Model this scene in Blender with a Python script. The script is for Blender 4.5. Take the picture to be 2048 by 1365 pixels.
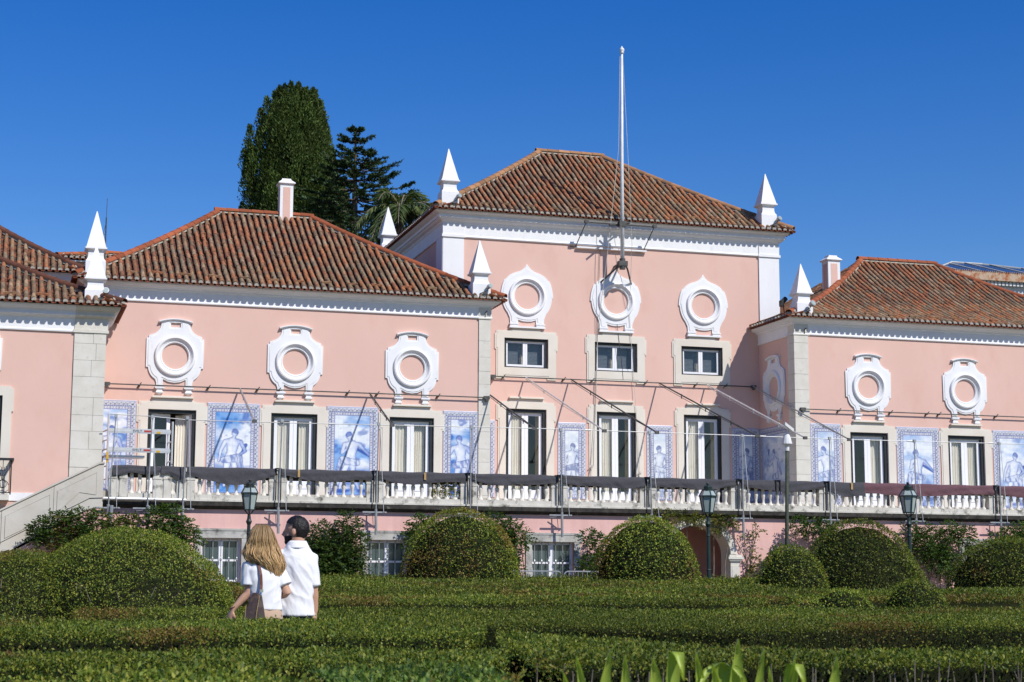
import bpy, bmesh, math, random
import numpy as np
from mathutils import Vector, Matrix

for o in list(bpy.data.objects):
    bpy.data.objects.remove(o)
S = bpy.context.scene
C = S.collection
random.seed(7)
RNG = np.random.default_rng(11)

# ---------------------------------------------------------------- camera
YAW, PITCH, ROLL = 0.293541, 0.145007, 0.003206
HC = 1.25
sy, cy, sp, cp, sr, cr = (math.sin(YAW), math.cos(YAW), math.sin(PITCH), math.cos(PITCH), math.sin(ROLL), math.cos(ROLL))
fw = Vector((sy * cp, cy * cp, sp))
rt = Vector((cy, -sy, 0))
up = rt.cross(fw)
r2 = cr * rt + sr * up
u2 = -sr * rt + cr * up
cam = bpy.data.cameras.new('camera')
cam.sensor_width = 36.0
cam.lens = 3434.6 / 2048 * 36
cam.clip_start = 0.1
cam.clip_end = 3000
cam.dof.use_dof = True
cam.dof.focus_distance = 40
cam.dof.aperture_fstop = 11
co = bpy.data.objects.new('camera', cam)
C.objects.link(co)
co.matrix_world = Matrix(((r2.x, u2.x, -fw.x, 0), (r2.y, u2.y, -fw.y, 0), (r2.z, u2.z, -fw.z, HC), (0, 0, 0, 1)))
S.camera = co

# ---------------------------------------------------------------- light
SUN_TRAVEL = Vector((-0.555, 1.0, -1.145)).normalized()
SUN_EL = math.asin(-SUN_TRAVEL.z)
SUN_AZ = math.atan2(-SUN_TRAVEL.x, -SUN_TRAVEL.y)      # clockwise from +Y
W_ = bpy.data.worlds.new('World')
S.world = W_
W_.use_nodes = True
nt = W_.node_tree
nt.nodes.clear()
sky = nt.nodes.new('ShaderNodeTexSky')
sky.sky_type = 'NISHITA'
sky.sun_disc = False
sky.sun_elevation = SUN_EL
sky.sun_rotation = SUN_AZ
sky.altitude = 60
sky.air_density = 1.15
sky.dust_density = 0.15
sky.ozone_density = 4.5
bg = nt.nodes.new('ShaderNodeBackground')
bg.inputs['Strength'].default_value = 0.108
wo = nt.nodes.new('ShaderNodeOutputWorld')
hs = nt.nodes.new('ShaderNodeHueSaturation')      # the deep clear blue of this day's sky
hs.inputs['Hue'].default_value = 0.520
hs.inputs['Saturation'].default_value = 1.42
hs.inputs['Value'].default_value = 1.08
nt.links.new(sky.outputs[0], hs.inputs['Color'])
nt.links.new(hs.outputs[0], bg.inputs[0])
nt.links.new(bg.outputs[0], wo.inputs[0])
sun = bpy.data.lights.new('sun', 'SUN')
sun.energy = 4.7
sun.angle = math.radians(0.5)
sun.color = (1.0, 0.965, 0.91)
so = bpy.data.objects.new('sun', sun)
C.objects.link(so)
so.rotation_euler = SUN_TRAVEL.to_track_quat('-Z', 'Y').to_euler()
so.location = (20, -20, 40)
S.view_settings.view_transform = 'Standard'
S.view_settings.look = 'None'
S.view_settings.exposure = 0.0
S.view_settings.gamma = 1.0
S.view_settings.use_curve_mapping = False
S.render.engine = 'CYCLES'
S.cycles.max_bounces = 6
S.cycles.transparent_max_bounces = 12

# ---------------------------------------------------------------- noise
def _h(i, j, k, seed):
    n = (i * 374761393 + j * 668265263 + k * 2147483647 + seed * 974634721).astype(np.int64) & 0xffffffff
    n = ((n ^ (n >> 13)) * 1274126177) & 0xffffffff
    n = ((n ^ (n >> 16)) * 2246822519) & 0xffffffff
    return ((n ^ (n >> 15)) & 0xffff) / 65535.0

def noise3(x, y, z, seed=0):
    x = np.asarray(x, float); y = np.asarray(y, float) + 0 * x; z = np.asarray(z, float) + 0 * x
    i = np.floor(x).astype(np.int64); j = np.floor(y).astype(np.int64); k = np.floor(z).astype(np.int64)
    fx, fy, fz = x - i, y - j, z - k
    fx = fx * fx * (3 - 2 * fx); fy = fy * fy * (3 - 2 * fy); fz = fz * fz * (3 - 2 * fz)
    r = 0
    for a in (0, 1):
        for b in (0, 1):
            for c in (0, 1):
                w = (fx if a else 1 - fx) * (fy if b else 1 - fy) * (fz if c else 1 - fz)
                r = r + w * _h(i + a, j + b, k + c, seed)
    return r

def fbm(x, y, z=0.0, seed=0, o=3):
    r, a, t = 0, 1.0, 0
    for q in range(o):
        r = r + a * noise3(np.asarray(x) * 2 ** q, np.asarray(y) * 2 ** q, np.asarray(z) * 2 ** q, seed + q)
        t += a; a *= 0.5
    return r / t

# ---------------------------------------------------------------- materials
def _nodes(name):
    m = bpy.data.materials.new(name)
    m.use_nodes = True
    t = m.node_tree
    b = t.nodes['Principled BSDF']
    return m, t, b

def mat(name, c1, c2=None, scale=3.0, rough=0.85, bump=0.0, bscale=40.0, spec=0.3, metal=0.0,
        stain=None, sscale=2.0, sth=(0.55, 0.75), stretch=None, det=5.0):
    """two tone procedural surface with optional stains and fine relief"""
    m, t, b = _nodes(name)
    N, L = t.nodes, t.links
    b.inputs['Roughness'].default_value = rough
    b.inputs['Metallic'].default_value = metal
    b.inputs['Specular IOR Level'].default_value = spec
    geo = N.new('ShaderNodeNewGeometry')
    vec = geo.outputs['Position']
    if stretch:
        mp = N.new('ShaderNodeMapping'); mp.inputs['Scale'].default_value = stretch
        L.new(vec, mp.inputs['Vector']); vec = mp.outputs[0]
    if c2 is None:
        c2 = tuple(v * 0.9 for v in c1)
    nz = N.new('ShaderNodeTexNoise'); nz.inputs['Scale'].default_value = scale; nz.inputs['Detail'].default_value = det
    L.new(vec, nz.inputs['Vector'])
    rp = N.new('ShaderNodeValToRGB')
    rp.color_ramp.elements[0].position = 0.33; rp.color_ramp.elements[0].color = (*c2, 1)
    rp.color_ramp.elements[1].position = 0.66; rp.color_ramp.elements[1].color = (*c1, 1)
    L.new(nz.outputs[0], rp.inputs[0])
    col = rp.outputs[0]
    if stain:
        n2 = N.new('ShaderNodeTexNoise'); n2.inputs['Scale'].default_value = sscale; n2.inputs['Detail'].default_value = 8
        n2.inputs['Roughness'].default_value = 0.65
        L.new(vec, n2.inputs['Vector'])
        r3 = N.new('ShaderNodeValToRGB')
        r3.color_ramp.elements[0].position = sth[0]; r3.color_ramp.elements[0].color = (0, 0, 0, 1)
        r3.color_ramp.elements[1].position = sth[1]; r3.color_ramp.elements[1].color = (1, 1, 1, 1)
        L.new(n2.outputs[0], r3.inputs[0])
        mx = N.new('ShaderNodeMix'); mx.data_type = 'RGBA'
        L.new(r3.outputs[0], mx.inputs[0]); L.new(col, mx.inputs[6]); mx.inputs[7].default_value = (*stain, 1)
        col = mx.outputs[2]
    L.new(col, b.inputs['Base Color'])
    if bump:
        n4 = N.new('ShaderNodeTexNoise'); n4.inputs['Scale'].default_value = bscale; n4.inputs['Detail'].default_value = 4
        L.new(geo.outputs['Position'], n4.inputs['Vector'])
        bp = N.new('ShaderNodeBump'); bp.inputs['Strength'].default_value = bump; bp.inputs['Distance'].default_value = 0.02
        L.new(n4.outputs[0], bp.inputs['Height']); L.new(bp.outputs[0], b.inputs['Normal'])
    return m

def attr_mat(name, rough=0.6, spec=0.3, noise=0.0, nscale=60.0, translucent=0.0, bump=0.0, dark=None):
    """colour comes from the colour attribute 'col' of the mesh"""
    m, t, b = _nodes(name)
    N, L = t.nodes, t.links
    at = N.new('ShaderNodeAttribute'); at.attribute_name = 'col'
    col = at.outputs['Color']
    geo = N.new('ShaderNodeNewGeometry')
    if noise:
        nz = N.new('ShaderNodeTexNoise'); nz.inputs['Scale'].default_value = nscale; nz.inputs['Detail'].default_value = 6
        nz.inputs['Roughness'].default_value = 0.7
        L.new(geo.outputs['Position'], nz.inputs['Vector'])
        mr = N.new('ShaderNodeMapRange'); mr.inputs[1].default_value = 0.3; mr.inputs[2].default_value = 0.7
        mr.inputs[3].default_value = 1 - noise; mr.inputs[4].default_value = 1 + noise
        L.new(nz.outputs[0], mr.inputs[0])
        hs = N.new('ShaderNodeVectorMath'); hs.operation = 'SCALE'
        L.new(col, hs.inputs[0]); L.new(mr.outputs[0], hs.inputs['Scale'])
        col = hs.outputs[0]
        if dark:
            n2 = N.new('ShaderNodeTexNoise'); n2.inputs['Scale'].default_value = 9; n2.inputs['Detail'].default_value = 8
            L.new(geo.outputs['Position'], n2.inputs['Vector'])
            r3 = N.new('ShaderNodeValToRGB')
            r3.color_ramp.elements[0].position = 0.5; r3.color_ramp.elements[0].color = (0, 0, 0, 1)
            r3.color_ramp.elements[1].position = 0.68; r3.color_ramp.elements[1].color = (.75, .75, .75, 1)
            L.new(n2.outputs[0], r3.inputs[0])
            mx = N.new('ShaderNodeMix'); mx.data_type = 'RGBA'
            L.new(r3.outputs[0], mx.inputs[0]); L.new(col, mx.inputs[6]); mx.inputs[7].default_value = (*dark, 1)
            col = mx.outputs[2]
    L.new(col, b.inputs['Base Color'])
    b.inputs['Roughness'].default_value = rough
    b.inputs['Specular IOR Level'].default_value = spec
    if bump:
        n4 = N.new('ShaderNodeTexNoise'); n4.inputs['Scale'].default_value = nscale
        L.new(geo.outputs['Position'], n4.inputs['Vector'])
        bp = N.new('ShaderNodeBump'); bp.inputs['Strength'].default_value = bump; bp.inputs['Distance'].default_value = 0.02
        L.new(n4.outputs[0], bp.inputs['Height']); L.new(bp.outputs[0], b.inputs['Normal'])
    if translucent:
        tr = N.new('ShaderNodeBsdfTranslucent')
        sc = N.new('ShaderNodeVectorMath'); sc.operation = 'MULTIPLY'; sc.inputs[1].default_value = (1.5, 1.6, 0.6)
        L.new(col, sc.inputs[0]); L.new(sc.outputs[0], tr.inputs[0])
        ms = N.new('ShaderNodeMixShader'); ms.inputs[0].default_value = translucent
        out = N['Material Output']
        L.new(b.outputs[0], ms.inputs[1]); L.new(tr.outputs[0], ms.inputs[2]); L.new(ms.outputs[0], out.inputs[0])
    return m

def glass_mat(name, tint, refl):
    m = bpy.data.materials.new(name); m.use_nodes = True
    t = m.node_tree; N, L = t.nodes, t.links
    N.remove(N['Principled BSDF'])
    tr = N.new('ShaderNodeBsdfTransparent'); tr.inputs[0].default_value = (*tint, 1)
    gl = N.new('ShaderNodeBsdfGlossy'); gl.inputs['Roughness'].default_value = 0.03
    lw = N.new('ShaderNodeLayerWeight'); lw.inputs[0].default_value = .5
    pw = N.new('ShaderNodeMath'); pw.operation = 'POWER'; pw.inputs[1].default_value = 3.5
    fr = N.new('ShaderNodeMapRange'); fr.inputs[3].default_value = refl; fr.inputs[4].default_value = .9
    L.new(lw.outputs['Facing'], pw.inputs[0]); L.new(pw.outputs[0], fr.inputs[0])
    ms = N.new('ShaderNodeMixShader')
    L.new(fr.outputs[0], ms.inputs[0]); L.new(tr.outputs[0], ms.inputs[1]); L.new(gl.outputs[0], ms.inputs[2])
    L.new(ms.outputs[0], N['Material Output'].inputs[0])
    return m

M = {}
M['pink'] = mat('pink_plaster', (.705, .472, .395), (.68, .450, .372), scale=0.7, rough=.92, bump=.16, bscale=4, spec=.15, stretch=(1, 1, .6), det=8,
                stain=(.64, .40, .325), sscale=.9, sth=(.52, .8))
M['pinkold'] = mat('pink_wall_paint', (.73, .46, .41), (.67, .41, .365), scale=2.2, rough=.92, bump=.15, bscale=9, spec=.15,
                   stain=(.52, .36, .34), sscale=1.6, sth=(.58, .8), stretch=(2.2, 2.2, .35))
M['white'] = mat('white_paint', (.79, .79, .79), (.75, .75, .75), scale=1.5, rough=.8, bump=.10, bscale=14, spec=.2, stain=(.60, .59, .56), sscale=2.2, sth=(.60, .82), stretch=(1.6, 1.6, .55))
M['joinery'] = mat('white_joinery', (.82, .82, .84), (.80, .80, .82), scale=3, rough=.4, spec=.4)
M['dark'] = mat('dark_green_frame', (.018, .024, .024), (.012, .016, .017), rough=.5, spec=.4)
M['lime'] = mat('pale_limestone', (.66, .635, .565), (.60, .57, .49), scale=2.2, rough=.85, bump=.12, bscale=22, spec=.2,
                stain=(.47, .44, .37), sscale=7, sth=(.56, .8))
M['surround'] = mat('cream_stone', (.70, .655, .57), (.66, .60, .51), scale=1.3, rough=.8, bump=.05, bscale=22, spec=.2)
M['oldstone'] = mat('weathered_stone', (.62, .595, .53), (.53, .50, .43), scale=3, rough=.95, bump=.35, bscale=25, spec=.1,
                    stain=(.10, .10, .085), sscale=3.2, sth=(.53, .68))
M['ledge'] = mat('blackened_stone', (.07, .065, .055), (.035, .033, .03), scale=5, rough=.95, bump=.3, bscale=25, spec=.1,
                 stain=(.30, .28, .23), sscale=4, sth=(.62, .75))
M['lintel'] = mat('stained_lintel_stone', (.50, .49, .45), (.36, .35, .32), scale=2.5, rough=.95, bump=.3, bscale=25, spec=.1,
                  stain=(.07, .07, .06), sscale=3, sth=(.50, .70))
M['stair'] = mat('stair_stone', (.56, .53, .46), (.50, .46, .39), scale=1.6, rough=.9, bump=.1, bscale=25, spec=.15,
                 stain=(.36, .34, .30), sscale=2.2, sth=(.58, .8))
M['joint'] = mat('dark_joint', (.16, .15, .13), (.11, .10, .09), rough=.95)
M['interior'] = mat('room_wall', (.36, .29, .21), (.28, .22, .16), rough=.9)
M['gilt'] = mat('gilded_panel', (.42, .30, .13), (.33, .22, .09), rough=.6)
M['balstone'] = mat('baluster_stone', (.70, .67, .60), (.62, .585, .51), scale=4, rough=.85, bump=.12, bscale=30, spec=.2, stain=(.40, .38, .32), sscale=6, sth=(.60, .8))
M['curtain'] = mat('cream_curtain', (.76, .71, .60), (.66, .60, .49), scale=14, rough=.9, stretch=(1, 1, .12))
M['blind'] = mat('grey_blind', (.16, .18, .20), (.12, .14, .16), scale=20, rough=.7)
M['glass'] = glass_mat('window_glass', (.93, .94, .94), .07)
M['darkglass'] = mat('frosted_green_glass', (.075, .11, .115), (.05, .08, .085), scale=1.5, rough=.12, spec=.5)
M['lampglass'] = mat('lamp_glass', (.36, .42, .39), (.30, .36, .34), scale=3, rough=.25, spec=.5)
M['iron'] = mat('black_iron', (.022, .024, .024), (.014, .015, .015), rough=.55, spec=.4)
M['steel'] = mat('galvanised_steel', (.42, .43, .43), (.32, .33, .33), scale=6, rough=.45, spec=.5, metal=.5)
M['darksteel'] = mat('weathered_steel', (.10, .10, .095), (.06, .06, .055), scale=8, rough=.6, spec=.4, metal=.3)
M['alu'] = mat('aluminium', (.66, .67, .66), (.56, .57, .57), scale=5, rough=.4, spec=.5, metal=.4)
M['lampgreen'] = mat('dark_green_paint', (.014, .034, .029), (.009, .024, .021), scale=6, rough=.45, spec=.4)
M['lampblack'] = mat('black_green_paint', (.022, .03, .028), (.014, .02, .018), scale=6, rough=.45, spec=.4)
M['polegreen'] = mat('mossy_pole_paint', (.065, .078, .05), (.035, .045, .032), scale=6, rough=.7)
M['cloth'] = mat('dark_grey_mesh_cloth', (.080, .078, .086), (.058, .056, .063), scale=30, rough=.95, bump=.2, bscale=90, spec=.1,
                 stain=(.15, .145, .155), sscale=55, sth=(.63, .74))
M['maroon'] = mat('faded_maroon_cloth', (.155, .085, .095), (.115, .06, .07), scale=30, rough=.95, bump=.2, bscale=90, spec=.1,
                  stain=(.26, .19, .20), sscale=55, sth=(.62, .74))
M['strap'] = mat('black_strap', (.015, .015, .017), (.01, .01, .012), rough=.7)
M['tape'] = mat('brown_tape', (.45, .30, .12), (.38, .24, .09), rough=.5)
M['pole'] = mat('white_flagpole_paint', (.72, .73, .72), (.58, .60, .60), scale=4, rough=.5, stain=(.34, .36, .37), sscale=3, sth=(.6, .75), stretch=(1, 1, .5))
M['rope'] = mat('pale_rope', (.55, .53, .48), (.46, .44, .40), rough=.9)
M['terra'] = mat('terracotta_body', (.26, .085, .04), (.11, .045, .028), scale=4, rough=.9, bump=.2, bscale=30, stain=(.035, .025, .02), sscale=6, sth=(.42, .6))  # clay base, colour darkened to deepen the shade between the cover tiles
M['eaveclay'] = mat('eave_clay', (.25, .075, .035), (.15, .05, .028), scale=5, rough=.9)
M['tile'] = attr_mat('aged_roof_tile', rough=.9, spec=.15, noise=.45, nscale=17, bump=.5, dark=(.105, .082, .055))
M['ridge'] = attr_mat('ridge_tile_clay', rough=.85, spec=.2, noise=.16, nscale=9, bump=.2)
M['mortar'] = mat('grey_mortar', (.40, .37, .31), (.30, .27, .22), scale=9, rough=.95, bump=.4, bscale=30)
M['azulejo'] = attr_mat('painted_glazed_tile', rough=.25, spec=.4, noise=.05, nscale=7)
M['leaf'] = attr_mat('leaf', rough=.5, spec=.22, translucent=.26)
M['leafmatt'] = attr_mat('conifer_needles', rough=.6, spec=.2, translucent=.10)
M['blade'] = attr_mat('strap_leaf', rough=.42, spec=.4, translucent=.30)
M['core'] = mat('hedge_inside', (.022, .026, .011), (.012, .014, .008), scale=9, rough=1, spec=0)  # green-brown inside, made near-black to stand in for shade among the leaves
M['twig'] = mat('twig_bark', (.26, .22, .17), (.15, .12, .09), scale=9, rough=.95)
M['bark'] = mat('bark', (.12, .09, .065), (.07, .052, .038), scale=5, rough=.95, bump=.4)
M['gravel'] = mat('gravel_path', (.36, .31, .25), (.28, .24, .19), scale=25, rough=.95, bump=.3, bscale=60)
M['soil'] = mat('ground_soil', (.12, .10, .065), (.075, .075, .038), scale=.8, rough=1, bump=.3, bscale=14)
M['paving'] = mat('terrace_paving', (.45, .42, .37), (.38, .35, .30), scale=2, rough=.9)
M['skin'] = mat('skin', (.56, .33, .22), (.50, .28, .185), scale=5, rough=.55, spec=.3)
M['shirt'] = mat('white_cotton', (.80, .80, .81), (.77, .77, .79), scale=4, rough=.9, bump=.05, bscale=120, spec=.1)
M['trousers'] = mat('navy_cloth', (.02, .025, .05), (.014, .018, .04), rough=.9)
M['skirt'] = mat('tan_cloth', (.46, .33, .23), (.42, .30, .21), rough=.9)
M['hairdark'] = mat('black_hair', (.012, .010, .009), (.006, .005, .005), scale=18, rough=.55, spec=.35, stretch=(1, 1, .35), bump=.5, bscale=60)
M['beard'] = mat('dark_beard', (.02, .016, .013), (.012, .01, .008), rough=.8)
M['blond'] = attr_mat('blond_hair', rough=.5, spec=.35)
M['bag'] = mat('dark_brown_canvas', (.062, .040, .032), (.045, .029, .024), scale=22, rough=.45, spec=.4, stain=(.10, .068, .048), sscale=22, sth=(.56, .62))
M['strapbrown'] = mat('brown_leather', (.13, .045, .028), (.09, .03, .02), rough=.5)
M['rust'] = mat('rusty_sheet', (.50, .38, .27), (.42, .30, .20), scale=5, rough=.9, stain=(.34, .11, .035), sscale=2.6, sth=(.48, .6))
M['solar'] = mat('dark_roof_glass', (.028, .036, .06), (.018, .024, .042), scale=.6, rough=.18, spec=.5)
M['greybar'] = mat('pale_glazing_bar', (.50, .50, .46), (.42, .42, .38), rough=.6)
M['greywall'] = mat('pale_sheet', (.60, .62, .62), (.52, .54, .55), rough=.7)
M['lettering'] = mat('black_print', (.015, .015, .015), None, rough=.6)
M['redprint'] = mat('red_print', (.42, .06, .05), None, rough=.6)
M['yellow'] = mat('yellow_mark', (.60, .38, .03), None, rough=.6)
M['silver'] = mat('silver_buckle', (.6, .6, .58), None, rough=.25, metal=.9)
M['lampwhite'] = mat('white_plastic', (.70, .71, .70), None, rough=.4)

# ---------------------------------------------------------------- mesh helpers
class MB:
    def __init__(s):
        s.v, s.f = [], []
    def add(s, V, F):
        n = len(s.v)
        s.v.extend([tuple(p) for p in V]); s.f.extend([tuple(i + n for i in q) for q in F])
        return s
    def box(s, x0, y0, z0, x1, y1, z1):
        V = [(x0, y0, z0), (x1, y0, z0), (x1, y1, z0), (x0, y1, z0), (x0, y0, z1), (x1, y0, z1), (x1, y1, z1), (x0, y1, z1)]
        return s.add(V, [(0, 3, 2, 1), (4, 5, 6, 7), (0, 1, 5, 4), (1, 2, 6, 5), (2, 3, 7, 6), (3, 0, 4, 7)])
    def taper(s, x0, x1, y0, y1, z0, X0, X1, Y0, Y1, z1):
        V = [(x0, y0, z0), (x1, y0, z0), (x1, y1, z0), (x0, y1, z0), (X0, Y0, z1), (X1, Y0, z1), (X1, Y1, z1), (X0, Y1, z1)]
        return s.add(V, [(0, 3, 2, 1), (4, 5, 6, 7), (0, 1, 5, 4), (1, 2, 6, 5), (2, 3, 7, 6), (3, 0, 4, 7)])
    def loft(s, rings, cap=True, closed=True):
        n = len(rings[0]); V = [p for r in rings for p in r]; F = []
        for k in range(len(rings) - 1):
            for i in range(n if closed else n - 1):
                j = (i + 1) % n
                F.append((k * n + i, k * n + j, (k + 1) * n + j, (k + 1) * n + i))
        if cap and closed:
            F.append(tuple(range(n))[::-1]); F.append(tuple((len(rings) - 1) * n + i for i in range(n)))
        return s.add(V, F)
    def tube(s, pts, r, n=8, cap=True):
        pts = [Vector(p) for p in pts]
        rs = r if isinstance(r, (list, tuple)) else [r] * len(pts)
        rings = []; ref = None
        for i, p in enumerate(pts):
            d = (pts[min(i + 1, len(pts) - 1)] - pts[max(i - 1, 0)])
            d = d.normalized() if d.length > 1e-9 else Vector((0, 0, 1))
            if ref is None:
                ref = Vector((0, 0, 1)) if abs(d.z) < .9 else Vector((1, 0, 0))
            a = d.cross(ref).normalized(); b = a.cross(d).normalized(); ref = b
            rings.append([p + rs[i] * (math.cos(2 * math.pi * k / n) * a + math.sin(2 * math.pi * k / n) * b) for k in range(n)])
        return s.loft(rings, cap)
    def lathe(s, prof, n=12, c=(0, 0, 0), rot=0.0, cap=True):
        rings = [[(c[0] + r * math.cos(2 * math.pi * k / n + rot), c[1] + r * math.sin(2 * math.pi * k / n + rot), c[2] + z) for k in range(n)] for r, z in prof]
        return s.loft(rings, cap)
    def sphere(s, c, rx, ry=None, rz=None, n=12, m=8):
        ry = rx if ry is None else ry; rz = rx if rz is None else rz
        rings = []
        for i in range(m + 1):
            t = -math.pi / 2 + math.pi * (i + (.02 if i == 0 else (-.02 if i == m else 0))) / m
            rings.append([(c[0] + rx * math.cos(t) * math.cos(2 * math.pi * k / n), c[1] + ry * math.cos(t) * math.sin(2 * math.pi * k / n), c[2] + rz * math.sin(t)) for k in range(n)])
        return s.loft(rings)
    def prism(s, poly, y0, y1):
        """polygon in (x, z), extruded along y"""
        n = len(poly)
        V = [(x, y0, z) for x, z in poly] + [(x, y1, z) for x, z in poly]
        F = [tuple(range(n)), tuple(range(n, 2 * n))[::-1]] + [(i, i + n, (i + 1) % n + n, (i + 1) % n) for i in range(n)]
        return s.add(V, F)
    def mesh(s, name, off=(0, 0, 0)):
        me = bpy.data.meshes.new(name)
        me.from_pydata([(a - off[0], b - off[1], c - off[2]) for a, b, c in s.v], [], s.f)
        bm = bmesh.new(); bm.from_mesh(me); bmesh.ops.recalc_face_normals(bm, faces=bm.faces); bm.to_mesh(me); bm.free()
        me.update()
        return me

WL = {}
def reg(o, w):
    WL[o.name] = Vector(w); return o

def thing(name, label, cat, loc=(0, 0, 0), group=None):
    o = bpy.data.objects.new(name, None); C.objects.link(o)
    o.empty_display_size = .3
    o.location = loc; o['label'] = label; o['category'] = cat
    if group: o['group'] = group
    return reg(o, loc)

def put(name, me, m, parent=None, world=None, mtx=None, label=None, kind=None, smooth=False):
    """an object that uses mesh me; its origin stands at world (default: the origin of its parent)"""
    o = bpy.data.objects.new(name, me); C.objects.link(o)
    if m is not None and not me.materials: me.materials.append(m)
    base = WL[parent.name] if parent else Vector((0, 0, 0))
    w = Vector(world) if world is not None else base.copy()
    if parent: o.parent = parent
    T = Matrix.Translation(w - base)
    o.matrix_local = T @ mtx if mtx is not None else T
    if label: o['label'] = label
    if kind: o['kind'] = kind
    if smooth:
        me.polygons.foreach_set('use_smooth', [True] * len(me.polygons))
    return reg(o, w)

def part(name, mb, m, parent=None, smooth=False, label=None, kind=None, at=None):
    """mesh given in world coordinates"""
    w = at if at is not None else (WL[parent.name] if parent else Vector((0, 0, 0)))
    return put(name, mb.mesh(name, w), m, parent, w, None, label, kind, smooth)

def tag(o, label, cat, group=None):
    o['label'] = label; o['category'] = cat
    if group: o['group'] = group
    return o

def autosmooth(me, ang=40):
    me.polygons.foreach_set('use_smooth', [True] * len(me.polygons))
    try:
        me.set_sharp_from_angle(angle=math.radians(ang))
    except Exception:
        pass

def plate(polys, depth, bevel=0.0, name='plate'):
    """flat plate with holes: closed polygons in (x, z), thickness towards -y; returns a mesh, back at y = 0"""
    cu = bpy.data.curves.new(name, 'CURVE'); cu.dimensions = '2D'; cu.fill_mode = 'BOTH'
    cu.extrude = max(depth / 2 - bevel, .001); cu.bevel_depth = bevel; cu.bevel_resolution = 1
    if bevel: cu.offset = -bevel
    for P in polys:
        s = cu.splines.new('POLY'); s.points.add(len(P) - 1)
        for p, q in zip(s.points, P): p.co = (q[0], q[1], 0, 1)
        s.use_cyclic_u = True
    o = bpy.data.objects.new(name, cu); C.objects.link(o)
    me = bpy.data.meshes.new_from_object(o.evaluated_get(bpy.context.evaluated_depsgraph_get()))
    bpy.data.objects.remove(o); bpy.data.curves.remove(cu)
    me.transform(Matrix(((1, 0, 0, 0), (0, 0, -1, -depth / 2), (0, 1, 0, 0), (0, 0, 0, 1))))
    me.materials.clear()
    return me

def text_mesh(body, size, depth=.004):
    cu = bpy.data.curves.new('lettering', 'FONT'); cu.body = body; cu.size = size; cu.extrude = depth; cu.align_x = 'CENTER'
    o = bpy.data.objects.new('lettering', cu); C.objects.link(o)
    me = bpy.data.meshes.new_from_object(o.evaluated_get(bpy.context.evaluated_depsgraph_get()))
    bpy.data.objects.remove(o); bpy.data.curves.remove(cu)
    me.transform(Matrix(((1, 0, 0, 0), (0, 0, -1, 0), (0, 1, 0, 0), (0, 0, 0, 1))))
    me.materials.clear()
    return me

def arc(cx, cz, rx, rz, a0, a1, n):
    return [(cx + rx * math.cos(math.radians(a0 + (a1 - a0) * i / n)), cz + rz * math.sin(math.radians(a0 + (a1 - a0) * i / n))) for i in range(n + 1)]

def npmesh(name, V, F, col=None, size=4):
    """fast mesh from arrays: V (n,3), F (m,size), col (n,3) point colours"""
    me = bpy.data.meshes.new(name)
    n, m = len(V), len(F)
    me.vertices.add(n); me.vertices.foreach_set('co', np.ascontiguousarray(V, np.float32).ravel())
    me.loops.add(m * size); me.loops.foreach_set('vertex_index', np.ascontiguousarray(F, np.int32).ravel())
    me.polygons.add(m)
    me.polygons.foreach_set('loop_start', np.arange(0, m * size, size, dtype=np.int32))
    try: me.polygons.foreach_set('loop_total', np.full(m, size, np.int32))
    except Exception: pass
    me.update(calc_edges=True)
    if col is not None:
        a = me.color_attributes.new('col', 'FLOAT_COLOR', 'POINT')
        c4 = np.ones((n, 4), np.float32); c4[:, :3] = col
        a.data.foreach_set('color', c4.ravel())
    return me

def const_col(me, c):
    a = me.color_attributes.new('col', 'FLOAT_COLOR', 'POINT')
    a.data.foreach_set('color', np.tile(np.array((*c, 1), np.float32), len(me.vertices)))

def gz(Y):
    Y = np.asarray(Y, float)
    return np.clip((Y - 12) * .017, 0, .544) + np.clip((Y - 46) * .1, 0, .206)
# ================================================================ ground
def ground():
    ys = [-60, 0, 6, 12, 20, 28, 36, 44.05, 60, 120, 400, 1500]
    xs = [-1500, -200, -20, 0, 10, 20, 40, 100, 300, 1500]
    V = [(x, y, float(gz(y))) for y in ys for x in xs]
    n = len(xs)
    F = [(j * n + i, j * n + i + 1, (j + 1) * n + i + 1, (j + 1) * n + i) for j in range(len(ys) - 1) for i in range(n - 1)]
    o = part('ground', MB().add(V, F), M['soil']); o['kind'] = 'structure'
    mb = MB()
    for (x0, x1, y0, y1) in ((-6, 13, 13.6, 16.4), (-10, 40, 47.9, 51.0)):
        k = 8
        V = []
        for i in range(k + 1):
            y = y0 + (y1 - y0) * i / k
            V += [(x0, y, float(gz(y)) + .012), (x1, y, float(gz(y)) + .012)]
        mb.add(V, [(2 * i, 2 * i + 1, 2 * i + 3, 2 * i + 2) for i in range(k)])
    o = part('gravel_path', mb, M['gravel']); o['kind'] = 'structure'
ground()

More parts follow.
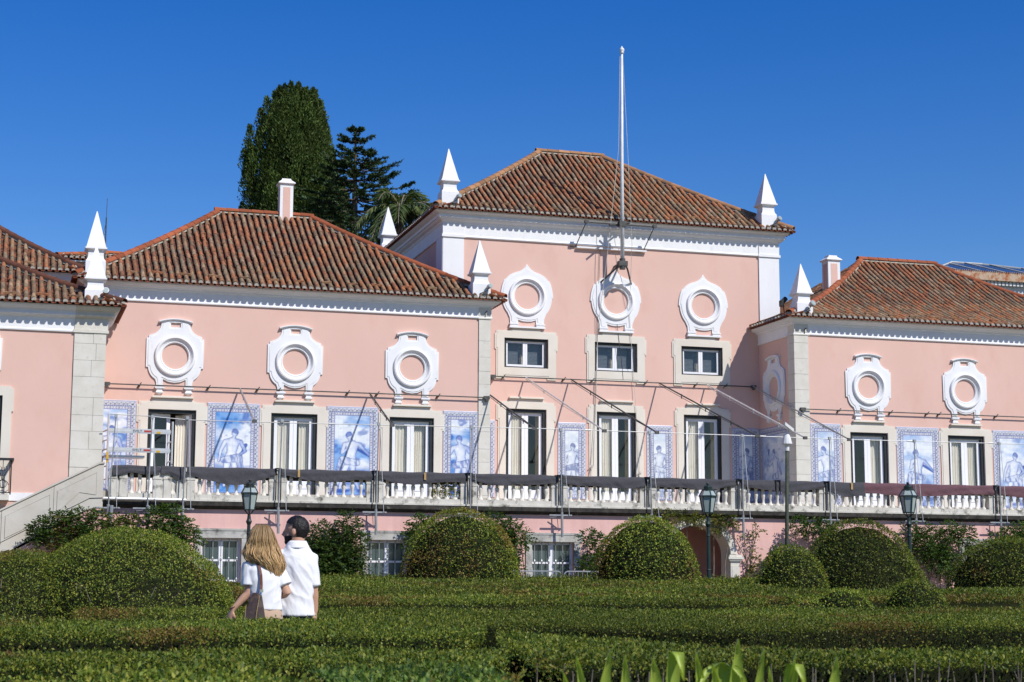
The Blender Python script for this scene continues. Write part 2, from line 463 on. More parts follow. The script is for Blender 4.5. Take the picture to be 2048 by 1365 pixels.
# ================================================================ building helpers
def wall_holes(mb, x0, x1, z0, z1, y, holes, d=.32):
    xs = sorted({x0, x1, *[h[0] for h in holes], *[h[1] for h in holes]})
    zs = sorted({z0, z1, *[h[2] for h in holes], *[h[3] for h in holes]})
    for i in range(len(xs) - 1):
        for j in range(len(zs) - 1):
            cx, cz = (xs[i] + xs[i + 1]) / 2, (zs[j] + zs[j + 1]) / 2
            if any(h[0] < cx < h[1] and h[2] < cz < h[3] for h in holes): continue
            mb.add([(xs[i], y, zs[j]), (xs[i + 1], y, zs[j]), (xs[i + 1], y, zs[j + 1]), (xs[i], y, zs[j + 1])], [(0, 1, 2, 3)])
    for a, b, c, e in holes:
        mb.add([(a, y, c), (a, y + d, c), (a, y + d, e), (a, y, e)], [(0, 1, 2, 3)])
        mb.add([(b, y, c), (b, y + d, c), (b, y + d, e), (b, y, e)], [(3, 2, 1, 0)])
        mb.add([(a, y, e), (b, y, e), (b, y + d, e), (a, y + d, e)], [(0, 1, 2, 3)])
        mb.add([(a, y, c), (b, y, c), (b, y + d, c), (a, y + d, c)], [(3, 2, 1, 0)])

def shell(mb, x0, x1, z0, z1, y0, y1):
    """sides and back of a block"""
    mb.add([(x0, y0, z0), (x0, y1, z0), (x0, y1, z1), (x0, y0, z1)], [(0, 1, 2, 3)])
    mb.add([(x1, y0, z0), (x1, y1, z0), (x1, y1, z1), (x1, y0, z1)], [(3, 2, 1, 0)])
    mb.add([(x0, y1, z0), (x1, y1, z0), (x1, y1, z1), (x0, y1, z1)], [(0, 1, 2, 3)])

def cornice(mb, prof, xl, xr, yf, yb):
    rings = []
    for o, z in prof:
        rings.append([(xl - o, yb, z), (xl - o, yf - o, z), (xr + o, yf - o, z), (xr + o, yb, z)])
    mb.loft(rings, cap=False, closed=False)

WING_C = [(0, 10.52), (.05, 10.52), (.06, 10.55), (.05, 10.58), (.03, 10.60), (.03, 10.88), (.05, 10.90), (.09, 10.91), (.10, 10.96), (.17, 10.985), (.18, 11.00), (.24, 11.02), (.30, 11.075), (.31, 11.12), (.0, 11.12)]
TOWER_C = [(0, 13.96), (.05, 13.96), (.07, 13.99), (.05, 14.03), (.03, 14.05), (.03, 14.44), (.06, 14.47), (.08, 14.53), (.16, 14.57), (.19, 14.60), (.21, 14.64), (.25, 14.645), (.25, 14.695), (.22, 14.705), (.235, 14.76), (.31, 14.80), (.37, 14.85), (.375, 14.90), (.0, 14.90)]

def obelisk(parent, cx, cy, z0, h=2.05, w=.62, m=None):
    """plinth with cove, neck, moulding and spire"""
    mb = MB(); a = w / 2; k = h / 2.05
    prof = [(a, 0), (a, .55 * k), (a * .97, .56 * k), (a * .83, .62 * k), (a * .77, .70 * k), (a * .76, .82 * k), (a * .83, .86 * k), (a * 1.0, .885 * k), (a * 1.08, .90 * k), (a * 1.08, .945 * k), (a * .98, .955 * k), (.012, h)]
    mb.lathe([(r * math.sqrt(2), z) for r, z in prof], 4, (cx, cy, z0), math.pi / 4)
    return part('obelisk_finial', mb, m or M['white'], parent)

# -------------------------------------------------------------- tiles
TILE_TINTS = [(.33, .135, .065), (.27, .140, .075), (.32, .175, .095), (.225, .135, .08), (.29, .185, .11), (.225, .165, .105), (.37, .15, .07), (.24, .105, .058), (.33, .225, .14), (.18, .12, .075)]
_tile_cache = {}
def tile_mesh(tint_i, dark=1.0):
    key = (tint_i, dark)
    if key in _tile_cache: return _tile_cache[key]
    mb = MB(); n = 6; rings = []
    # half barrel: wide end down the slope (-y), narrow end up the slope
    for (y, r, zz) in ((-.24, .062, -.012), (-.24, .077, -.0), (.24, .060, .012)):
        rings.append([(-r * math.cos(math.pi * i / n), y, zz + r * 1.05 * math.sin(math.pi * i / n)) for i in range(n + 1)])
    mb.loft(rings, cap=False, closed=False)
    me = mb.mesh('roof_tile')
    c = TILE_TINTS[tint_i]
    const_col(me, tuple(v * dark for v in c))
    me.materials.append(M['tile'])
    _tile_cache[key] = me
    return me
_TV = None
def tile_arrays():
    n = 6; rings = []
    for (y, r, zz) in ((-.24, .062, -.012), (-.24, .077, 0), (.24, .060, .012)):
        rings.append([(-r * math.cos(math.pi * i / n), y, zz + r * 1.05 * math.sin(math.pi * i / n)) for i in range(n + 1)])
    V = np.array([p for r in rings for p in r]); m = n + 1; F = []
    for k in range(2):
        for i in range(n):
            F.append((k * m + i, k * m + i + 1, (k + 1) * m + i + 1, (k + 1) * m + i))
    return V, np.array(F)

def slope_tiles(parent_roof, org, ud, vd, length, t, tl, tr, ze, zr, a, singles, tint_bias, seed, smax=1.0, clip=None, warm=1.0):
    """cover tiles over one roof slope. org: eave corner, ud: unit along the eave, vd: unit inwards (plan)"""
    rg = np.random.default_rng(seed)
    org, ud, vd = Vector(org), Vector(ud), Vector(vd)
    zf = lambda s: ze + (zr - ze) * ((1 - a) * s + a * s * s)
    sl = math.hypot(t, zr - ze); step = .42 / sl
    pitch = .226; ncol = int(length / pitch)
    recs = []
    for i in range(ncol):
        x = (i + .5) * length / ncol
        sm = min(1.0, x / tl if tl > 0 else 1, (length - x) / tr if tr > 0 else 1, smax)
        s = .008 + step * .5
        k = 0
        while s < sm - .3 * step:
            jx = rg.normal(0, .008)
            p = org + ud * (x + jx) + vd * (s * t)
            z = zf(s)
            if not (clip and clip(p.x, p.y)):
                ds = .02
                tang = (vd * t * ds * 2 + Vector((0, 0, zf(s + ds) - zf(s - ds)))).normalized()
                nor = ud.cross(tang).normalized()
                if nor.z < 0: nor = -nor
                yaw = rg.normal(0, .022)
                X = (ud + tang * yaw).normalized(); Y = (tang - ud * yaw).normalized(); Zv = X.cross(Y)
                if Zv.z < 0: X = -X; Zv = X.cross(Y)
                pos = Vector((p.x, p.y, z)) + nor * (.060 + rg.normal(0, .006)) 
                q = pos - Vector((0, 0, HC))
                dist = q.length
                vis = abs(nor.dot(q.normalized()))
                recs.append((dist / (.25 + vis), pos, X, Y, Zv, int(min(9, max(0, rg.normal(4.3 + tint_bias, 3.1))))))
            s += step; k += 1
    return recs

def emit_tiles(parent_roof, recs, nsingle=300, warm=1.0):
    recs.sort(key=lambda r: r[0])
    base = WL[parent_roof.name]
    for r in recs[:nsingle]:
        _, pos, X, Y, Z, ti = r
        mt = Matrix(((X.x, Y.x, Z.x, 0), (X.y, Y.y, Z.y, 0), (X.z, Y.z, Z.z, 0), (0, 0, 0, 1)))
        put('roof_tile', tile_mesh(ti, warm), None, parent_roof, pos, mt)
    rest = recs[nsingle:]
    if rest:
        tv, tf = tile_arrays()
        n = len(rest)
        Pp = np.array([r[1] for r in rest]); A = np.array([[r[2], r[3], r[4]] for r in rest])
        V = (tv[None, :, 0:1] * A[:, None, 0] + tv[None, :, 1:2] * A[:, None, 1] + tv[None, :, 2:3] * A[:, None, 2]) + Pp[:, None, :]
        F = tf[None] + (np.arange(n) * len(tv))[:, None, None]
        col = np.array([TILE_TINTS[r[5]] for r in rest]) * warm
        col = np.repeat(col[:, None, :], len(tv), 1)
        me = npmesh('roof_tile_field', V.reshape(-1, 3) - np.array(base), F.reshape(-1, 4), col.reshape(-1, 3))
        put('roof_tile_field', me, M['tile'], parent_roof, kind='stuff')

def ridge_line(parent_roof, pts, r=.135, color=(.36, .11, .045), seg=.42, seed=1, joints=True):
    """chain of half round ridge tiles along a 3d polyline, each its own piece"""
    rg = np.random.default_rng(seed)
    P = [Vector(p) for p in pts]
    L = [0]
    for i in range(len(P) - 1): L.append(L[-1] + (P[i + 1] - P[i]).length)
    def at(d):
        for i in range(len(P) - 1):
            if d <= L[i + 1] or i == len(P) - 2:
                f = (d - L[i]) / (L[i + 1] - L[i]); return P[i].lerp(P[i + 1], f)
    n = max(1, int(L[-1] / seg)); n6 = 7
    for k in range(n):
        a, b = at(L[-1] * k / n), at(L[-1] * (k + 1) / n)
        d = (b - a).normalized(); side = d.cross(Vector((0, 0, 1))).normalized(); u = side.cross(d).normalized()
        a2 = a - d * .05
        mb = MB(); rings = []
        for (q, rr) in ((a2, r * .86), (a2, r * 1.04), (b, r * .93)):
            rings.append([q + side * (-rr * math.cos(math.pi * i / n6)) + u * (rr * .9 * math.sin(math.pi * i / n6) - .01) for i in range(n6 + 1)])
        mb.loft(rings, cap=False, closed=False)
        c = (a + b) / 2
        me = mb.mesh('ridge_tile', c)
        f = float(np.clip(rg.normal(1, .14), .7, 1.35))
        const_col(me, tuple(v * f for v in color))
        put('ridge_tile', me, M['ridge'], parent_roof, c)
    # mortar bed
    mb = MB()
    for k in range(len(P) - 1):
        d = (P[k + 1] - P[k]).normalized(); side = d.cross(Vector((0, 0, 1))).normalized()
        w = r * .62
        lo = Vector((0, 0, -.10)); hi = Vector((0, 0, .02))
        mb.loft([[q - side * w * 1.5 + lo, q - side * w * .8 + hi, q + side * w * .8 + hi, q + side * w * 1.5 + lo] for q in (P[k], P[k + 1])])
    part('ridge_mortar', mb, M['mortar'], parent_roof)

def hip_roof(parent, xl, xr, y0, t, tl, tr, ze, zr, a, seed, left_side=0.0, tint_bias=0, nsingle=300, ridge_col=(.36, .11, .045), clip=None, ybk=None, warm=1.0, eave_left=True, hipR=True):
    """hipped roof of canal tiles; (xl, xr, y0) is the eave line, t the plan depth to the ridge"""
    zf = lambda s: ze + (zr - ze) * ((1 - a) * s + a * s * s)
    n = 12; mb = MB()
    yb = y0 + 2 * t if ybk is None else ybk
    for k in range(n):
        s0, s1 = k / n, (k + 1) / n
        R0 = [(xl + tl * s0, y0 + t * s0), (xr - tr * s0, y0 + t * s0), (xr - tr * s0, yb - (yb - y0 - t) * s0), (xl + tl * s0, yb - (yb - y0 - t) * s0)]
        R1 = [(xl + tl * s1, y0 + t * s1), (xr - tr * s1, y0 + t * s1), (xr - tr * s1, yb - (yb - y0 - t) * s1), (xl + tl * s1, yb - (yb - y0 - t) * s1)]
        for i in range(4):
            j = (i + 1) % 4
            mb.add([(*R0[i], zf(s0)), (*R0[j], zf(s0)), (*R1[j], zf(s1)), (*R1[i], zf(s1))], [(0, 1, 2, 3)])
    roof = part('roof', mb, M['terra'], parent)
    recs = slope_tiles(roof, (xl, y0, 0), (1, 0, 0), (0, 1, 0), xr - xl, t, tl, tr, ze, zr, a, nsingle, tint_bias, seed, clip=clip)
    if left_side > 0:
        Lw = yb - y0
        r2_ = slope_tiles(roof, (xl, yb, 0), (0, -1, 0), (1, 0, 0), Lw, tl, Lw / 2, t, ze, zr, a, 0, tint_bias, seed + 5, clip=clip)
        recs += r2_
    emit_tiles(roof, recs, nsingle, warm)
    # hips and ridge
    hip = lambda x0, dx, s: (x0 + dx * s, y0 + t * s, zf(s) + .10)
    ridge_line(roof, [hip(xl, tl, s / 10) for s in range(0, 11)], color=ridge_col, seed=seed + 1)
    if hipR: ridge_line(roof, [hip(xr, -tr, s / 10) for s in range(0, 11)], color=ridge_col, seed=seed + 2)
    if xr - xl - tl - tr > .2:
        ridge_line(roof, [(xl + tl - .1, y0 + t, zr + .12), (xr - tr + .1, y0 + t, zr + .12)], r=.145, color=ridge_col, seed=seed + 3)
    # eave course: concave channel tiles that stick out under the covers, with pale cover ends, a fill added to cut the light between channels
    pitch = .226
    def eave(org, ud, vd, L, name):
        org, ud, vd = Vector(org), Vector(ud), Vector(vd)
        ncol = int(L / pitch); pan = MB(); plug = MB()
        for i in range(ncol + 1):
            x = i * L / ncol
            if clip and clip(*(org + ud * x).xy): continue
            c = org + ud * x
            rr = .088; rings = []
            for v, zz in ((-.10, -.012), (.55, .17)):
                rings.append([c + vd * v + ud * (rr * q) + Vector((0, 0, ze + zz - (.055 if abs(q) < .8 else 0))) for q in (-1, -.62, .62, 1)] +
                             [c + vd * v + ud * (rr * q * .86) + Vector((0, 0, ze + zz + .012 - (.05 if abs(q) < .8 else 0))) for q in (1, .6, -.6, -1)])
            pan.loft(rings)
            if i < ncol:
                c = org + ud * (x + .5 * L / ncol); rings = []
                for v, zz, r0 in ((-.075, .0, .076), (.30, .17, .068)):
                    rings.append([c + vd * v + ud * (-r0 * math.cos(math.pi * q / 6)) + Vector((0, 0, ze + zz + r0 * math.sin(math.pi * q / 6))) for q in range(7)] +
                                 [c + vd * v + ud * (-r0 * .3 * math.cos(math.pi * q / 6)) + Vector((0, 0, ze + zz + r0 * .2 * math.sin(math.pi * q / 6) - .012)) for q in range(6, -1, -1)])
                plug.loft(rings)
        o = part('eave_channel_tile', pan, M['eaveclay'], roof, kind='stuff')
        o = part('eave_cover_tile', plug, M['mortar'], roof, kind='stuff')
    eave((xl, y0, 0), (1, 0, 0), (0, 1, 0), xr - xl, 'front')
    eave((xl, yb, 0), (0, -1, 0), (1, 0, 0), yb - y0, 'left')
    eave((xr, y0, 0), (0, 1, 0), (-1, 0, 0), min(yb - y0, 5), 'right')
    # bricks laid across the first courses
    rg = np.random.default_rng(seed + 9)
    x = xl + .9
    bk = bpy.data.meshes.get('snow_brick')
    while x < xr - 1.2:
        if not (clip and clip(x, y0 + .2)):
            s = .055 + rg.normal(0, .006); w = .17
            b = MB(); b.box(-w, -.05, -.02, w, .05, .045)
            c = Vector((x, y0 + t * s, zf(s) + .135))
            me = b.mesh('tile_slab'); const_col(me, TILE_TINTS[int(rg.integers(0, 5))])
            put('tile_slab', me, M['tile'], roof, c, Matrix.Rotation(.35, 4, 'X') @ Matrix.Rotation(rg.normal(0, .06), 4, 'Y'))
        x += .9 + rg.normal(0, .08)
    return roof

# -------------------------------------------------------------- joinery prototypes (origin: centre of the opening, wall face, sill)
def frame_mesh(w, h, b, y0, y1, name):
    mb = MB(); a = w / 2
    mb.box(-a, y0, 0, -a + b, y1, h); mb.box(a - b, y0, 0, a, y1, h); mb.box(-a + b, y0 + .003, h - b, a - b, y1, h)
    return mb.mesh(name)

ZFL = 4.23
DW, DH, TDH = 1.53, 2.80, 3.56
def leaf_mesh(lw, h, zb, stile):
    """door leaf hinged at x = 0, reaching to x = lw"""
    mb = MB(); y0, y1 = 0, .05
    mb.box(0, y0, 0, stile, y1, h); mb.box(lw - stile, y0, 0, lw, y1, h)
    mb.box(stile, y0 + .002, h - stile * .95, lw - stile, y1, h)
    mb.box(stile, y0 + .002, 0, lw - stile, y1, zb)
    mb.box(stile + .05, y0 - .018, .10, lw - stile - .05, y0 + .01, zb * .45)
    mb.box(stile + .05, y0 - .018, zb * .53, lw - stile - .05, y0 + .01, zb - .07)
    return mb
LEAFW = (DW - .24) / 2 - .004
def pane_mesh(x0, x1, z0, z1, y):
    return MB().add([(x0, y, z0), (x1, y, z0), (x1, y, z1), (x0, y, z1)], [(0, 1, 2, 3)]).mesh('glass_pane')
ZB = .64
def door_kit(h):
    l = leaf_mesh(LEAFW, h - .13, ZB, .115); r = leaf_mesh(LEAFW, h - .13, ZB, .115); r.v = [(-a, b, c) for a, b, c in r.v]
    return dict(h=h, frame=frame_mesh(DW, h, .115, .03, .24, 'french_door'), l=l.mesh('door_leaf'), r=r.mesh('door_leaf'),
                pl=pane_mesh(.115, LEAFW - .115, ZB, h - .24, .022), pr=pane_mesh(-(LEAFW - .115), -.115, ZB, h - .24, .022))
KIT = {DH: door_kit(DH), TDH: door_kit(TDH)}
def curtain_mesh(w, h, seed):
    rg = random.Random(seed); n = 22; V = []; F = []
    for k in range(7):
        z = h * k / 6
        for i in range(n + 1):
            q = i / n
            V.append((q * w * (1 - .08 * math.sin(k / 6 * 3)), .03 * math.sin(q * 34 + seed) * (1.1 - .3 * k / 6) + .008 * rg.random(), z))
    for k in range(6):
        for i in range(n):
            F.append((k * (n + 1) + i, k * (n + 1) + i + 1, (k + 1) * (n + 1) + i + 1, (k + 1) * (n + 1) + i))
    me = MB().add(V, F).mesh('curtain'); me.polygons.foreach_set('use_smooth', [True] * len(me.polygons)); return me
curt = [curtain_mesh(.46, 2.62, 1), curtain_mesh(.40, 2.62, 4)]
curt_t = [curtain_mesh(.40, 3.38, 2), curtain_mesh(.30, 3.38, 5)]
gilt = MB(); gilt.box(0, 0, 0, .42, .05, 3.3); gilt.box(.07, -.015, .25, .35, 0, 1.5); gilt.box(.07, -.015, 1.65, .35, 0, 3.1)
gilt = gilt.mesh('gilded_shutter')

def french_door(bld, cx, y, z, h=DH, ajar=0.0, wood=False, ct=(True, True)):
    K = KIT[h]; cu = curt if h == DH else curt_t
    fr = put('french_door', K['frame'], M['dark'], bld, (cx, y, z))
    hx = DW / 2 - .12
    RL = Matrix.Rotation(ajar * .35, 4, 'Z'); RR = Matrix.Rotation(-ajar, 4, 'Z')
    put('door_leaf', K['l'], M['joinery'], fr, (cx - hx, y + .13, z + .01), RL)
    put('glass_pane', K['pl'], M['glass'], fr, (cx - hx, y + .13, z + .01), RL)
    put('door_leaf', K['r'], M['joinery'], fr, (cx + hx, y + .13, z + .01), RR)
    put('glass_pane', K['pr'], M['glass'], fr, (cx + hx, y + .13, z + .01), RR)
    rc = random.Random(int(cx * 31))
    if ct[0]: put('curtain', cu[0], M['curtain'], fr, (cx - .66, y + .26, z + .02), Matrix.Diagonal((rc.uniform(1.15, 1.5), 1, 1, 1)))
    if ct[1]: put('curtain', cu[1], M['curtain'], fr, (cx + (-.2 if wood else .16) + rc.uniform(-.05, .08), y + .28 + rc.uniform(0, .1), z + .02), Matrix.Diagonal((rc.uniform(.9, 1.5), 1, 1, 1)))
    if wood: put('gilded_shutter', gilt, M['gilt'], fr, (cx + .46, y + .34, z + .05), Matrix.Rotation(math.radians(-25), 4, 'Z'))
    return fr

MW, MH = 1.67, 1.08
mframe = MB(); mframe.box(-MW / 2, .03, 0, -MW / 2 + .09, .22, MH); mframe.box(MW / 2 - .09, .03, 0, MW / 2, .22, MH); mframe.box(-MW / 2 + .09, .033, MH - .09, MW / 2 - .09, .22, MH); mframe.box(-MW / 2 + .09, .033, 0, MW / 2 - .09, .22, .05)
mframe = mframe.mesh('mezzanine_window')
cas = MB(); lw = (MW - .19) / 2
cas.box(0, 0, 0, .075, .05, .93); cas.box(lw - .085, 0, 0, lw, .05, .93); cas.box(.075, .002, 0, lw - .085, .05, .075); cas.box(.075, .002, .855, lw - .085, .05, .93)
cas = cas.mesh('casement')
caspane = pane_mesh(.075, lw - .085, .075, .855, .022)
blind = MB()
for k in range(17): blind.box(0, 0, .05 + k * .05, .62, .012, .05 + k * .05 + .036)
blind = blind.mesh('window_blind')
def mezz_window(bld, cx, y, z, bl=True):
    fr = put('mezzanine_window', mframe, M['dark'], bld, (cx, y, z))
    for x in (cx - lw - .003, cx + .003):
        put('casement', cas, M['joinery'], fr, (x, y + .11, z + .06))
        put('glass_pane', caspane, M['glass'], fr, (x, y + .11, z + .06))
        if bl: put('window_blind', blind, M['blind'], fr, (x + .06, y + .34, z + .05))
    put('curtain', curt[0], M['curtain'], fr, (cx - .18, y + .45, z - 1.5))
    return fr

def mirror(P):
    """half outline on the right (top to bottom) -> closed outline"""
    return P + [(-x, z) for x, z in reversed(P) if abs(x) > 1e-6]

def curve(p0, p1, p2, n=6):
    return [((1 - t) ** 2 * p0[0] + 2 * t * (1 - t) * p1[0] + t * t * p2[0], (1 - t) ** 2 * p0[1] + 2 * t * (1 - t) * p1[1] + t * t * p2[1]) for t in [i / n for i in range(n + 1)]]

def inset_half(P, d):
    return [(max(x - d, 0) if x > .01 else 0, z - d * .8 if z > 0 else z) for x, z in P]

# door surround: local z = 0 at the door sill (world 4.23)
sh = [(.0, 3.17), (.60, 3.17)] + curve((.60, 3.17), (.70, 3.06), (.86, 3.06), 5)[1:] + [(1.06, 3.06), (1.06, 2.95), (1.13, 2.95), (1.13, 2.38), (1.06, 2.38), (1.06, .0), (DW / 2 - .003, .0), (DW / 2 - .003, DH - .003), (.0, DH - .003)]
sh2 = [(.0, 3.12), (.57, 3.12)] + curve((.57, 3.12), (.67, 3.01), (.84, 3.01), 5)[1:] + [(1.005, 3.01), (1.005, 2.90), (1.075, 2.90), (1.075, 2.43), (1.005, 2.43), (1.005, .0), (DW / 2 + .004, .0), (DW / 2 + .004, DH + .004), (.0, DH + .004)]
def frame_outline(P):
    r = list(P); l = [(-x, z) for x, z in reversed(P)]
    out = []
    for q in r + l:
        if not out or (abs(out[-1][0] - q[0]) + abs(out[-1][1] - q[1])) > 1e-6: out.append(q)
    return [q for q in out if True]
def surround(P, depth, name):
    """U shaped door frame: right half prism + left half prism"""
    mb = MB()
    mb.prism(P, -depth, .01); mb.prism([(-x, z) for x, z in P], -depth, .01)
    return mb.mesh(name)
lift = lambda P, d: [(x, z + d if z > .5 else z) for x, z in P]
SUR = {h: (surround(lift(sh, h - DH), .035, 'stone_surround'), surround(lift(sh2, h - DH), .050, 'surround_face')) for h in (DH, TDH)}
sur_cap = MB(); sur_cap.box(-.66, -.14, 3.172, .66, .0, 3.215); sur_cap.box(-.63, -.10, 3.215, .63, 0, 3.235); sur_cap = sur_cap.mesh('surround_cap')
# mezzanine surround: z = 0 at the sill (9.29)
mh = [(.0, 1.45), (.50, 1.45)] + curve((.50, 1.45), (.58, 1.35), (.72, 1.35), 5)[1:] + [(1.14, 1.35), (1.14, 1.24), (1.20, 1.24), (1.20, .66), (1.14, .66), (1.14, -.42), (.80, -.42), (.80, -.33), (.0, -.33)]
mh2 = [(.0, 1.40), (.48, 1.40)] + curve((.48, 1.40), (.56, 1.30), (.70, 1.30), 5)[1:] + [(1.085, 1.30), (1.085, 1.19), (1.145, 1.19), (1.145, .71), (1.085, .71), (1.085, -.36), (.86, -.36), (.86, -.28), (.0, -.28)]
hole = [(-MW / 2 + .002, .002), (MW / 2 - .002, .002), (MW / 2 - .002, MH - .002), (-MW / 2 + .002, MH - .002)]
msur_a = plate([mirror(mh), hole], .035, 0, 'stone_surround'); msur_b = plate([mirror(mh2), [(x * 1.004, z) for x, z in hole]], .050, 0, 'stone_surround_face')

# medallions (z = 0 at the centre of the ring)
def ring_mesh(prof, n=48, name='medallion_ring'):
    mb = MB(); rings = []
    for k in range(n):
        a = 2 * math.pi * k / n
        rings.append([(r * math.cos(a), -d, r * math.sin(a)) for r, d in prof])
    m = len(prof); V = [p for r in rings for p in r]; F = []
    for k in range(n):
        for i in range(m - 1):
            F.append((k * m + i, k * m + i + 1, ((k + 1) % n) * m + i + 1, ((k + 1) % n) * m + i))
    me = mb.add(V, F).mesh(name); autosmooth(me, 35); return me
wing_ring = ring_mesh([(.425, -.01), (.425, .05), (.455, .075), (.485, .06), (.50, .06), (.505, .085), (.53, .085), (.54, .115), (.59, .155), (.635, .145), (.665, .10), (.67, .03)])
tow_ring = ring_mesh([(.475, -.01), (.475, .05), (.50, .075), (.53, .06), (.545, .06), (.55, .085), (.575, .085), (.585, .115), (.63, .155), (.675, .145), (.705, .10), (.71, .03)])
circ = lambda r, n=40: [(r * math.cos(2 * math.pi * k / n), r * math.sin(2 * math.pi * k / n)) for k in range(n)]
wp = [(.0, 1.19), (.25, 1.17), (.47, 1.10)] + curve((.46, 1.08), (.47, .74), (.85, .66), 8) + [(.85, .58), (.92, .58), (.92, -.38), (.85, -.38)] + curve((.85, -.40), (.80, -.66), (.62, -.76), 5)[1:] + [(.58, -.86), (.57, -1.0), (.36, -1.0), (.36, -.76), (.2, -.84), (.0, -.87)]
wp2 = [(.0, 1.13), (.22, 1.12), (.41, 1.06)] + curve((.41, 1.04), (.42, .70), (.79, .61), 8) + [(.79, .52), (.86, .52), (.86, -.33), (.79, -.33)] + curve((.79, -.37), (.74, -.61), (.56, -.71), 5)[1:] + [(.52, -.83), (.52, -.96), (.41, -.96), (.41, -.69), (.2, -.79), (.0, -.82)]
topbox = [(-.155, .95), (.155, .95), (.155, 1.09), (-.155, 1.09)]
wing_plate = plate([mirror(wp), circ(.5), [(x * 1.02, z) for x, z in topbox]], .05, .006, 'medallion_plate')
wing_plate2 = plate([mirror(wp2), circ(.51), [(-.20, .90), (.20, .90), (.20, 1.10), (-.20, 1.10)]], .066, .005, 'medallion_face')
capm = MB(); capm.loft([[(x, y, z + 1.20 - .33 * x * x + dz) for (y, dz) in ((0, -.03), (-.10, -.03), (-.13, .0), (-.13, .03), (0, .05))] for x in [-.54 + 1.08 * i / 12 for i in range(13)] for z in (0,)]); capm = capm.mesh('medallion_cap')
footm = MB()
footm.box(-.15, -.12, -1.06, .15, 0, -1.0)
footm.box(-.12, -.10, -1.09, .12, 0, -1.06)
footm.taper(-.12, .12, -.10, 0, -1.20, -.07, .07, -.07, 0, -1.09)
footm.taper(-.02, .02, -.03, 0, -1.26, -.12, .12, -.10, 0, -1.20)
footm = footm.mesh('medallion_foot')
tp = [(.0, 1.20)] + curve((.0, 1.20), (.12, .97), (.36, .90), 5)[1:] + curve((.36, .90), (.68, .82), (.80, .62), 5)[1:] + [(.86, .60)] + curve((.86, .60), (.98, .36), (1.0, .03), 5)[1:] + [(1.0, -.03), (.96, -.03)] + curve((.96, -.06), (.92, -.42), (.74, -.62), 5) + [(.66, -.80), (.64, -1.0), (.34, -1.0), (.34, -.87), (.18, -.92), (.0, -.93)]
tp2 = [(.0, 1.06)] + curve((.0, 1.06), (.12, .90), (.34, .84), 5)[1:] + curve((.34, .84), (.62, .76), (.73, .56), 5)[1:] + [(.80, .54)] + curve((.80, .54), (.91, .30), (.93, .04), 5)[1:] + [(.93, .02), (.90, .02)] + curve((.90, -.04), (.86, -.38), (.69, -.57), 5) + [(.60, -.76), (.58, -.96), (.40, -.96), (.40, -.80), (.18, -.86), (.0, -.87)]
tow_plate = plate([mirror(tp), circ(.55)], .05, .006, 'medallion_plate')
tow_plate2 = plate([mirror(tp2), circ(.56)], .066, .005, 'medallion_face')
tbase = MB()
for s_ in (-1, 1):
    tbase.box(s_ * .50 - .17, -.12, -1.06, s_ * .50 + .17, 0, -1.0); tbase.box(s_ * .50 - .15, -.10, -1.12, s_ * .50 + .15, 0, -1.06)
tbase.box(-.68, -.13, -1.18, .68, 0, -1.12)
tbase = tbase.mesh('medallion_base')
def medallion(bld, cx, y, cz, tower=False, rot=None):
    mt = rot
    k = put('medallion', tow_plate if tower else wing_plate, M['white'], bld, (cx, y, cz), mt)
    w = (cx, y, cz)
    # sub pieces share the orientation of the plate
    def sub(n, me): 
        o = put(n, me, M['white'], k, w)
        return o
    sub('medallion_face', tow_plate2 if tower else wing_plate2)
    sub('medallion_ring', tow_ring if tower else wing_ring)
    if tower: sub('medallion_base', tbase)
    else:
        sub('medallion_cap', capm)
        for q in (-.465, .465): put('medallion_foot', footm, M['white'], k, w, Matrix.Translation((q, 0, 0)))
    return k

# -------------------------------------------------------------- painted tile panels
BLUE = np.array((.040, .105, .40)); MIDB = np.array((.175, .355, .66)); PALE = np.array((.74, .77, .79)); INK = np.array((.03, .035, .17))
GREYPALE = np.array((.60, .62, .60))
def capsule(u, v, a, b, ra, rb):
    ax, az, bx, bz = a[0], a[1], b[0], b[1]
    dx, dz = bx - ax, bz - az
    t = np.clip(((u - ax) * dx + (v - az) * dz) / (dx * dx + dz * dz + 1e-9), 0, 1)
    return np.hypot(u - ax - t * dx, v - az - t * dz) - (ra + (rb - ra) * t)

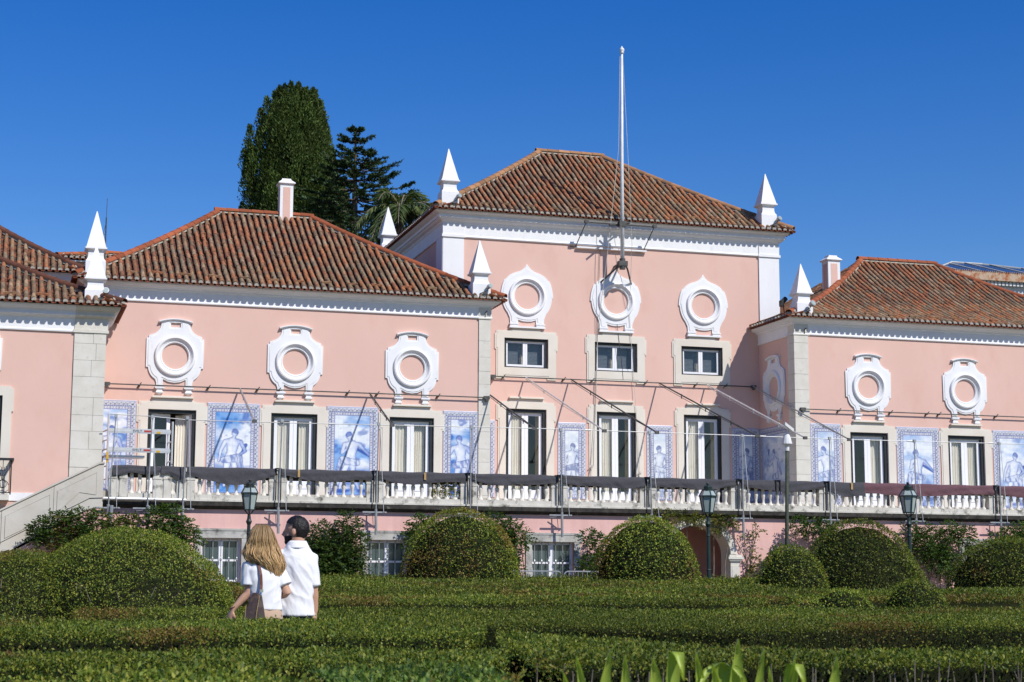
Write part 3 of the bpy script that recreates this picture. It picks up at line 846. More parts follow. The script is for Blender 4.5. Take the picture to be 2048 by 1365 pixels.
def paint_panel(w, h, seed, pose, sky_amt=1.0, side_borders=(True, True), right_only=False):
    res = .024
    nu, nv = max(4, int(w / res)), int(h / res)
    U, V = np.meshgrid(np.linspace(0, w, nu), np.linspace(0, h, nv))
    bl = .28 if side_borders[0] else 0; br = .28 if side_borders[1] else 0; bt = .30; bb = .16
    rg = random.Random(seed)
    # scene inside: sky, clouds, hills, water
    n1 = fbm(U * 1.1 + .6 * V, V * 2.6, seed * 3.1, seed, 4)
    n2 = fbm(U * 3.2, V * 4.5, seed * 1.7, seed + 9, 3)
    cloud = np.clip((n1 - .47 + .05 * sky_amt) * 5.0, 0, 1)
    wash = np.clip((n2 - .45) * 3.6, 0, 1) * .55
    t = np.clip(cloud * .85 + wash * .3, 0, 1)[..., None]
    base = PALE * (1 - t * sky_amt) + MIDB * t * sky_amt
    low = np.clip(1 - (V - bb) / (h * .34), 0, 1)
    g = (np.clip((fbm(U * 2.2, V * 7, 2.0, seed + 4, 3) - .36) * 3.6, 0, 1) * np.clip(low * 2.2, 0, 1))[..., None] * min(1, .35 + .65 * sky_amt)
    base = base * (1 - g) + BLUE * g
    deep = (np.clip((n2 - .60) * 8, 0, 1) * .6 * sky_amt)[..., None]
    base = base * (1 - deep) + BLUE * deep
    # a generic draped classical figure
    cx = (bl + w - br) / 2; s = (h - bt - bb) * .74; z0 = bb + .16; ln = lambda a, b: (cx + a * s * pose['m'], z0 + b * s)
    P = pose
    parts = [capsule(U, V, ln(P['hd'], .915), ln(P['hd'] * 1.1, .94), .052 * s, .05 * s),
             capsule(U, V, ln(P['hd'] * .8, .86), ln(0, .80), .026 * s, .034 * s),
             capsule(U, V, ln(-.095, .775), ln(.095, .775), .042 * s, .042 * s),
             capsule(U, V, ln(0, .74), ln(P['hip'] * .6, .60), .105 * s, .078 * s),
             capsule(U, V, ln(P['hip'] * .6, .60), ln(P['hip'], .50), .082 * s, .10 * s),
             capsule(U, V, ln(P['hip'] - .045, .48), ln(P['kl'], .26), .066 * s, .044 * s),
             capsule(U, V, ln(P['kl'], .26), ln(P['fl'], .03), .042 * s, .024 * s),
             capsule(U, V, ln(P['hip'] + .05, .48), ln(P['kr'], .26), .066 * s, .044 * s),
             capsule(U, V, ln(P['kr'], .26), ln(P['fr'], .03), .042 * s, .024 * s),
             capsule(U, V, ln(-.13, .77), ln(*P['el']), .036 * s, .028 * s), capsule(U, V, ln(*P['el']), ln(*P['hl']), .028 * s, .018 * s),
             capsule(U, V, ln(.13, .77), ln(*P['er']), .036 * s, .028 * s), capsule(U, V, ln(*P['er']), ln(*P['hr']), .028 * s, .018 * s)]
    D = np.minimum.reduce(parts)
    dr = np.minimum(capsule(U, V, ln(P['hip'] - .12, .46), ln(P['hip'] + .13, .50), .05 * s, .07 * s), capsule(U, V, ln(P['hip'] + .14, .48), ln(P['dx'], .14), .06 * s, .03 * s))
    prop = capsule(U, V, ln(*P['pa']), ln(*P['pb']), .014 * s, .03 * s)
    def over(base, mask, col): 
        m = mask[..., None]; return base * (1 - m) + col * m
    base = over(base, np.clip(.5 - prop / .02, 0, 1), BLUE * .9)
    ins = np.clip(.5 - D / .016, 0, 1)
    side = np.clip((U - cx) / (.26 * s) * .55 + .22 + .6 * (fbm(U * 6, V * 6, 1.0, seed + 2, 2) - .5), 0, 1)
    rim = np.clip(1 + D / (.055 * s), 0, 1)
    sh_ = np.clip(side * .55 + rim ** 2 * .45, 0, 1)[..., None]
    sh_ = np.clip(sh_ * 1.25 + .5 * np.clip(fbm(U * 11, V * 9, 2.5, seed + 12, 3) - .52, 0, 1)[..., None] * 3 * .5, 0, 1)
    flesh = np.array((.76, .79, .82)) * (1 - sh_) + np.array((.15, .24, .56)) * sh_
    base = over(base, ins, flesh)
    din = np.clip(.5 - dr / .016, 0, 1)
    fold = np.clip((fbm(U * 13 + V * 5, V * 5 - U * 3, 4.0, seed + 31, 3) - .33) * 3, 0, 1)[..., None]
    base = over(base, din, np.array((.62, .67, .76)) * (1 - fold * .75) + BLUE * fold * .75)
    for dd in (D, dr): base = over(base, np.clip(1 - np.abs(dd) / .017, 0, 1) * .85, BLUE * .75)
    hair = capsule(U, V, ln(P['hd'] * 1.0 - .005, .955), ln(P['hd'] * 1.1 + .03, .93), .042 * s, .035 * s)
    base = over(base, np.clip(.5 - hair / .016, 0, 1) * .75, BLUE)
    # borders
    el = U if side_borders[0] else np.full_like(U, 9.0); er = w - U if side_borders[1] else np.full_like(U, 9.0)
    e = np.minimum.reduce([el, er, h - V - (bt - .28), V + (.28 - bb)])
    along = np.where(np.minimum(el, er) < np.minimum(h - V, V), V, U)
    inb = e < .28
    white = np.array((.66, .67, .69))
    bc = np.broadcast_to(white, base.shape).copy()
    ph = (along / .135) % 1 - .5
    ros = np.hypot(ph * .135, e - .105)
    bc = over(bc, np.clip(1 - np.abs(ros - .046) / .013, 0, 1) * .75, np.array((.07, .085, .20)))
    bc = over(bc, np.clip(.5 + (.024 - ros) / .012, 0, 1), np.array((.03, .04, .11)))
    cor = np.hypot((np.abs(ph) - .5) * .135, e - .06); bc = over(bc, np.clip(.5 + (.022 - cor) / .012, 0, 1) * .8, np.array((.10, .14, .30)))
    cor = np.hypot((np.abs(ph) - .5) * .135, e - .15); bc = over(bc, np.clip(.5 + (.022 - cor) / .012, 0, 1) * .8, np.array((.06, .09, .24)))
    ph2 = (along / .0675) % 1 - .5
    ov = np.hypot(ph2 * .0675, (e - .222) * .7)
    band = (e > .178) & (e < .266)
    chain = np.clip(1.25 - np.abs(ov - .022) / .014, 0, 1)
    cb = np.broadcast_to(np.array((.07, .08, .17)), base.shape).copy()
    cb = over(cb, chain, white); cb = over(cb, np.clip(.5 + (.009 - ov) / .006, 0, 1), INK)
    bc[band] = cb[band]
    for le, wd in ((.012, .014), (.172, .008), (.272, .010)):
        bc = over(bc, np.clip(1.3 - np.abs(e - le) / wd, 0, 1) * .85, INK * 1.8)
    gmix = float(np.clip((.75 - sky_amt) * 1.1, 0, .45))       # the paler panels are painted in a greyer blue
    lum = base.mean(-1, keepdims=True) * np.array((.92, .97, .95)); base = base * (1 - gmix) + lum * gmix
    base[inb] = bc[inb]
    # tile joints and firing differences
    ti, tj = np.floor(U / .14).astype(int), np.floor(V / .14).astype(int)
    base = base * (1 + .10 * (_h(ti, tj, ti * 0, seed + 77) - .5))[..., None]
    fu, fv = np.abs((U / .14) % 1 - .5), np.abs((V / .14) % 1 - .5)
    jo = np.clip((np.maximum(fu, fv) - .43) / .07, 0, 1)[..., None] * .22
    base = base * (1 - jo) + np.array((.42, .42, .40)) * jo
    return nu, nv, U, V, np.clip(base, 0.01, .85)

POSES = [dict(m=1, hd=.03, hip=-.03, kl=-.11, fl=-.13, kr=.05, fr=.10, el=(-.20, .62), hl=(-.23, .44), er=(.21, .62), hr=(.12, .55), dx=.17, pa=(.12, .52), pb=(.22, .72)),
         dict(m=-1, hd=.05, hip=.03, kl=-.02, fl=-.12, kr=.15, fr=.20, el=(-.22, .68), hl=(-.33, .57), er=(.17, .63), hr=(.08, .70), dx=.30, pa=(-.36, .54), pb=(-.02, .74)),
         dict(m=1, hd=-.02, hip=.02, kl=-.06, fl=-.09, kr=.10, fr=.10, el=(-.22, .61), hl=(-.26, .42), er=(.22, .63), hr=(.17, .50), dx=.20, pa=(-.26, .50), pb=(-.22, .12)),
         dict(m=1, hd=.02, hip=-.02, kl=-.08, fl=-.06, kr=.05, fr=.03, el=(-.16, .60), hl=(-.06, .50), er=(.19, .62), hr=(.13, .46), dx=.16, pa=(.16, .42), pb=(.20, .16)),
         dict(m=-1, hd=.02, hip=.02, kl=-.06, fl=-.08, kr=.08, fr=.05, el=(-.17, .60), hl=(-.05, .48), er=(.20, .63), hr=(.20, .45), dx=.18, pa=(.2, .42), pb=(.24, .20)),
         dict(m=1, hd=-.05, hip=.04, kl=-.03, fl=-.13, kr=.14, fr=.16, el=(-.24, .70), hl=(-.30, .90), er=(.20, .62), hr=(.27, .50), dx=.26, pa=(-.30, .78), pb=(-.26, .99))]
def tile_panel(bld, x0, x1, y, z0, z1, seed, pose, sky_amt=1.0, sides=(True, True), rot=None):
    w, h = x1 - x0, z1 - z0
    nu, nv, U, V, col = paint_panel(w, h, seed, POSES[pose], sky_amt, sides)
    P = np.stack([U, np.full_like(U, -.016), V], -1).reshape(-1, 3)
    idx = np.arange(nu * nv).reshape(nv, nu)
    F = np.stack([idx[:-1, :-1], idx[:-1, 1:], idx[1:, 1:], idx[1:, :-1]], -1).reshape(-1, 4)
    # edge strip gives the slab its thickness
    ring = np.concatenate([idx[0, :], idx[1:, -1], idx[-1, -2::-1], idx[-2:0:-1, 0]])
    Pe = P[ring].copy(); Pe[:, 1] = .0
    n0 = len(P); m = len(ring); k = np.arange(m)
    Fe = np.stack([ring, n0 + k, n0 + (k + 1) % m, ring[(k + 1) % m]], -1)
    c = np.concatenate([col.reshape(-1, 3), np.full((m, 3), .4)])
    me = npmesh('tile_panel', np.concatenate([P, Pe]), np.concatenate([F, Fe]), c)
    return put('tile_panel', me, M['azulejo'], bld, (x0, y, z0), rot)

# -------------------------------------------------------------- stone quoins
def quoins(bld, x0, x1, y, z0, z1, seed, two=False, proud=.05, side=None, course=.52):
    rg = random.Random(seed); z = z0; k = 0
    while z < z1 - .05:
        h = min(course * rg.uniform(.85, 1.15), z1 - z)
        if z1 - z - h < .2: h = z1 - z
        cuts = [x0, x1]
        if two and k % 2 == 0: cuts = [x0, x0 + (x1 - x0) * rg.uniform(.55, .72), x1]
        if two and k % 4 == 3: cuts = [x0, x0 + (x1 - x0) * rg.uniform(.6, .7), x1]
        for a, b in zip(cuts[:-1], cuts[1:]):
            j = .004; pr = proud + rg.uniform(-.006, .006)
            c = ((a + b) / 2, y, z + h / 2)
            depth = .0 if side is None else side[0]
            mb = MB()
            ya, yb = y - pr, y + depth
            xa = a + j if a != x0 or side is None else a - proud
            mb.box(xa, ya, z + j, b - j, yb + .004, z + h - j)
            part('stone', mb, M['lime'], bld, at=c)
        z += h; k += 1
    mb = MB(); mb.box(x0 + .012 if side is None else x0 - proud * .6, y - proud + .022, z0, x1 - .012, y + .003 + (0 if side is None else side[0]), z1)
    part('mortar_bed', mb, M['joint'], bld)

def room(bld, x0, x1, y0, z0, z1, depth=4.0):
    mb = MB()
    mb.add([(x0, y0, z0), (x1, y0, z0), (x1, y0 + depth, z0), (x0, y0 + depth, z0)], [(0, 1, 2, 3)])
    mb.add([(x0, y0, z1), (x1, y0, z1), (x1, y0 + depth, z1), (x0, y0 + depth, z1)], [(3, 2, 1, 0)])
    mb.add([(x0, y0 + depth, z0), (x1, y0 + depth, z0), (x1, y0 + depth, z1), (x0, y0 + depth, z1)], [(0, 1, 2, 3)])
    mb.add([(x0, y0, z0), (x0, y0 + depth, z0), (x0, y0 + depth, z1), (x0, y0, z1)], [(0, 1, 2, 3)])
    mb.add([(x1, y0, z0), (x1, y0 + depth, z0), (x1, y0 + depth, z1), (x1, y0, z1)], [(3, 2, 1, 0)])
    part('room_interior', mb, M['interior'], bld)

def door_set(bld, cx, y, z=ZFL, h=DH, **kw):
    french_door(bld, cx, y, z, h, **kw)
    s = put('stone_surround', SUR[h][0], M['surround'], bld, (cx, y, z))
    put('surround_face', SUR[h][1], M['surround'], s, (cx, y, z))
    put('surround_cap', sur_cap, M['surround'], s, (cx, y, z + h - DH))

def chimney(roof, cx, cy, z0, z1, w=.5, d=.5):
    mb = MB(); a = w / 2; b = d / 2
    mb.box(cx - a, cy - b, z0, cx + a, cy + b, z1 - .24)
    mb.taper(cx - a, cx + a, cy - b, cy + b, z1 - .24, cx - a - .07, cx + a + .07, cy - b - .07, cy + b + .07, z1 - .20)
    mb.box(cx - a - .07, cy - b - .07, z1 - .20, cx + a + .07, cy + b + .07, z1 - .17)
    mb.taper(cx - a - .07, cx + a + .07, cy - b - .07, cy + b + .07, z1 - .17, cx - a * .7, cx + a * .7, cy - b * .7, cy + b * .7, z1 - .05)
    mb.box(cx - a * .7, cy - b * .7, z1 - .05, cx + a * .7, cy + b * .7, z1)
    ch = part('chimney', mb, M['white'], roof)
    p = MB(); p.box(cx - a * .55, cy - b - .006, z0, cx + a * .55, cy - b + .02, z1 - .34)
    p.box(cx - a - .006, cy - b * .6, z0, cx - a + .02, cy + b * .6, z1 - .34)
    part('chimney_panel', p, M['pink'], roof)

# ================================================================ the palace blocks
YW, YT, YP = 56.0, 59.05, 52.9
ZF = 4.23
# --- left wing
lw_ = thing('palace_wing', 'pink palace wing with three white oval medallions, left of the flagpole block', 'building', (9.4, YW, .75))
mb = MB()
holes = [(c - DW / 2, c + DW / 2, ZF, ZF + DH) for c in (5.475, 9.44, 13.41)]
wall_holes(mb, 2.65, 16.15, .75, 11.1, YW, holes)
shell(mb, 2.65, 16.15, .75, 11.1, YW, 66.7)
part('wall', mb, M['pink'], lw_)
mb = MB(); cornice(mb, WING_C, 2.65, 16.15, YW, 66.7); part('cornice', mb, M['white'], lw_)
lroof = hip_roof(lw_, 2.25, 16.53, 55.63, 5.73, 5.17, 5.73, 11.16, 14.76, .14, 21, ridge_col=(.29, .085, .038), tint_bias=.1, warm=1.0)
chimney(lroof, 9.86, 61.4, 14.2, 16.22, .48, .48)
quoins(lw_, 15.73, 16.15, YW, ZF - .3, 10.50, 5)
mb = MB(); mb.box(15.73, YW - .055, 10.60, 16.16, YW - .03, 10.95); mb.box(15.70, YW - .075, 10.50, 16.20, YW, 10.545); part('pilaster_cap', mb, M['lime'], lw_)
for i, c in enumerate((5.475, 9.44, 13.41)):
    door_set(lw_, c, YW, ajar=(.75, 0, 0)[i], ct=((False, True), (True, True), (True, True))[i])
    room(lw_, c - 1.9, c + 1.9, YW + .33, ZF - .02, ZF + 3.6)
    medallion(lw_, c + (.03, -.01, -.01)[i], YW, (8.77, 8.74, 8.71)[i])
tile_panel(lw_, 3.05, 4.34, YW, ZF + .02, 7.29, 3, 3, 1.05, (False, True))
tile_panel(lw_, 6.60, 8.30, YW, ZF + .02, 7.31, 1, 0, 1.15)
tile_panel(lw_, 10.52, 12.26, YW, ZF + .02, 7.33, 2, 1, 1.05)
tile_panel(lw_, 14.50, 15.71, YW, ZF + .02, 7.31, 5, 2, 1.15)
obelisk(lw_, 15.75, 56.0, 11.1, 2.15, .63)
obelisk(lw_, 2.88, 56.0, 11.1, 2.30, .63)

# --- tower
tw = thing('palace_tower', 'tall central pink block with three ogee medallions and the highest hipped roof', 'building', (21.85, YT, .75))
DT = (18.385, 21.855, 25.285)
mb = MB()
holes = [(c - DW / 2, c + DW / 2, ZF, ZF + TDH) for c in DT] + [(c - MW / 2, c + MW / 2, 9.29, 9.29 + MH) for c in DT]
wall_holes(mb, 15.25, 28.47, .75, 14.9, YT, holes)
shell(mb, 15.25, 28.47, .75, 14.9, YT, 69.4)
part('wall', mb, M['pink'], tw)
mb = MB(); cornice(mb, TOWER_C, 15.25, 28.47, YT, 69.4); part('cornice', mb, M['white'], tw)
troof = hip_roof(tw, 14.86, 28.93, 58.62, 5.70, 5.70, 5.70, 14.95, 18.74, .10, 31, left_side=1.0, ridge_col=(.32, .17, .085), tint_bias=-1.0, warm=1.12)
mb = MB()
mb.box(15.22, YT - .055, 9.0, 16.0, YT + .0, 13.955); mb.box(15.195, YT - .03, 9.0, 15.25, YT + .85, 13.955)
mb.box(15.205, YT - .065, 14.055, 16.0, YT - .03, 14.43); mb.box(15.17, YT - .10, 13.955, 16.03, YT, 14.05)
part('corner_pilaster', mb, M['white'], tw)
mb = MB()
mb.box(27.68, YT - .055, 9.0, 28.52, YT, 13.955); mb.box(27.68, YT - .065, 14.055, 28.53, YT - .03, 14.43); mb.box(27.65, YT - .10, 13.955, 28.57, YT, 14.05)
part('corner_pilaster', mb, M['white'], tw)
for x, y in ((15.40, 59.0), (28.0, 59.0), (15.42, 69.05)): obelisk(tw, x, y, 14.95, 2.27, .64)
for i, c in enumerate(DT):
    door_set(tw, c, YT, ZF, TDH, wood=True, ct=(True, True))
    room(tw, c - 1.7, c + 1.7, YT + .33, ZF + .3, 8.6)
    room(tw, c - 1.7, c + 1.7, YT + .33, 8.75, 11.2, 2.2)
    mezz_window(tw, c, YT, 9.29, bl=True)
    s = put('stone_surround', msur_a, M['surround'], tw, (c, YT, 9.29)); put('surround_face', msur_b, M['surround'], s, (c, YT, 9.29))
    medallion(tw, c + (.02, .0, .08)[i], YT, 11.92, tower=True)
tile_panel(tw, 16.2, 17.22, YT, ZF + .35, 7.36, 14, 3, .35, (True, True))
tile_panel(tw, 19.59, 20.67, YT, ZF + .35, 7.36, 15, 3, .42)
tile_panel(tw, 23.04, 24.08, YT, ZF + .35, 7.36, 16, 4, .40)
tile_panel(tw, 26.46, 27.58, YT, ZF + .35, 7.36, 17, 3, .45)

# --- right wing
rw = thing('palace_wing', 'pink palace wing at the right, set in front of the tall central block', 'building', (35, YW, .75))
mb = MB()
DR = (30.52, 34.53, 38.5)
holes = [(c - DW / 2, c + DW / 2, ZF, ZF + DH) for c in DR]
wall_holes(mb, 27.63, 43.1, .75, 11.1, YW, holes)
shell(mb, 27.63, 43.1, .75, 11.1, YW, 68.0)
part('wall', mb, M['pink'], rw)
mb = MB(); cornice(mb, WING_C, 27.63, 43.1, YW, 68.0); part('cornice', mb, M['white'], rw)
rclip = lambda x, y: y > 59.0 and x < 28.45
rroof = hip_roof(rw, 27.25, 43.5, 55.63, 6.43, 6.43, 6.43, 11.16, 14.66, .36, 41, left_side=1.0, ridge_col=(.29, .088, .04), tint_bias=.0, warm=1.05, clip=rclip, ybk=68.4)
chimney(rroof, 31.35, 60.2, 12.4, 14.42, .52, .52)
quoins(rw, 27.63, 28.15, YW, ZF - .3, 10.50, 6, side=(.48, ))
mb = MB(); mb.box(27.59, YW - .055, 10.60, 28.15, YW + .48, 10.95); mb.box(27.55, YW - .075, 10.50, 28.19, YW + .50, 10.545); part('pilaster_cap', mb, M['lime'], rw)
for i, c in enumerate(DR):
    door_set(rw, c, YW, ct=((False, True), (True, True), (True, True))[i])
    room(rw, c - 1.9, c + 1.9, YW + .33, ZF - .02, ZF + 3.6)
    medallion(rw, c + .02, YW, 8.70)
tile_panel(rw, 28.17, 29.38, YW, ZF + .02, 7.31, 21, 5, .62)
tile_panel(rw, 31.64, 33.40, YW, ZF + .02, 7.29, 22, 1, .68)
tile_panel(rw, 35.67, 37.40, YW, ZF + .02, 7.28, 23, 0, .66)
obelisk(rw, 27.95, 56.05, 11.1, 2.05, .62)
RZ = Matrix.Rotation(-math.pi / 2, 4, 'Z')      # faces towards -x
medallion(rw, 27.63, 57.72, 8.74, rot=RZ)
tile_panel(rw, 0, 2.52, YW, ZF + .02, 7.33, 24, 5, .62).matrix_local = Matrix.Translation(Vector((27.63, YT - .012, ZF + .02)) - WL[rw.name]) @ RZ

# --- front pavilion at the left edge
pv = thing('palace_pavilion', 'low pink pavilion at the left edge with grey stone corner and iron balcony', 'building', (-2, YP, .75))
mb = MB()
wall_holes(mb, -7.5, 3.13, .75, 9.7, YP, [(-1.05, .20, 4.05, 6.97)])
shell(mb, -7.5, 3.13, .75, 9.7, YP, 56.5)
part('wall', mb, M['pink'], pv)
PC = [(o, z - 1.42) for o, z in WING_C]
PC = [(0, 8.96), (.05, 8.96), (.06, 9.0), (.03, 9.04), (.03, 9.36), (.06, 9.39), (.13, 9.41), (.15, 9.44), (.21, 9.45), (.21, 9.50), (.19, 9.51), (.22, 9.58), (.31, 9.63), (.37, 9.70), (.38, 9.74), (0, 9.74)]
mb = MB(); cornice(mb, PC, -7.5, 3.13, YP, 56.4); part('cornice', mb, M['white'], pv)
hip_roof(pv, -8.0, 3.57, 52.46, 4.2, 4.2, 4.2, 9.80, 11.90, .22, 51, ridge_col=(.11, .045, .028), tint_bias=.9, nsingle=140)
quoins(pv, 2.19, 3.13, YP, 2.2, 8.98, 8, two=True, course=.56)
mb = MB(); mb.box(2.19, YP - .06, 9.05, 3.17, YP - .03, 9.38); mb.box(2.15, YP - .085, 8.955, 3.20, YP + .4, 9.045)
mb.loft([[(2.19, YP - o - .006, z), (3.13 + o + .006, YP - o - .006, z), (3.13 + o + .006, YP + .5, z)] for o, z in PC[4:-1]], cap=False, closed=False)
part('pilaster_cap', mb, M['lime'], pv)
obelisk(pv, 2.76, 53.25, 9.78, 1.95, .62)
mb = MB(); mb.box(-7.5, YP - .03, 3.86, 2.19, YP, 4.10); part('base_band', mb, M['white'], pv)
mb = MB(); mb.prism([(.20, 4.05), (.20, 6.97), (-1.05, 6.97), (-1.05, 7.25), (.44, 7.25), (.44, 7.18), (.52, 7.18), (.52, 6.5), (.47, 6.5), (.47, 4.05)], YP - .05, YP + .01); part('stone_surround', mb, M['surround'], pv)
mb = MB(); mb.box(.08, YP + .03, 4.05, .198, YP + .25, 6.968); mb.box(-1.05, YP + .035, 6.86, .08, YP + .25, 6.968); wf = part('french_door', mb, M['dark'], pv)
mb = MB(); mb.add([(-1.05, YP + .14, 4.06), (.08, YP + .14, 4.06), (.08, YP + .14, 6.86), (-1.05, YP + .14, 6.86)], [(0, 1, 2, 3)]); part('glass_pane', mb, M['glass'], wf)
room(pv, -1.6, .6, YP + .33, 4.0, 7.4, 3)
medallion(pv, -.80, YP, 8.10)
bl = thing('iron_balcony', 'black wrought iron balcony with scrollwork at the left edge', 'balcony', (-.6, YP, 4.0))
mb = MB(); mb.box(-1.6, YP - .42, 3.86, .50, YP - .031, 4.02); part('balcony_slab', mb, M['lime'], bl)
mb = MB(); mb.box(-1.6, YP - .44, 5.02, .60, YP - .33, 5.09); mb.box(.50, YP - .33, 5.02, .60, YP - .01, 5.09); part('hand_rail', mb, M['iron'], bl)
mb = MB(); mb.tube([(.53, YP - .38, 4.02), (.53, YP - .38, 5.02)], .022, 6); mb.box(-1.6, YP - .40, 4.06, .53, YP - .37, 4.09); part('corner_post', mb, M['iron'], bl)
for k in range(3):
    mb = MB(); cx = .30 - k * .46
    for s_ in (-1, 1):
        mb.tube([(cx + s_ * (.17 * math.cos(a) * (1 - a / 9)), YP - .385, 4.30 + .17 * math.sin(a) * (1 - a / 9)) for a in [i * .45 for i in range(15)]], .011, 5)
        mb.tube([(cx + s_ * x, YP - .385, z) for x, z in ((.02, 4.45), (.05, 4.6), (.13, 4.72), (.10, 4.86), (.03, 4.80), (.06, 4.70))], .012, 5)
        mb.tube([(cx + s_ * x, YP - .385, z) for x, z in ((.16, 4.15), (.10, 4.10), (.0, 4.14))], .011, 5)
        mb.tube([(cx + s_ * .19, YP - .385, 4.08), (cx + s_ * .19, YP - .385, 5.02)], .010, 5)
    mb.tube([(cx, YP - .385, 4.08), (cx, YP - .385, 5.02)], .010, 5)
    part('scroll_panel', mb, M['iron'], bl)

# --- block behind the pavilion
rb = thing('palace_block', 'upper block with curved hip roof behind the left pavilion', 'building', (-2, 60, .75))
mb = MB(); mb.box(-6, 60.4, .75, 2.36, 66, 12.05); part('wall', mb, M['white'], rb)
mb = MB(); cornice(mb, [(0, 11.72), (.10, 11.74), (.12, 11.80), (.22, 11.83), (.24, 11.90), (.30, 12.0), (.32, 12.06), (0, 12.06)], -6, 2.36, 60.4, 66); part('cornice', mb, M['white'], rb)
hip_roof(rb, -6.4, 2.72, 60.0, 3.2, 3.2, 3.2, 12.12, 14.2, .16, 61, ridge_col=(.11, .045, .028), tint_bias=.6, nsingle=40)
# --- small attic behind
at_ = thing('attic_pavilion', 'small dark tiled attic peeping up behind the tall left obelisk', 'building', (4, 75, 12))
mb = MB(); mb.box(2.5, 75, 12, 6.5, 78, 15.30); part('wall', mb, M['pink'], at_)
hip_roof(at_, 2.25, 7.2, 74.7, 2.2, 2.2, 2.2, 15.36, 15.95, .0, 71, tint_bias=1.5, nsingle=20)
mb = MB(); mb.box(2.45, 74.72, 15.22, 6.6, 75.0, 15.27); part('gutter', mb, M['alu'], at_)

# --- greenhouse roof far right
gh = thing('glass_roof_building', 'far building with dark glass roof and rusty sheet fascia at the right', 'building', (57, 86, 10))
xl, xr, y0, yb = 50.2, 64.5, 84.0, 96.0
ze, zr = 19.30, 20.75
mb = MB(); A = [(xl, y0, ze), (xr, y0, ze), (xr, yb, ze), (xl, yb, ze)]; B = [(54.1, 88.6, zr), (56.2, 88.6, zr), (56.2, 91, zr), (54.1, 91, zr)]
mb.add(A + B, [(0, 1, 5, 4), (1, 2, 6, 5), (2, 3, 7, 6), (3, 0, 4, 7), (4, 5, 6, 7)])
part('glass_roof', mb, M['solar'], gh)
def lerp(a, b, t): return tuple(a[i] + (b[i] - a[i]) * t for i in range(3))
for a, b in [(A[0], B[0]), (A[1], B[1]), (B[0], B[1]), (A[3], B[3]), (B[0], B[3])]:
    mb = MB(); mb.tube([a, b], .06, 5); part('glazing_bar', mb, M['greybar'], gh)
for k in range(1, 9):
    t = k / 9; p = lerp(A[0], A[1], t)
    if p[0] < B[0][0]: q = lerp(A[0], B[0], (p[0] - A[0][0]) / (B[0][0] - A[0][0]))
    elif p[0] > B[1][0]: q = lerp(A[1], B[1], (A[1][0] - p[0]) / (A[1][0] - B[1][0]))
    else: q = (p[0], B[0][1], zr)
    mb = MB(); mb.tube([p, (q[0], q[1], q[2] + .02)], .04, 5); part('glazing_bar', mb, M['greybar'], gh)
for k in range(1, 5):
    t = k / 5; p = lerp(A[0], A[3], t); q = lerp(B[0], B[3], t)
    mb = MB(); mb.tube([p, q], .04, 5); part('glazing_bar', mb, M['greybar'], gh)
mb = MB(); mb.box(xl - .1, y0 - .12, ze - .48, xr, y0 + .1, ze - .02)
for k in range(120): mb.box(xl + k * .12, y0 - .15, ze - .03, xl + k * .12 + .03, y0 - .05, ze + .05)
part('rusty_fascia', mb, M['rust'], gh)
mb = MB(); mb.box(xl, y0 + .3, 8, xr, yb, ze - .4)
for k in range(60):
    if k % 1 == 0: mb.taper(xl + k * .24, xl + k * .24 + .16, y0 + .02, y0 + .04, ze - .72, xl + k * .24, xl + k * .24 + .16, y0 + .02, y0 + .04, ze - .48)
part('sheet_wall', mb, M['greywall'], gh)
sm = thing('tiled_roof_house', 'small tiled roof at the far right edge below the glass roof', 'building', (49, 71, 10))
mb = MB(); mb.box(46.7, 71, 8, 54, 76.6, 14.8); part('wall', mb, M['white'], sm)
hip_roof(sm, 46.3, 56, 70.6, 3.2, 3.2, 3.2, 14.75, 16.2, .1, 81, tint_bias=1, nsingle=20)
# ================================================================ terrace
YF = 52.75
te = thing('terrace', 'pink terrace wall with dark ledge, barred windows and a stone archway', 'terrace', (20, YF, .75))
TW = ((6.75, 1.22, True), (11.91, 1.28, True), (17.33, 1.42, True), (33.0, 1.4, True))
ACX, ARX, ARZ, ASZ = 22.38, 1.14, .95, 2.50
mb = MB()
hs = [(c - w / 2, c + w / 2, 1.1, 2.84) for c, w, _ in TW]
wall_holes(mb, 3.2, ACX - 1.6, .7, 3.78, YF, [h for h in hs if h[1] < 20], .3)
wall_holes(mb, ACX + 1.6, 46, .7, 3.78, YF, [h for h in hs if h[0] > 24], .3)
# wall round the arch
outer = [(ACX - 1.6, .7), (ACX - 1.6, 3.78), (ACX + 1.6, 3.78), (ACX + 1.6, .7)]
A_ = arc(ACX, ASZ, ARX, ARZ, 0, 180, 24)
poly = [(ACX + ARX, .7)] + A_ + [(ACX - ARX, .7)] + outer
mb.add([(x, YF, z) for x, z in poly], [tuple(range(len(poly)))])
part('wall', mb, M['pinkold'], te)
# vault and room behind the arch
mb = MB(); R_ = [(ACX + ARX, .7)] + A_ + [(ACX - ARX, .7)]
mb.loft([[(x, YF + .004, z) for x, z in R_], [(x, YF + .75, z) for x, z in R_]], cap=False, closed=False)
part('arch_soffit', mb, M['surround'], te)
mb = MB(); mb.box(ACX - 3.2, YF + .76, .72, ACX + 3.2, YF + 3.0, 3.7)
mb.f = [f for i, f in enumerate(mb.f) if i != 2]
part('vaulted_room', mb, M['pinkold'], te)
mb = MB(); mb.box(ACX - 3.2, YF + .752, .72, ACX - ARX, YF + .757, 3.7); mb.box(ACX + ARX, YF + .752, .72, ACX + 3.2, YF + .757, 3.7); part('arch_cheek', mb, M['pinkold'], te)
mb = MB(); mb.box(ACX + .35, YF + 2.93, .8, ACX + 1.15, YF + 2.99, 2.2); mb.box(ACX - .9, YF + 2.93, .8, ACX - .1, YF + 2.99, 2.2); part('niche_panel', mb, M['surround'], te)
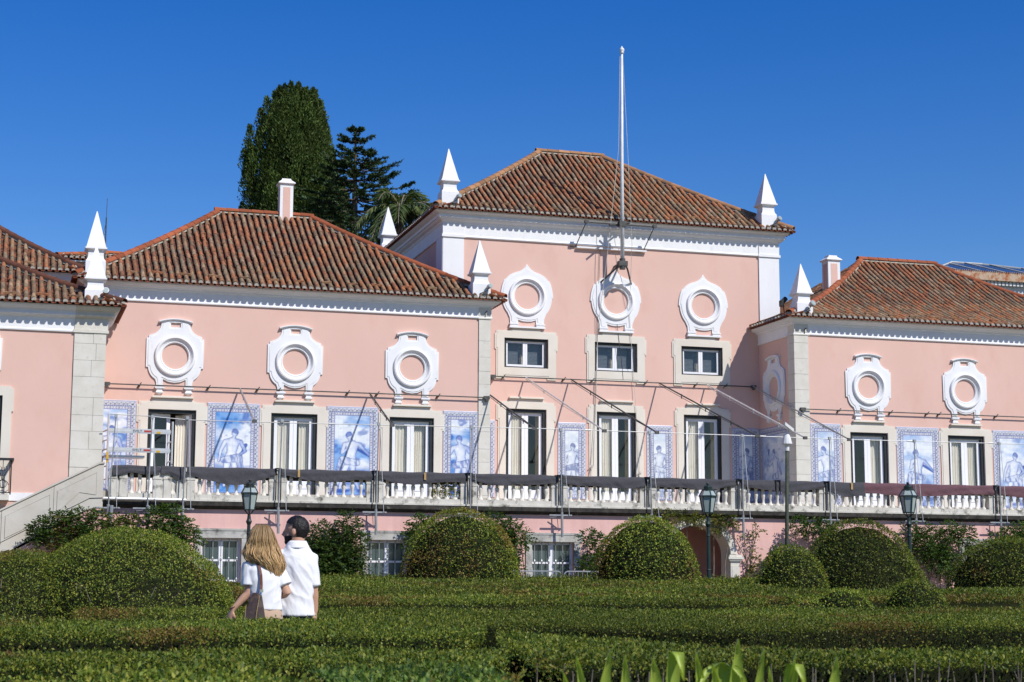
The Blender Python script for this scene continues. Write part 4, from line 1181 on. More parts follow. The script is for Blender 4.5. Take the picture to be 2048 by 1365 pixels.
# voussoir stones of the arch, each its own piece
nv_ = 13
for k in range(nv_):
    a0, a1 = 180 * k / nv_ + .5, 180 * (k + 1) / nv_ - .5
    P = arc(ACX, ASZ, ARX, ARZ, a0, a1, 3) + arc(ACX, ASZ, ARX + .23, ARZ + .23, a1, a0, 3)
    mb = MB(); mb.prism(P, YF - .05, YF + .003)
    part('arch_stone', mb, M['lime'], te, at=(ACX, YF, ASZ))
for s_ in (-1, 1):
    x = ACX + s_ * (ARX + .14)
    mb = MB(); mb.box(x - .16, YF - .07, .7, x + .16, YF + .002, 2.28); mb.box(x - .115, YF - .085, .8, x + .115, YF - .07, 2.12); part('arch_pier', mb, M['lime'], te)
    mb = MB(); mb.box(x - .22, YF - .13, 2.28, x + .22, YF + .3, 2.34); mb.box(x - .27, YF - .17, 2.34, x + .27, YF + .3, 2.42); mb.box(x - .22, YF - .13, 2.42, x + .22, YF + .3, 2.49); part('arch_impost', mb, M['lime'], te)
# windows with iron bars
bar_m = MB(); bar_m.lathe([(.013, 0), (.013, 1.74)], 6)
for z in (.50, 1.12): bar_m.lathe([(.013, z - .09), (.036, z - .04), (.038, z - .025), (.014, z)], 6); bar_m.lathe([(.014, z), (.03, z + .02), (.014, z + .05)], 6)
bar_m = bar_m.mesh('window_bar')
for c, w, _ in TW:
    a = w / 2
    mb = MB()
    wf = MB(); wf.box(c - a, YF + .16, 1.1, c - a + .08, YF + .22, 2.84); wf.box(c + a - .08, YF + .16, 1.1, c + a, YF + .22, 2.84); wf.box(c - .075, YF + .16, 1.1, c + .075, YF + .22, 2.84)
    for z in (1.1, 1.52, 2.14, 2.75): wf.box(c - a + .08, YF + .165, z, c - .075, YF + .215, z + .06); wf.box(c + .075, YF + .165, z, c + a - .08, YF + .215, z + .06)
    wf.box(c - a + .08, YF + .165, 2.80, c - .075, YF + .215, 2.838); wf.box(c + .075, YF + .165, 2.80, c + a - .08, YF + .215, 2.838)
    win = part('basement_window', wf, M['joinery'], te)
    for x0, x1 in ((c - a + .08, c - .075), (c + .075, c + a - .08)):
        for z0, z1 in ((1.16, 1.52), (1.58, 2.14), (2.20, 2.75)):
            g = MB(); g.box(x0, YF + .185, z0, x1, YF + .195, z1); part('glass_pane', g, M['darkglass'], win)
    nb = 6 if w > 1.3 else 5
    for k in range(nb): put('window_bar', bar_m, M['steel'], win, (c - a + w * (k + .5) / nb, YF + .05, 1.1))
    mb = MB(); mb.box(c - a - .21, YF - .06, 2.84, c + a + .30, YF + .02, 3.11); mb.box(c - a - .22, YF - .075, 3.06, c + a + .31, YF + .02, 3.125); part('window_lintel', mb, M['lintel'], te)
    for x0, x1 in ((c - a - .20, c - a), (c + a, c + a + .22)):
        mb = MB(); mb.box(x0, YF - .05, .72, x1, YF + .02, 2.838); part('window_jamb', mb, M['lintel'], te)
# terrace floor and the blackened ledge
mb = MB(); mb.box(3.2, YF, 3.79, 46, YW - .002, 4.20); mb.box(15.3, YW, 3.79, 28.4, YT - .002, 4.20); part('terrace_floor', mb, M['paving'], te)
mb = MB(); prof = [(.02, 3.70), (-.05, 3.705), (-.06, 3.745), (-.14, 3.765), (-.15, 3.79), (-.20, 3.80), (-.205, 3.93)]
mb.loft([[(x, YF + o, z) for o, z in prof] + [(x, YF + .02, 3.93)] for x in (3.15, 46)]); part('ledge', mb, M['ledge'], te)
rg = random.Random(4)
x = 3.18
while x < 45:
    L = rg.uniform(1.3, 2.1)
    mb = MB(); mb.box(x + .004, YF - .215 + rg.uniform(-.006, .006), 3.931, x + L - .004, YF + .05, 3.985); part('coping_stone', mb, M['oldstone'], te, at=(x, YF, 3.93)); x += L

# ================================================================ balustrade
PIERS = [3.62, 4.92, 5.62, 8.42, 11.46, 14.49, 17.52, 20.56, 23.79, 27.02, 30.27, 33.55, 36.8, 40.0]
ba = thing('balustrade', 'weathered stone balustrade with turned balusters along the terrace edge', 'balustrade', (20, YF - .02, 3.99))
bp_ = [(.082, 0), (.082, .03), (.070, .05), (.046, .08), (.038, .13), (.044, .21), (.060, .29), (.071, .345), (.064, .395), (.042, .42), (.058, .435), (.058, .45), (.042, .465), (.050, .485), (.062, .52), (.060, .56), (.046, .61), (.035, .66), (.045, .69)]
balm = MB().lathe(bp_, 10).mesh('baluster'); autosmooth(balm, 45)
pierm = MB()
for dx in (-.155, .155):
    pierm.box(dx - .115, -.13, 0, dx + .115, .13, .58); pierm.box(dx - .13, -.145, .58, dx + .13, .145, .64); pierm.box(dx - .11, -.125, .64, dx + .11, .125, .88)
pierm.box(-.05, -.10, 0, .05, .11, .86)
pierm = pierm.mesh('pier')
BZ = 4.135
rg = random.Random(9)
for k, px in enumerate(PIERS):
    put('pier', pierm, M['oldstone'], ba, (px, YF - .02, 3.985))
    if k + 1 == len(PIERS): break
    nx = PIERS[k + 1]; a, b = px + .28, nx - .28
    mb = MB(); mb.box(a + .002, YF - .16 + rg.uniform(-.004, .004), 3.987, b - .002, YF + .11, BZ); part('base_block', mb, M['oldstone'], ba, at=((a + b) / 2, YF, 3.985))
    n = max(2, int(round((b - a) / .278)))
    for i in range(n):
        put('baluster', balm, M['balstone'], ba, (a + (b - a) * (i + .5) / n + rg.uniform(-.008, .008), YF - .02, BZ), Matrix.Rotation(rg.uniform(-.012, .012), 4, 'Y') @ Matrix.Diagonal((1, 1, .985 + rg.uniform(0, .02), 1)))
mb = MB(); mb.box(3.4, YF - .15, 4.815, 40.2, YF + .11, 4.93); part('hand_rail', mb, M['oldstone'], ba)

# --------------------------------------------------------------- cloth hung over the rail
def cloth(label, x0, x1, dl, dm, dr, seed, m='cloth', group='mesh cloths hung over the balustrade'):
    n = max(10, int((x1 - x0) / .06)); V = []; F = []; cols = 12
    rg = np.random.default_rng(seed)
    for i in range(n + 1):
        q = i / n; x = x0 + (x1 - x0) * q
        d = dl * (1 - q) ** 3 + dr * q ** 3 + dm * (1 - (1 - q) ** 3 - q ** 3) + .03 * math.sin(q * 9 + seed) + .05 * float(fbm(x * 2.3, 0.0, 0.0, seed + 40, 2) - .5)
        wob = lambda z: float(fbm(x * 1.6 + z * 2.0, z * 1.0, seed, seed, 3) - .5)
        for j in range(cols):
            if j == 0: y, z = YF + .16, 4.62
            elif j == 1: y, z = YF + .145, 4.955
            elif j == 2: y, z = YF - .165, 4.965 + .01 * math.sin(x * 5 + seed)
            else:
                t = (j - 2) / (cols - 3)
                z = 4.955 - d * t
                y = YF - .180 - .012 * t - .085 * t * abs(wob(z)) * 2 - .022 * (1 + math.sin((x - x0) * 2.1 + 7 * t + seed)) * t * (1 - t) * 2
            V.append((x + .02 * wob(z) * (j > 2), y, z))
    for i in range(n):
        for j in range(cols - 1):
            F.append((i * cols + j, (i + 1) * cols + j, (i + 1) * cols + j + 1, i * cols + j + 1))
    o = part('shade_cloth', MB().add(V, F), M[m], None, smooth=True, at=((x0 + x1) / 2, YF, 4.95))
    tag(o, label, 'cloth', group)
cloth('short crumpled dark grey cloth knotted at the scaffold end of the balustrade', 3.42, 4.85, .30, .24, .22, 1)
cloth('dark grey cloth bunched up over the second bay beside the scaffold', 4.87, 5.60, .22, .26, .52, 2)
cloth('dark grey cloth sagging low behind the street lamp nearest the couple', 5.66, 8.36, .24, .58, .22, 3)
cloth('dark grey cloth with brown tape between the second and third left wing doors', 8.46, 11.42, .20, .38, .26, 4)
cloth('dark grey cloth below the third left wing door and stone corner', 11.5, 14.45, .24, .42, .20, 5)
cloth('dark grey cloth in front of the leftmost tower door', 14.53, 17.48, .20, .40, .18, 6)
cloth('dark grey cloth in front of the middle tower door below the flagpole', 17.56, 20.52, .20, .41, .26, 7)
cloth('dark grey cloth in front of the rightmost tower door', 20.60, 23.75, .24, .38, .19, 8)
cloth('creased dark grey cloth in front of the shaded inner corner', 23.83, 26.98, .20, .38, .22, 9)
cloth('last dark grey cloth, ending where the maroon cloth begins', 27.06, 28.42, .30, .52, .44, 10)
cloth('long faded maroon cloth at the right part of the balustrade', 28.38, 33.50, .34, .42, .28, 11, 'maroon')
cloth('faded maroon cloth at the far right edge of the balustrade', 33.60, 38.0, .26, .44, .40, 12, 'maroon')
k = 0
for x, lab in ((8.41, 'second pier from the left street lamp'), (11.46, 'pier right of the second left wing door'), (14.49, 'pier by the stone wing corner'), (17.52, 'pier left of the middle tower door'), (20.56, 'pier right of the middle tower door'), (23.79, 'pier right of the rightmost tower door'), (25.2, 'cloth in front of the shaded corner'), (27.02, 'pier beside the tall camera pole'), (33.55, 'pier near the right edge of the photo')):
    mb = MB()
    for dx in (-.09, .06): mb.box(x + dx, YF - .235, 3.99 if k != 6 else 4.5, x + dx + .035, YF - .22, 4.97)
    mb.box(x - .09, YF - .22, 4.965, x + .095, YF + .16, 4.985)
    tag(part('black_strap', mb, M['strap'], None, at=(x, YF, 4.9)), 'black strap tied over the cloth at the ' + lab if k != 6 else 'black strap tied round the ' + lab, 'strap', 'black straps tying down the cloths'); k += 1
for x, lab in ((9.0, 'short brown tape on the dark cloth just right of the second pier'), (13.0, 'long brown tape on the dark cloth below the third left wing door'), (27.9, 'brown tape on the last dark cloth next to the maroon cloth')):
    mb = MB(); mb.box(x, YF - .245, 4.72, x + .07, YF - .235, 4.95); tag(part('packing_tape', mb, M['tape'], None, at=(x, YF, 4.8)), lab, 'tape', 'brown tapes on the cloths')

# ================================================================ awning frame
YA = 52.36
POSTS = [(3.47, 3.34, 'at the left end of the balustrade beside the stairs'), (4.54, 4.48, 'crossing the left half of the scaffold frame'), (5.58, 5.52, 'just right of the scaffold, before the open door'),
         (8.46, 8.40, 'in front of the second left wing door'), (11.49, 11.44, 'left of the third left wing door'), (14.49, 14.47, 'at the grey stone corner of the left wing'),
         (17.47, 17.52, 'between the left and middle tower doors'), (20.53, 20.60, 'between the middle and right tower doors'), (23.84, 23.84, 'right of the right tower door'),
         (27.06, 27.03, 'at the stone corner of the right wing'), (30.28, 30.27, 'between the two doors of the right wing'), (33.60, 33.57, 'at the far right near the photo edge')]
for x1, x0, lab in POSTS:
    t = thing('awning_post', 'slim awning post ' + lab, 'post', (x0, YA, 3.0), 'slim awning posts on the terrace edge')
    mb = MB(); mb.tube([(x0, YA, 3.72), (x1, YA, 6.40)], .020, 6); part('post', mb, M['steel'], t)
    mb = MB(); mb.tube([(x0 + .02, YA + .04, 2.98), (x0, YA + .02, 3.78)], .044, 8); part('post_sleeve', mb, M['steel'], t)
    mb = MB(); mb.box(x0 - .42, YA, 3.66, x0 + .34, YA + .03, 3.70); mb.tube([(x0 - .30, YA + .28, 3.60), (x0 + .28, YA - .02, 3.68)], .018, 5)
    part('foot_bracket', mb, M['steel'], t)
    mb = MB(); mb.tube([(x0 + .24, YA - .03, 3.66), (x1 + .04, YA - .03, 6.36)], .010, 5); part('tie_rod', mb, M['alu'], t)
    mb = MB(); mb.box(x1 - .045, YA - .045, 6.37, x1 + .045, YA + .045, 6.47); part('post_clamp', mb, M['steel'], t)
t = thing('awning_tube', 'long thin horizontal tube in front of the doors above the cloths', 'tube', (20, YA, 6.42))
pts = [(3.30, 6.46), (4.4, 6.44), (5.6, 6.36), (9, 6.37), (12.2, 6.40), (16.6, 6.44), (20.5, 6.43), (23.8, 6.42), (28, 6.40), (34, 6.43), (42, 6.43)]
mb = MB(); mb.tube([(x, YA, z) for x, z in pts], .0135, 6); part('tube', mb, M['steel'], t)
for x in (6.2, 10.0, 12.4, 18.4, 24.6, 30.1, 33.3):
    z = np.interp(x, [p[0] for p in pts], [p[1] for p in pts]); mb = MB(); mb.tube([(x - .1, YA, z), (x + .1, YA, z)], .026, 6); part('tube_sleeve', mb, M['steel'], t)
def rail(label, y, z, x0, x1, xs):
    t = thing('awning_rail', label, 'rail', ((x0 + x1) / 2, y, z), 'dark awning rails fixed to the walls')
    mb = MB(); mb.tube([(x0, y, z), (x1, y, z)], .022, 6); part('rail', mb, M['darksteel'], t)
    for x in xs:
        mb = MB(); mb.tube([(x - .07, y + .11, z - .09), (x + .06, y - .03, z + .07)], .016, 5); mb.box(x - .03, y, z - .04, x + .03, y + .12, z + .02); part('rail_bracket', mb, M['darksteel'], t)
    for x in (x0 + .1, x1 - .1):
        mb = MB(); mb.box(x - .10, y - .04, z - .05, x + .10, y + .06, z + .05); mb.box(x - .05, y - .06, z - .12, x + .05, y + .05, z - .05); part('rail_motor', mb, M['darksteel'], t)
rail('dark awning rail on the left wing under the oval medallions', YW - .12, 7.79, 3.28, 16.1, (4.4, 6.6, 8.2, 8.9, 11.2, 12.2, 14.3))
rail('dark awning rail on the tall central block under the small windows', YT - .12, 8.93, 17.0, 27.44, (17.5, 19.8, 20.9, 23.0, 25.0, 26.2))
rail('dark awning rail on the right wing under the oval medallions', YW - .12, 7.80, 27.75, 42, (29.3, 31.4, 32.9, 33.4, 35.8))
ARMS = [((7.62, YW - .12, 7.79), (7.61, YA, 6.39), 'left of the second left wing door', 'steel'), ((11.94, YW - .12, 7.79), (11.92, YA, 6.40), 'at the third left wing door', 'darksteel'),
        ((16.13, YW - .10, 7.88), (16.6, YA, 6.44), 'from the stone corner across the left tower door', 'darksteel'), ((18.34, YT - .12, 8.93), (18.97, YA, 6.43), 'pale, from above the left tower door to the middle door', 'alu'),
        ((20.06, YT - .12, 8.93), (20.8, YA, 6.43), 'dark, across the middle tower door', 'darksteel'), ((23.5, YT - .12, 8.93), (24.4, YA, 6.42), 'dark, across the right tower door', 'darksteel'),
        ((25.44, YT - .12, 8.93), (26.15, YA, 6.41), 'pale, across the shaded inner corner', 'alu'), ((27.30, YT - .12, 8.95), (27.8, YA, 6.40), 'long and dark, from the inner corner to the right wing', 'steel')]
for a, b, lab, m in ARMS:
    A_v, B_v = Vector(a), Vector(b)
    t = thing('awning_brace', 'slanting awning brace, ' + lab, 'brace', a, 'slanting awning braces')
    mb = MB(); mb.tube([A_v, B_v], .027, 7); part('brace_tube', mb, M[m], t)
    mb = MB(); mb.tube([A_v + Vector((0, 0, -.07)), A_v.lerp(B_v, .5) + Vector((0, 0, -.10)), B_v + Vector((0, 0, .0))], .010, 5); part('arm_cable', mb, M[m], t)
    for q in (.25, .5, .75):
        p = A_v.lerp(B_v, q); mb = MB(); mb.box(p.x - .012, p.y - .02, p.z - .13, p.x + .012, p.y + .02, p.z + .04); part('arm_spacer', mb, M[m], t)
    mb = MB(); mb.box(B_v.x - .07, B_v.y - .04, B_v.z - .05, B_v.x + .07, B_v.y + .04, B_v.z + .05); part('arm_clamp', mb, M['darksteel'], t)

# ================================================================ scaffold frame on the terrace
sc = thing('scaffold', 'aluminium scaffold frame with ladder end at the left end of the terrace', 'scaffold', (4.3, 54.0, ZF))
Y0, Y1 = 53.5, 54.25
def st(n, pts, r, m='alu'):
    mb = MB(); mb.tube(pts, r, 8); return part(n, mb, M[m], sc)
for x, y, zt in ((3.33, Y0, 6.58), (3.22, Y1, 6.0), (5.26, Y0, 6.40), (5.20, Y1, 6.2)): st('upright', [(x, y, ZF), (x, y, zt)], .032)
for z in (6.10, 5.52):
    mb = MB(); mb.box(3.33, Y0 - .035, z - .055, 5.2, Y0 + .035, z - .02); mb.box(3.33, Y0 - .03, z - .09, 5.2, Y0 + .03, z + .05)
    b = part('guard_rail', mb, M['alu'], sc)
    me = text_mesh('SVELT', .105); put('lettering', me, M['lettering'], b, (4.20, Y0 - .034, z - .055))
    mb = MB(); mb.box(4.40, Y0 - .037, z - .05, 4.64, Y0 - .031, z + .01); part('red_mark', mb, M['redprint'], b)
    mb = MB(); mb.box(4.78, Y0 - .037, z - .08, 4.90, Y0 - .031, z - .02); part('yellow_mark', mb, M['yellow'], b)
    st('cross_tube', [(3.33, Y0, z), (3.22, Y1, z)], .025); st('cross_tube', [(5.26, Y0, z), (5.20, Y1, z)], .025)
for z in (4.5, 4.9, 5.2, 5.8): st('rung', [(5.26, Y0, z), (5.20, Y1, z)], .022)
for z in (4.6, 5.0, 5.8): st('rung', [(3.33, Y0, z), (3.22, Y1, z)], .022)
mb = MB(); mb.box(3.30, Y0 - .035, 5.10, 3.365, Y0 + .03, 5.42); part('yellow_mark', mb, M['yellow'], sc)
mb = MB(); mb.box(3.25, Y0 + .1, 5.28, 4.45, Y1, 5.34); part('platform', mb, M['alu'], sc)
# front scaffold tubes that stand on the ground beside the terrace edge
for i, (x0, x1) in enumerate(((3.30, 3.60), (4.42, 4.62))):
    mb = MB(); mb.tube([(x0, 52.30, .75), (x0 + (x1 - x0) * .45, 52.30, 3.75)], .055, 8)
    tag(part('scaffold_tube', mb, M['steel'], None, at=(x0, 52.3, .75)), ('grey scaffold tube in the ivy at the foot of the stairs', 'grey scaffold tube in the ivy below the scaffold ladder end')[i], 'tube', 'scaffold tubes before the terrace wall')
mb = MB(); mb.tube([(3.2, 52.42, 3.96), (5.62, 52.42, 3.95)], .045, 8); tag(part('scaffold_tube', mb, M['alu'], None, at=(4.4, 52.4, 3.95)), 'pale horizontal tube along the ledge below the scaffold', 'tube')

# ================================================================ stairs
st_ = thing('staircase', 'pale stone staircase parapet climbing to the left end of the terrace', 'stairs', (0, 52.4, .75))
top = lambda x: 3.53 + (x - .27) * (5.02 - 3.53) / (3.14 - .27)
XA, XB = -5.0, 3.18
bot = lambda x: min(top(x) - 1.0, 4.02)
mb = MB()
P = [(XA, top(XA)), (3.05, top(3.05)), (XB, top(3.05)), (XB, 3.98), (2.80, 3.96), (XA, top(XA) - 1.02)]
mb.prism(P, 52.42, 52.62); part('parapet', mb, M['stair'], st_)
mb = MB(); mb.prism([(XA, top(XA) - 1.02), (2.80, 3.95), (XB, 3.97), (XB, 3.68), (2.86, 3.66), (2.36, 3.45), (XA, top(XA) - 1.75)], 52.45, 52.63); part('stair_string', mb, M['stair'], st_)
mb = MB(); mb.prism([(XA, top(XA) - 1.75), (2.36, 3.44), (2.86, 3.65), (XB, 3.66), (XB, .7), (XA, .7)], 52.47, 52.63); part('stair_wall', mb, M['pinkold'], st_)
mb = MB(); mb.prism([(XA, top(XA)), (3.05, top(3.05)), (XB + .02, top(3.05) + .02), (XB + .02, top(3.05) + .07), (3.05, top(3.05) + .055), (XA, top(XA) + .05)], 52.38, 52.66); part('coping', mb, M['stair'], st_)
for xa, xb, flat in ((1.86, 2.98, True), (.42, 1.66, False), (-1.2, .22, False)):
    lo = lambda x: (top(x) - .88) if not flat else min(top(x) - .88, 4.12)
    Q = [(xa, top(xa) - .22), (xb, top(xb) - .22), (xb, lo(xb))] + ([(2.5, 4.12)] if flat else []) + [(xa, lo(xa))]
    c = (sum(q[0] for q in Q) / len(Q), sum(q[1] for q in Q) / len(Q))
    mb = MB(); mb.prism([(c[0] + (x - c[0]) * .985, c[1] + (z - c[1]) * .975) for x, z in Q], 52.405, 52.43); pp = part('parapet_panel', mb, M['stair'], st_)
    mb = MB(); mb.prism(Q, 52.415, 52.425); part('panel_joint', mb, M['joint'], pp)
for x in (1.77, .32):
    mb = MB(); mb.box(x - .006, 52.416, top(x) - .98, x + .006, 52.43, top(x)); part('stone_joint', mb, M['joint'], st_)
for i in range(18):
    x1 = 3.1 - i * .30; z1 = 4.2 - i * .156
    mb = MB(); mb.box(x1 - .30, 52.64, z1 - .6, x1, YP - .003, z1); part('step', mb, M['stair'], st_)

# ================================================================ flagpole
fp = thing('flagpole', 'tall white flagpole with dark crossarm fixed to the central block', 'flagpole', (21.86, 58.30, 13.1))
FX, FY = 21.86, 58.30
mb = MB(); mb.tube([(FX, FY, 13.15), (FX, FY, 17.0), (FX + .03, FY, 21.25)], [.078, .066, .042], 12); part('mast', mb, M['pole'], fp, smooth=True)
mb = MB(); mb.lathe([(.05, 0), (.09, .03), (.05, .06), (.10, .12), (.085, .19), (.03, .25), (.01, .30)], 10, (FX + .03, FY, 21.22)); part('finial', mb, M['pole'], fp, smooth=True)
mb = MB(); mb.box(FX - .17, FY - .12, 13.12, FX + .17, FY + .12, 13.30); mb.tube([(FX, FY, 13.0), (FX, FY, 13.4)], .11, 10); part('base_bracket', mb, M['darksteel'], fp)
for s_ in (-1, 1):
    mb = MB(); mb.tube([(FX + s_ * .13, FY, 13.18), (FX + s_ * .24, FY + .1, 13.02), (FX + s_ * .62, YT - .02, 12.58)], .034, 7); part('base_strut', mb, M['darksteel'], fp)
mb = MB(); mb.tube([(FX - .10, FY, 13.22), (FX - .05, YT + .02, 13.22)], .04, 6); mb.tube([(FX + .1, FY, 13.22), (FX + .1, YT + .02, 13.22)], .04, 6); part('wall_arm', mb, M['darksteel'], fp)
mb = MB(); mb.tube([(FX - 1.40, FY + .05, 14.70), (FX + 1.32, FY + .05, 14.70)], .03, 7); part('crossarm', mb, M['darksteel'], fp)
mb = MB(); mb.tube([(FX - .60, FY - .25, 14.58), (FX + .30, FY + .55, 14.78)], .034, 7); mb.tube([(FX + .25, FY - .1, 14.72), (FX - .4, FY + .3, 14.66)], .03, 7); mb.box(FX - .14, FY - .12, 14.60, FX + .14, FY + .12, 14.80); part('arm_clamp', mb, M['darksteel'], fp)
for s_ in (-1, 1):
    x = FX + (-1.38 if s_ < 0 else 1.30)
    mb = MB(); mb.tube([(x, FY + .05, 14.72), (x - .20, YT - .06, 13.90), (x - .42, YT - .06, 13.89)], .019, 6); part('arm_stay', mb, M['darksteel'], fp)
    mb = MB(); mb.box(x - .07, FY - .02, 14.66, x + .07, FY + .12, 14.76); part('arm_end', mb, M['darksteel'], fp)
mb = MB(); mb.box(FX - 1.55, YT - .14, 13.84, FX + 1.2, YT - .05, 13.90); part('wall_batten', mb, M['white'], fp)
mb = MB(); mb.tube([(FX - .06, FY - .03, 21.1), (FX - .18, FY - .15, 17.5), (FX - .50, FY + .2, 13.7), (FX - .75, YT - .12, 10.8), (FX - .85, YT - .12, 7.6), (FX - 1.0, YT - .10, 5.9)], .011, 5); part('halyard', mb, M['rope'], fp)
mb = MB(); mb.tube([(FX + .06, FY - .03, 21.0), (FX + .22, FY - .1, 17.0), (FX + .42, FY + .1, 14.0), (FX + .50, YT - .1, 11.5), (FX + .80, YT - .10, 7.0), (FX + .86, YT - .10, 5.6)], .009, 5); part('halyard', mb, M['rope'], fp)
mb = MB(); mb.tube([(FX - .62, YT - .05, 13.8), (FX - .68, YT - .05, 12.5), (FX - .92, YT - .05, 5.8)], .009, 5); part('cable', mb, M['darksteel'], fp)
mb = MB(); mb.tube([(FX + .02, YT - .05, 11.2), (FX + .06, YT - .06, 10.8), (FX + .22, YT - .06, 9.5), (FX + .26, YT - .05, 9.0)], .010, 5); part('cable', mb, M['darksteel'], fp)
for x, z in ((FX - 1.02, 5.75), (FX + .84, 5.55)):
    mb = MB(); mb.tube([(x - .05, YT - .12, z), (x + .04, YT - .12, z + .08), (x, YT - .12, z - .10), (x + .07, YT - .12, z + .02)], .022, 5); mb.tube([(x, YT - .1, z - .1), (x - .06, YT - .1, z - .6), (x + .06, YT - .1, z - .75), (x + .02, YT - .1, z - .1)], .009, 5); part('rope_cleat', mb, M['rope'], fp)

# ================================================================ street lamps
def lamp(x, y, g, label, m):
    t = thing('street_lamp', label, 'lamp', (x, y, g), 'old lantern street lamps in the garden')
    H = 4.33 - g; zb = H - .98
    mb = MB(); mb.lathe([(.16, 0), (.16, .12), (.11, .18), (.10, .6), (.12, .64), (.075, .70), (.062, 1.1), (.072, 1.12), (.06, 1.15), (.055, zb - .55), (.065, zb - .52), (.052, zb - .48), (.048, zb - .28), (.075, zb - .22), (.085, zb - .19), (.055, zb - .12), (.04, zb + .02)], 12, (x, y, g)); part('post', mb, M[m], t, smooth=False)
    mb = MB(); c = (x, y, g)
    for k in range(6):
        a = math.pi / 3 * k + math.pi / 6; ca, sa = math.cos(a), math.sin(a)
        mb.tube([(x + .03 * ca, y + .03 * sa, g + zb), (x + .150 * ca, y + .150 * sa, g + zb + .13)], .012, 5)
        mb.tube([(x + .150 * ca, y + .150 * sa, g + zb + .13), (x + .230 * ca, y + .230 * sa, g + zb + .58)], .015, 5)
        mb.tube([(x + .248 * ca, y + .248 * sa, g + zb + .60), (x + .15 * ca, y + .15 * sa, g + zb + .77)], .015, 5)
    mb.lathe([(.140, .115), (.165, .115), (.165, .145), (.140, .145)], 6, (x, y, g + zb), math.pi / 6)
    mb.lathe([(.215, .575), (.266, .575), (.256, .61), (.215, .61)], 6, (x, y, g + zb), math.pi / 6)
    mb.lathe([(.17, .76), (.17, .785), (.12, .79), (.125, .85), (.10, .88), (.07, .90), (.03, .92), (.045, .95), (.02, .99)], 10, (x, y, g + zb))
    fr = part('lantern_frame', mb, M[m], t)
    for k in range(6):
        a0, a1 = math.pi / 3 * k + math.pi / 6, math.pi / 3 * (k + 1) + math.pi / 6
        for r0, z0, r1, z1 in ((.146, .14, .223, .575), (.242, .61, .148, .765)):
            mb = MB(); mb.add([(x + r * math.cos(a), y + r * math.sin(a), g + zb + z) for r, z, a in ((r0, z0, a0), (r0, z0, a1), (r1, z1, a1), (r1, z1, a0))], [(0, 1, 2, 3)])
            part('lantern_pane', mb, M['lampglass'], fr)
lamp(6.89, 48.0, .75, 'black street lamp standing behind the blond woman', 'lampblack')
lamp(19.40, 45.0, .75, 'green street lamp standing before the stone archway', 'lampgreen')
lamp(24.62, 43.0, .75, 'green street lamp rising behind the large round bush at the right', 'lampgreen')

# ================================================================ camera pole
cp_ = thing('camera_pole', 'mossy grey pole with white camera dome before the right wing corner', 'camera pole', (24.30, 50.2, .75))
mb = MB(); mb.tube([(24.30, 50.2, .75), (24.42, 50.2, 5.78)], [.066, .058], 12); part('pole', mb, M['polegreen'], cp_, smooth=True)
mb = MB(); mb.lathe([(.075, 0), (.075, .16), (.10, .18), (.17, .22), (.17, .24), (.13, .40), (.10, .50), (.05, .56), (.01, .58)], 12, (24.42, 50.2, 5.76)); part('dome_housing', mb, M['lampwhite'], cp_, smooth=False)
mb = MB(); mb.tube([(24.44, 50.2, 6.2), (24.46, 50.15, 6.46)], .03, 6); part('camera_arm', mb, M['lampwhite'], cp_)
mb = MB(); mb.loft([[(24.20 + dx, 49.9 + dy, 6.60 + dz) for dy, dz in ((-.06, -.05), (.06, -.05), (.07, .05), (-.07, .05))] for dx, q in ((0, 0),)] + [[(24.62, 50.15 + dy, 6.42 + dz) for dy, dz in ((-.06, -.05), (.06, -.05), (.07, .05), (-.07, .05))]]); part('camera_box', mb, M['lampwhite'], cp_)

# ================================================================ crowd barriers
def barrier(x0, x1, y, label):
    g = float(gz(y)); zt = 1.87
    t = thing('crowd_barrier', label, 'barrier', ((x0 + x1) / 2, y, g), 'steel crowd barriers by the terrace')
    mb = MB(); r = .12
    pts = [(x0, y, g + .15)] + [(x0, y, zt - r)] + [(x0 + r - r * math.cos(a), y, zt - r + r * math.sin(a)) for a in (.4, .8, 1.2, 1.57)] + [(x1 - r + r * math.sin(a), y, zt - r + r * math.cos(a)) for a in (0, .4, .8, 1.2)] + [(x1, y, zt - r), (x1, y, g + .15)]
    mb.tube(pts, .02, 7); mb.tube([(x0, y, g + .25), (x1, y, g + .25)], .02, 6); part('frame', mb, M['steel'], t)
    n = int((x1 - x0) / .14)
    for k in range(1, n):
        mb = MB(); x = x0 + (x1 - x0) * k / n; mb.tube([(x, y, g + .25), (x, y, zt - .02)], .009, 5); part('barrier_bar', mb, M['steel'], t)
    for x in (x0 + .1, x1 - .1):
        mb = MB(); mb.tube([(x, y - .28, g + .02), (x, y, g + .2), (x, y + .28, g + .02)], .018, 5); part('barrier_foot', mb, M['steel'], t)
barrier(14.75, 16.70, 50.0, 'steel crowd barrier right of the middle dome bush, below the barred window')
barrier(16.80, 18.72, 50.0, 'steel crowd barrier partly behind the dome bush beside the archway')
barrier(23.05, 24.9, 49.6, 'steel crowd barrier mostly hidden behind the small round bush at the right')

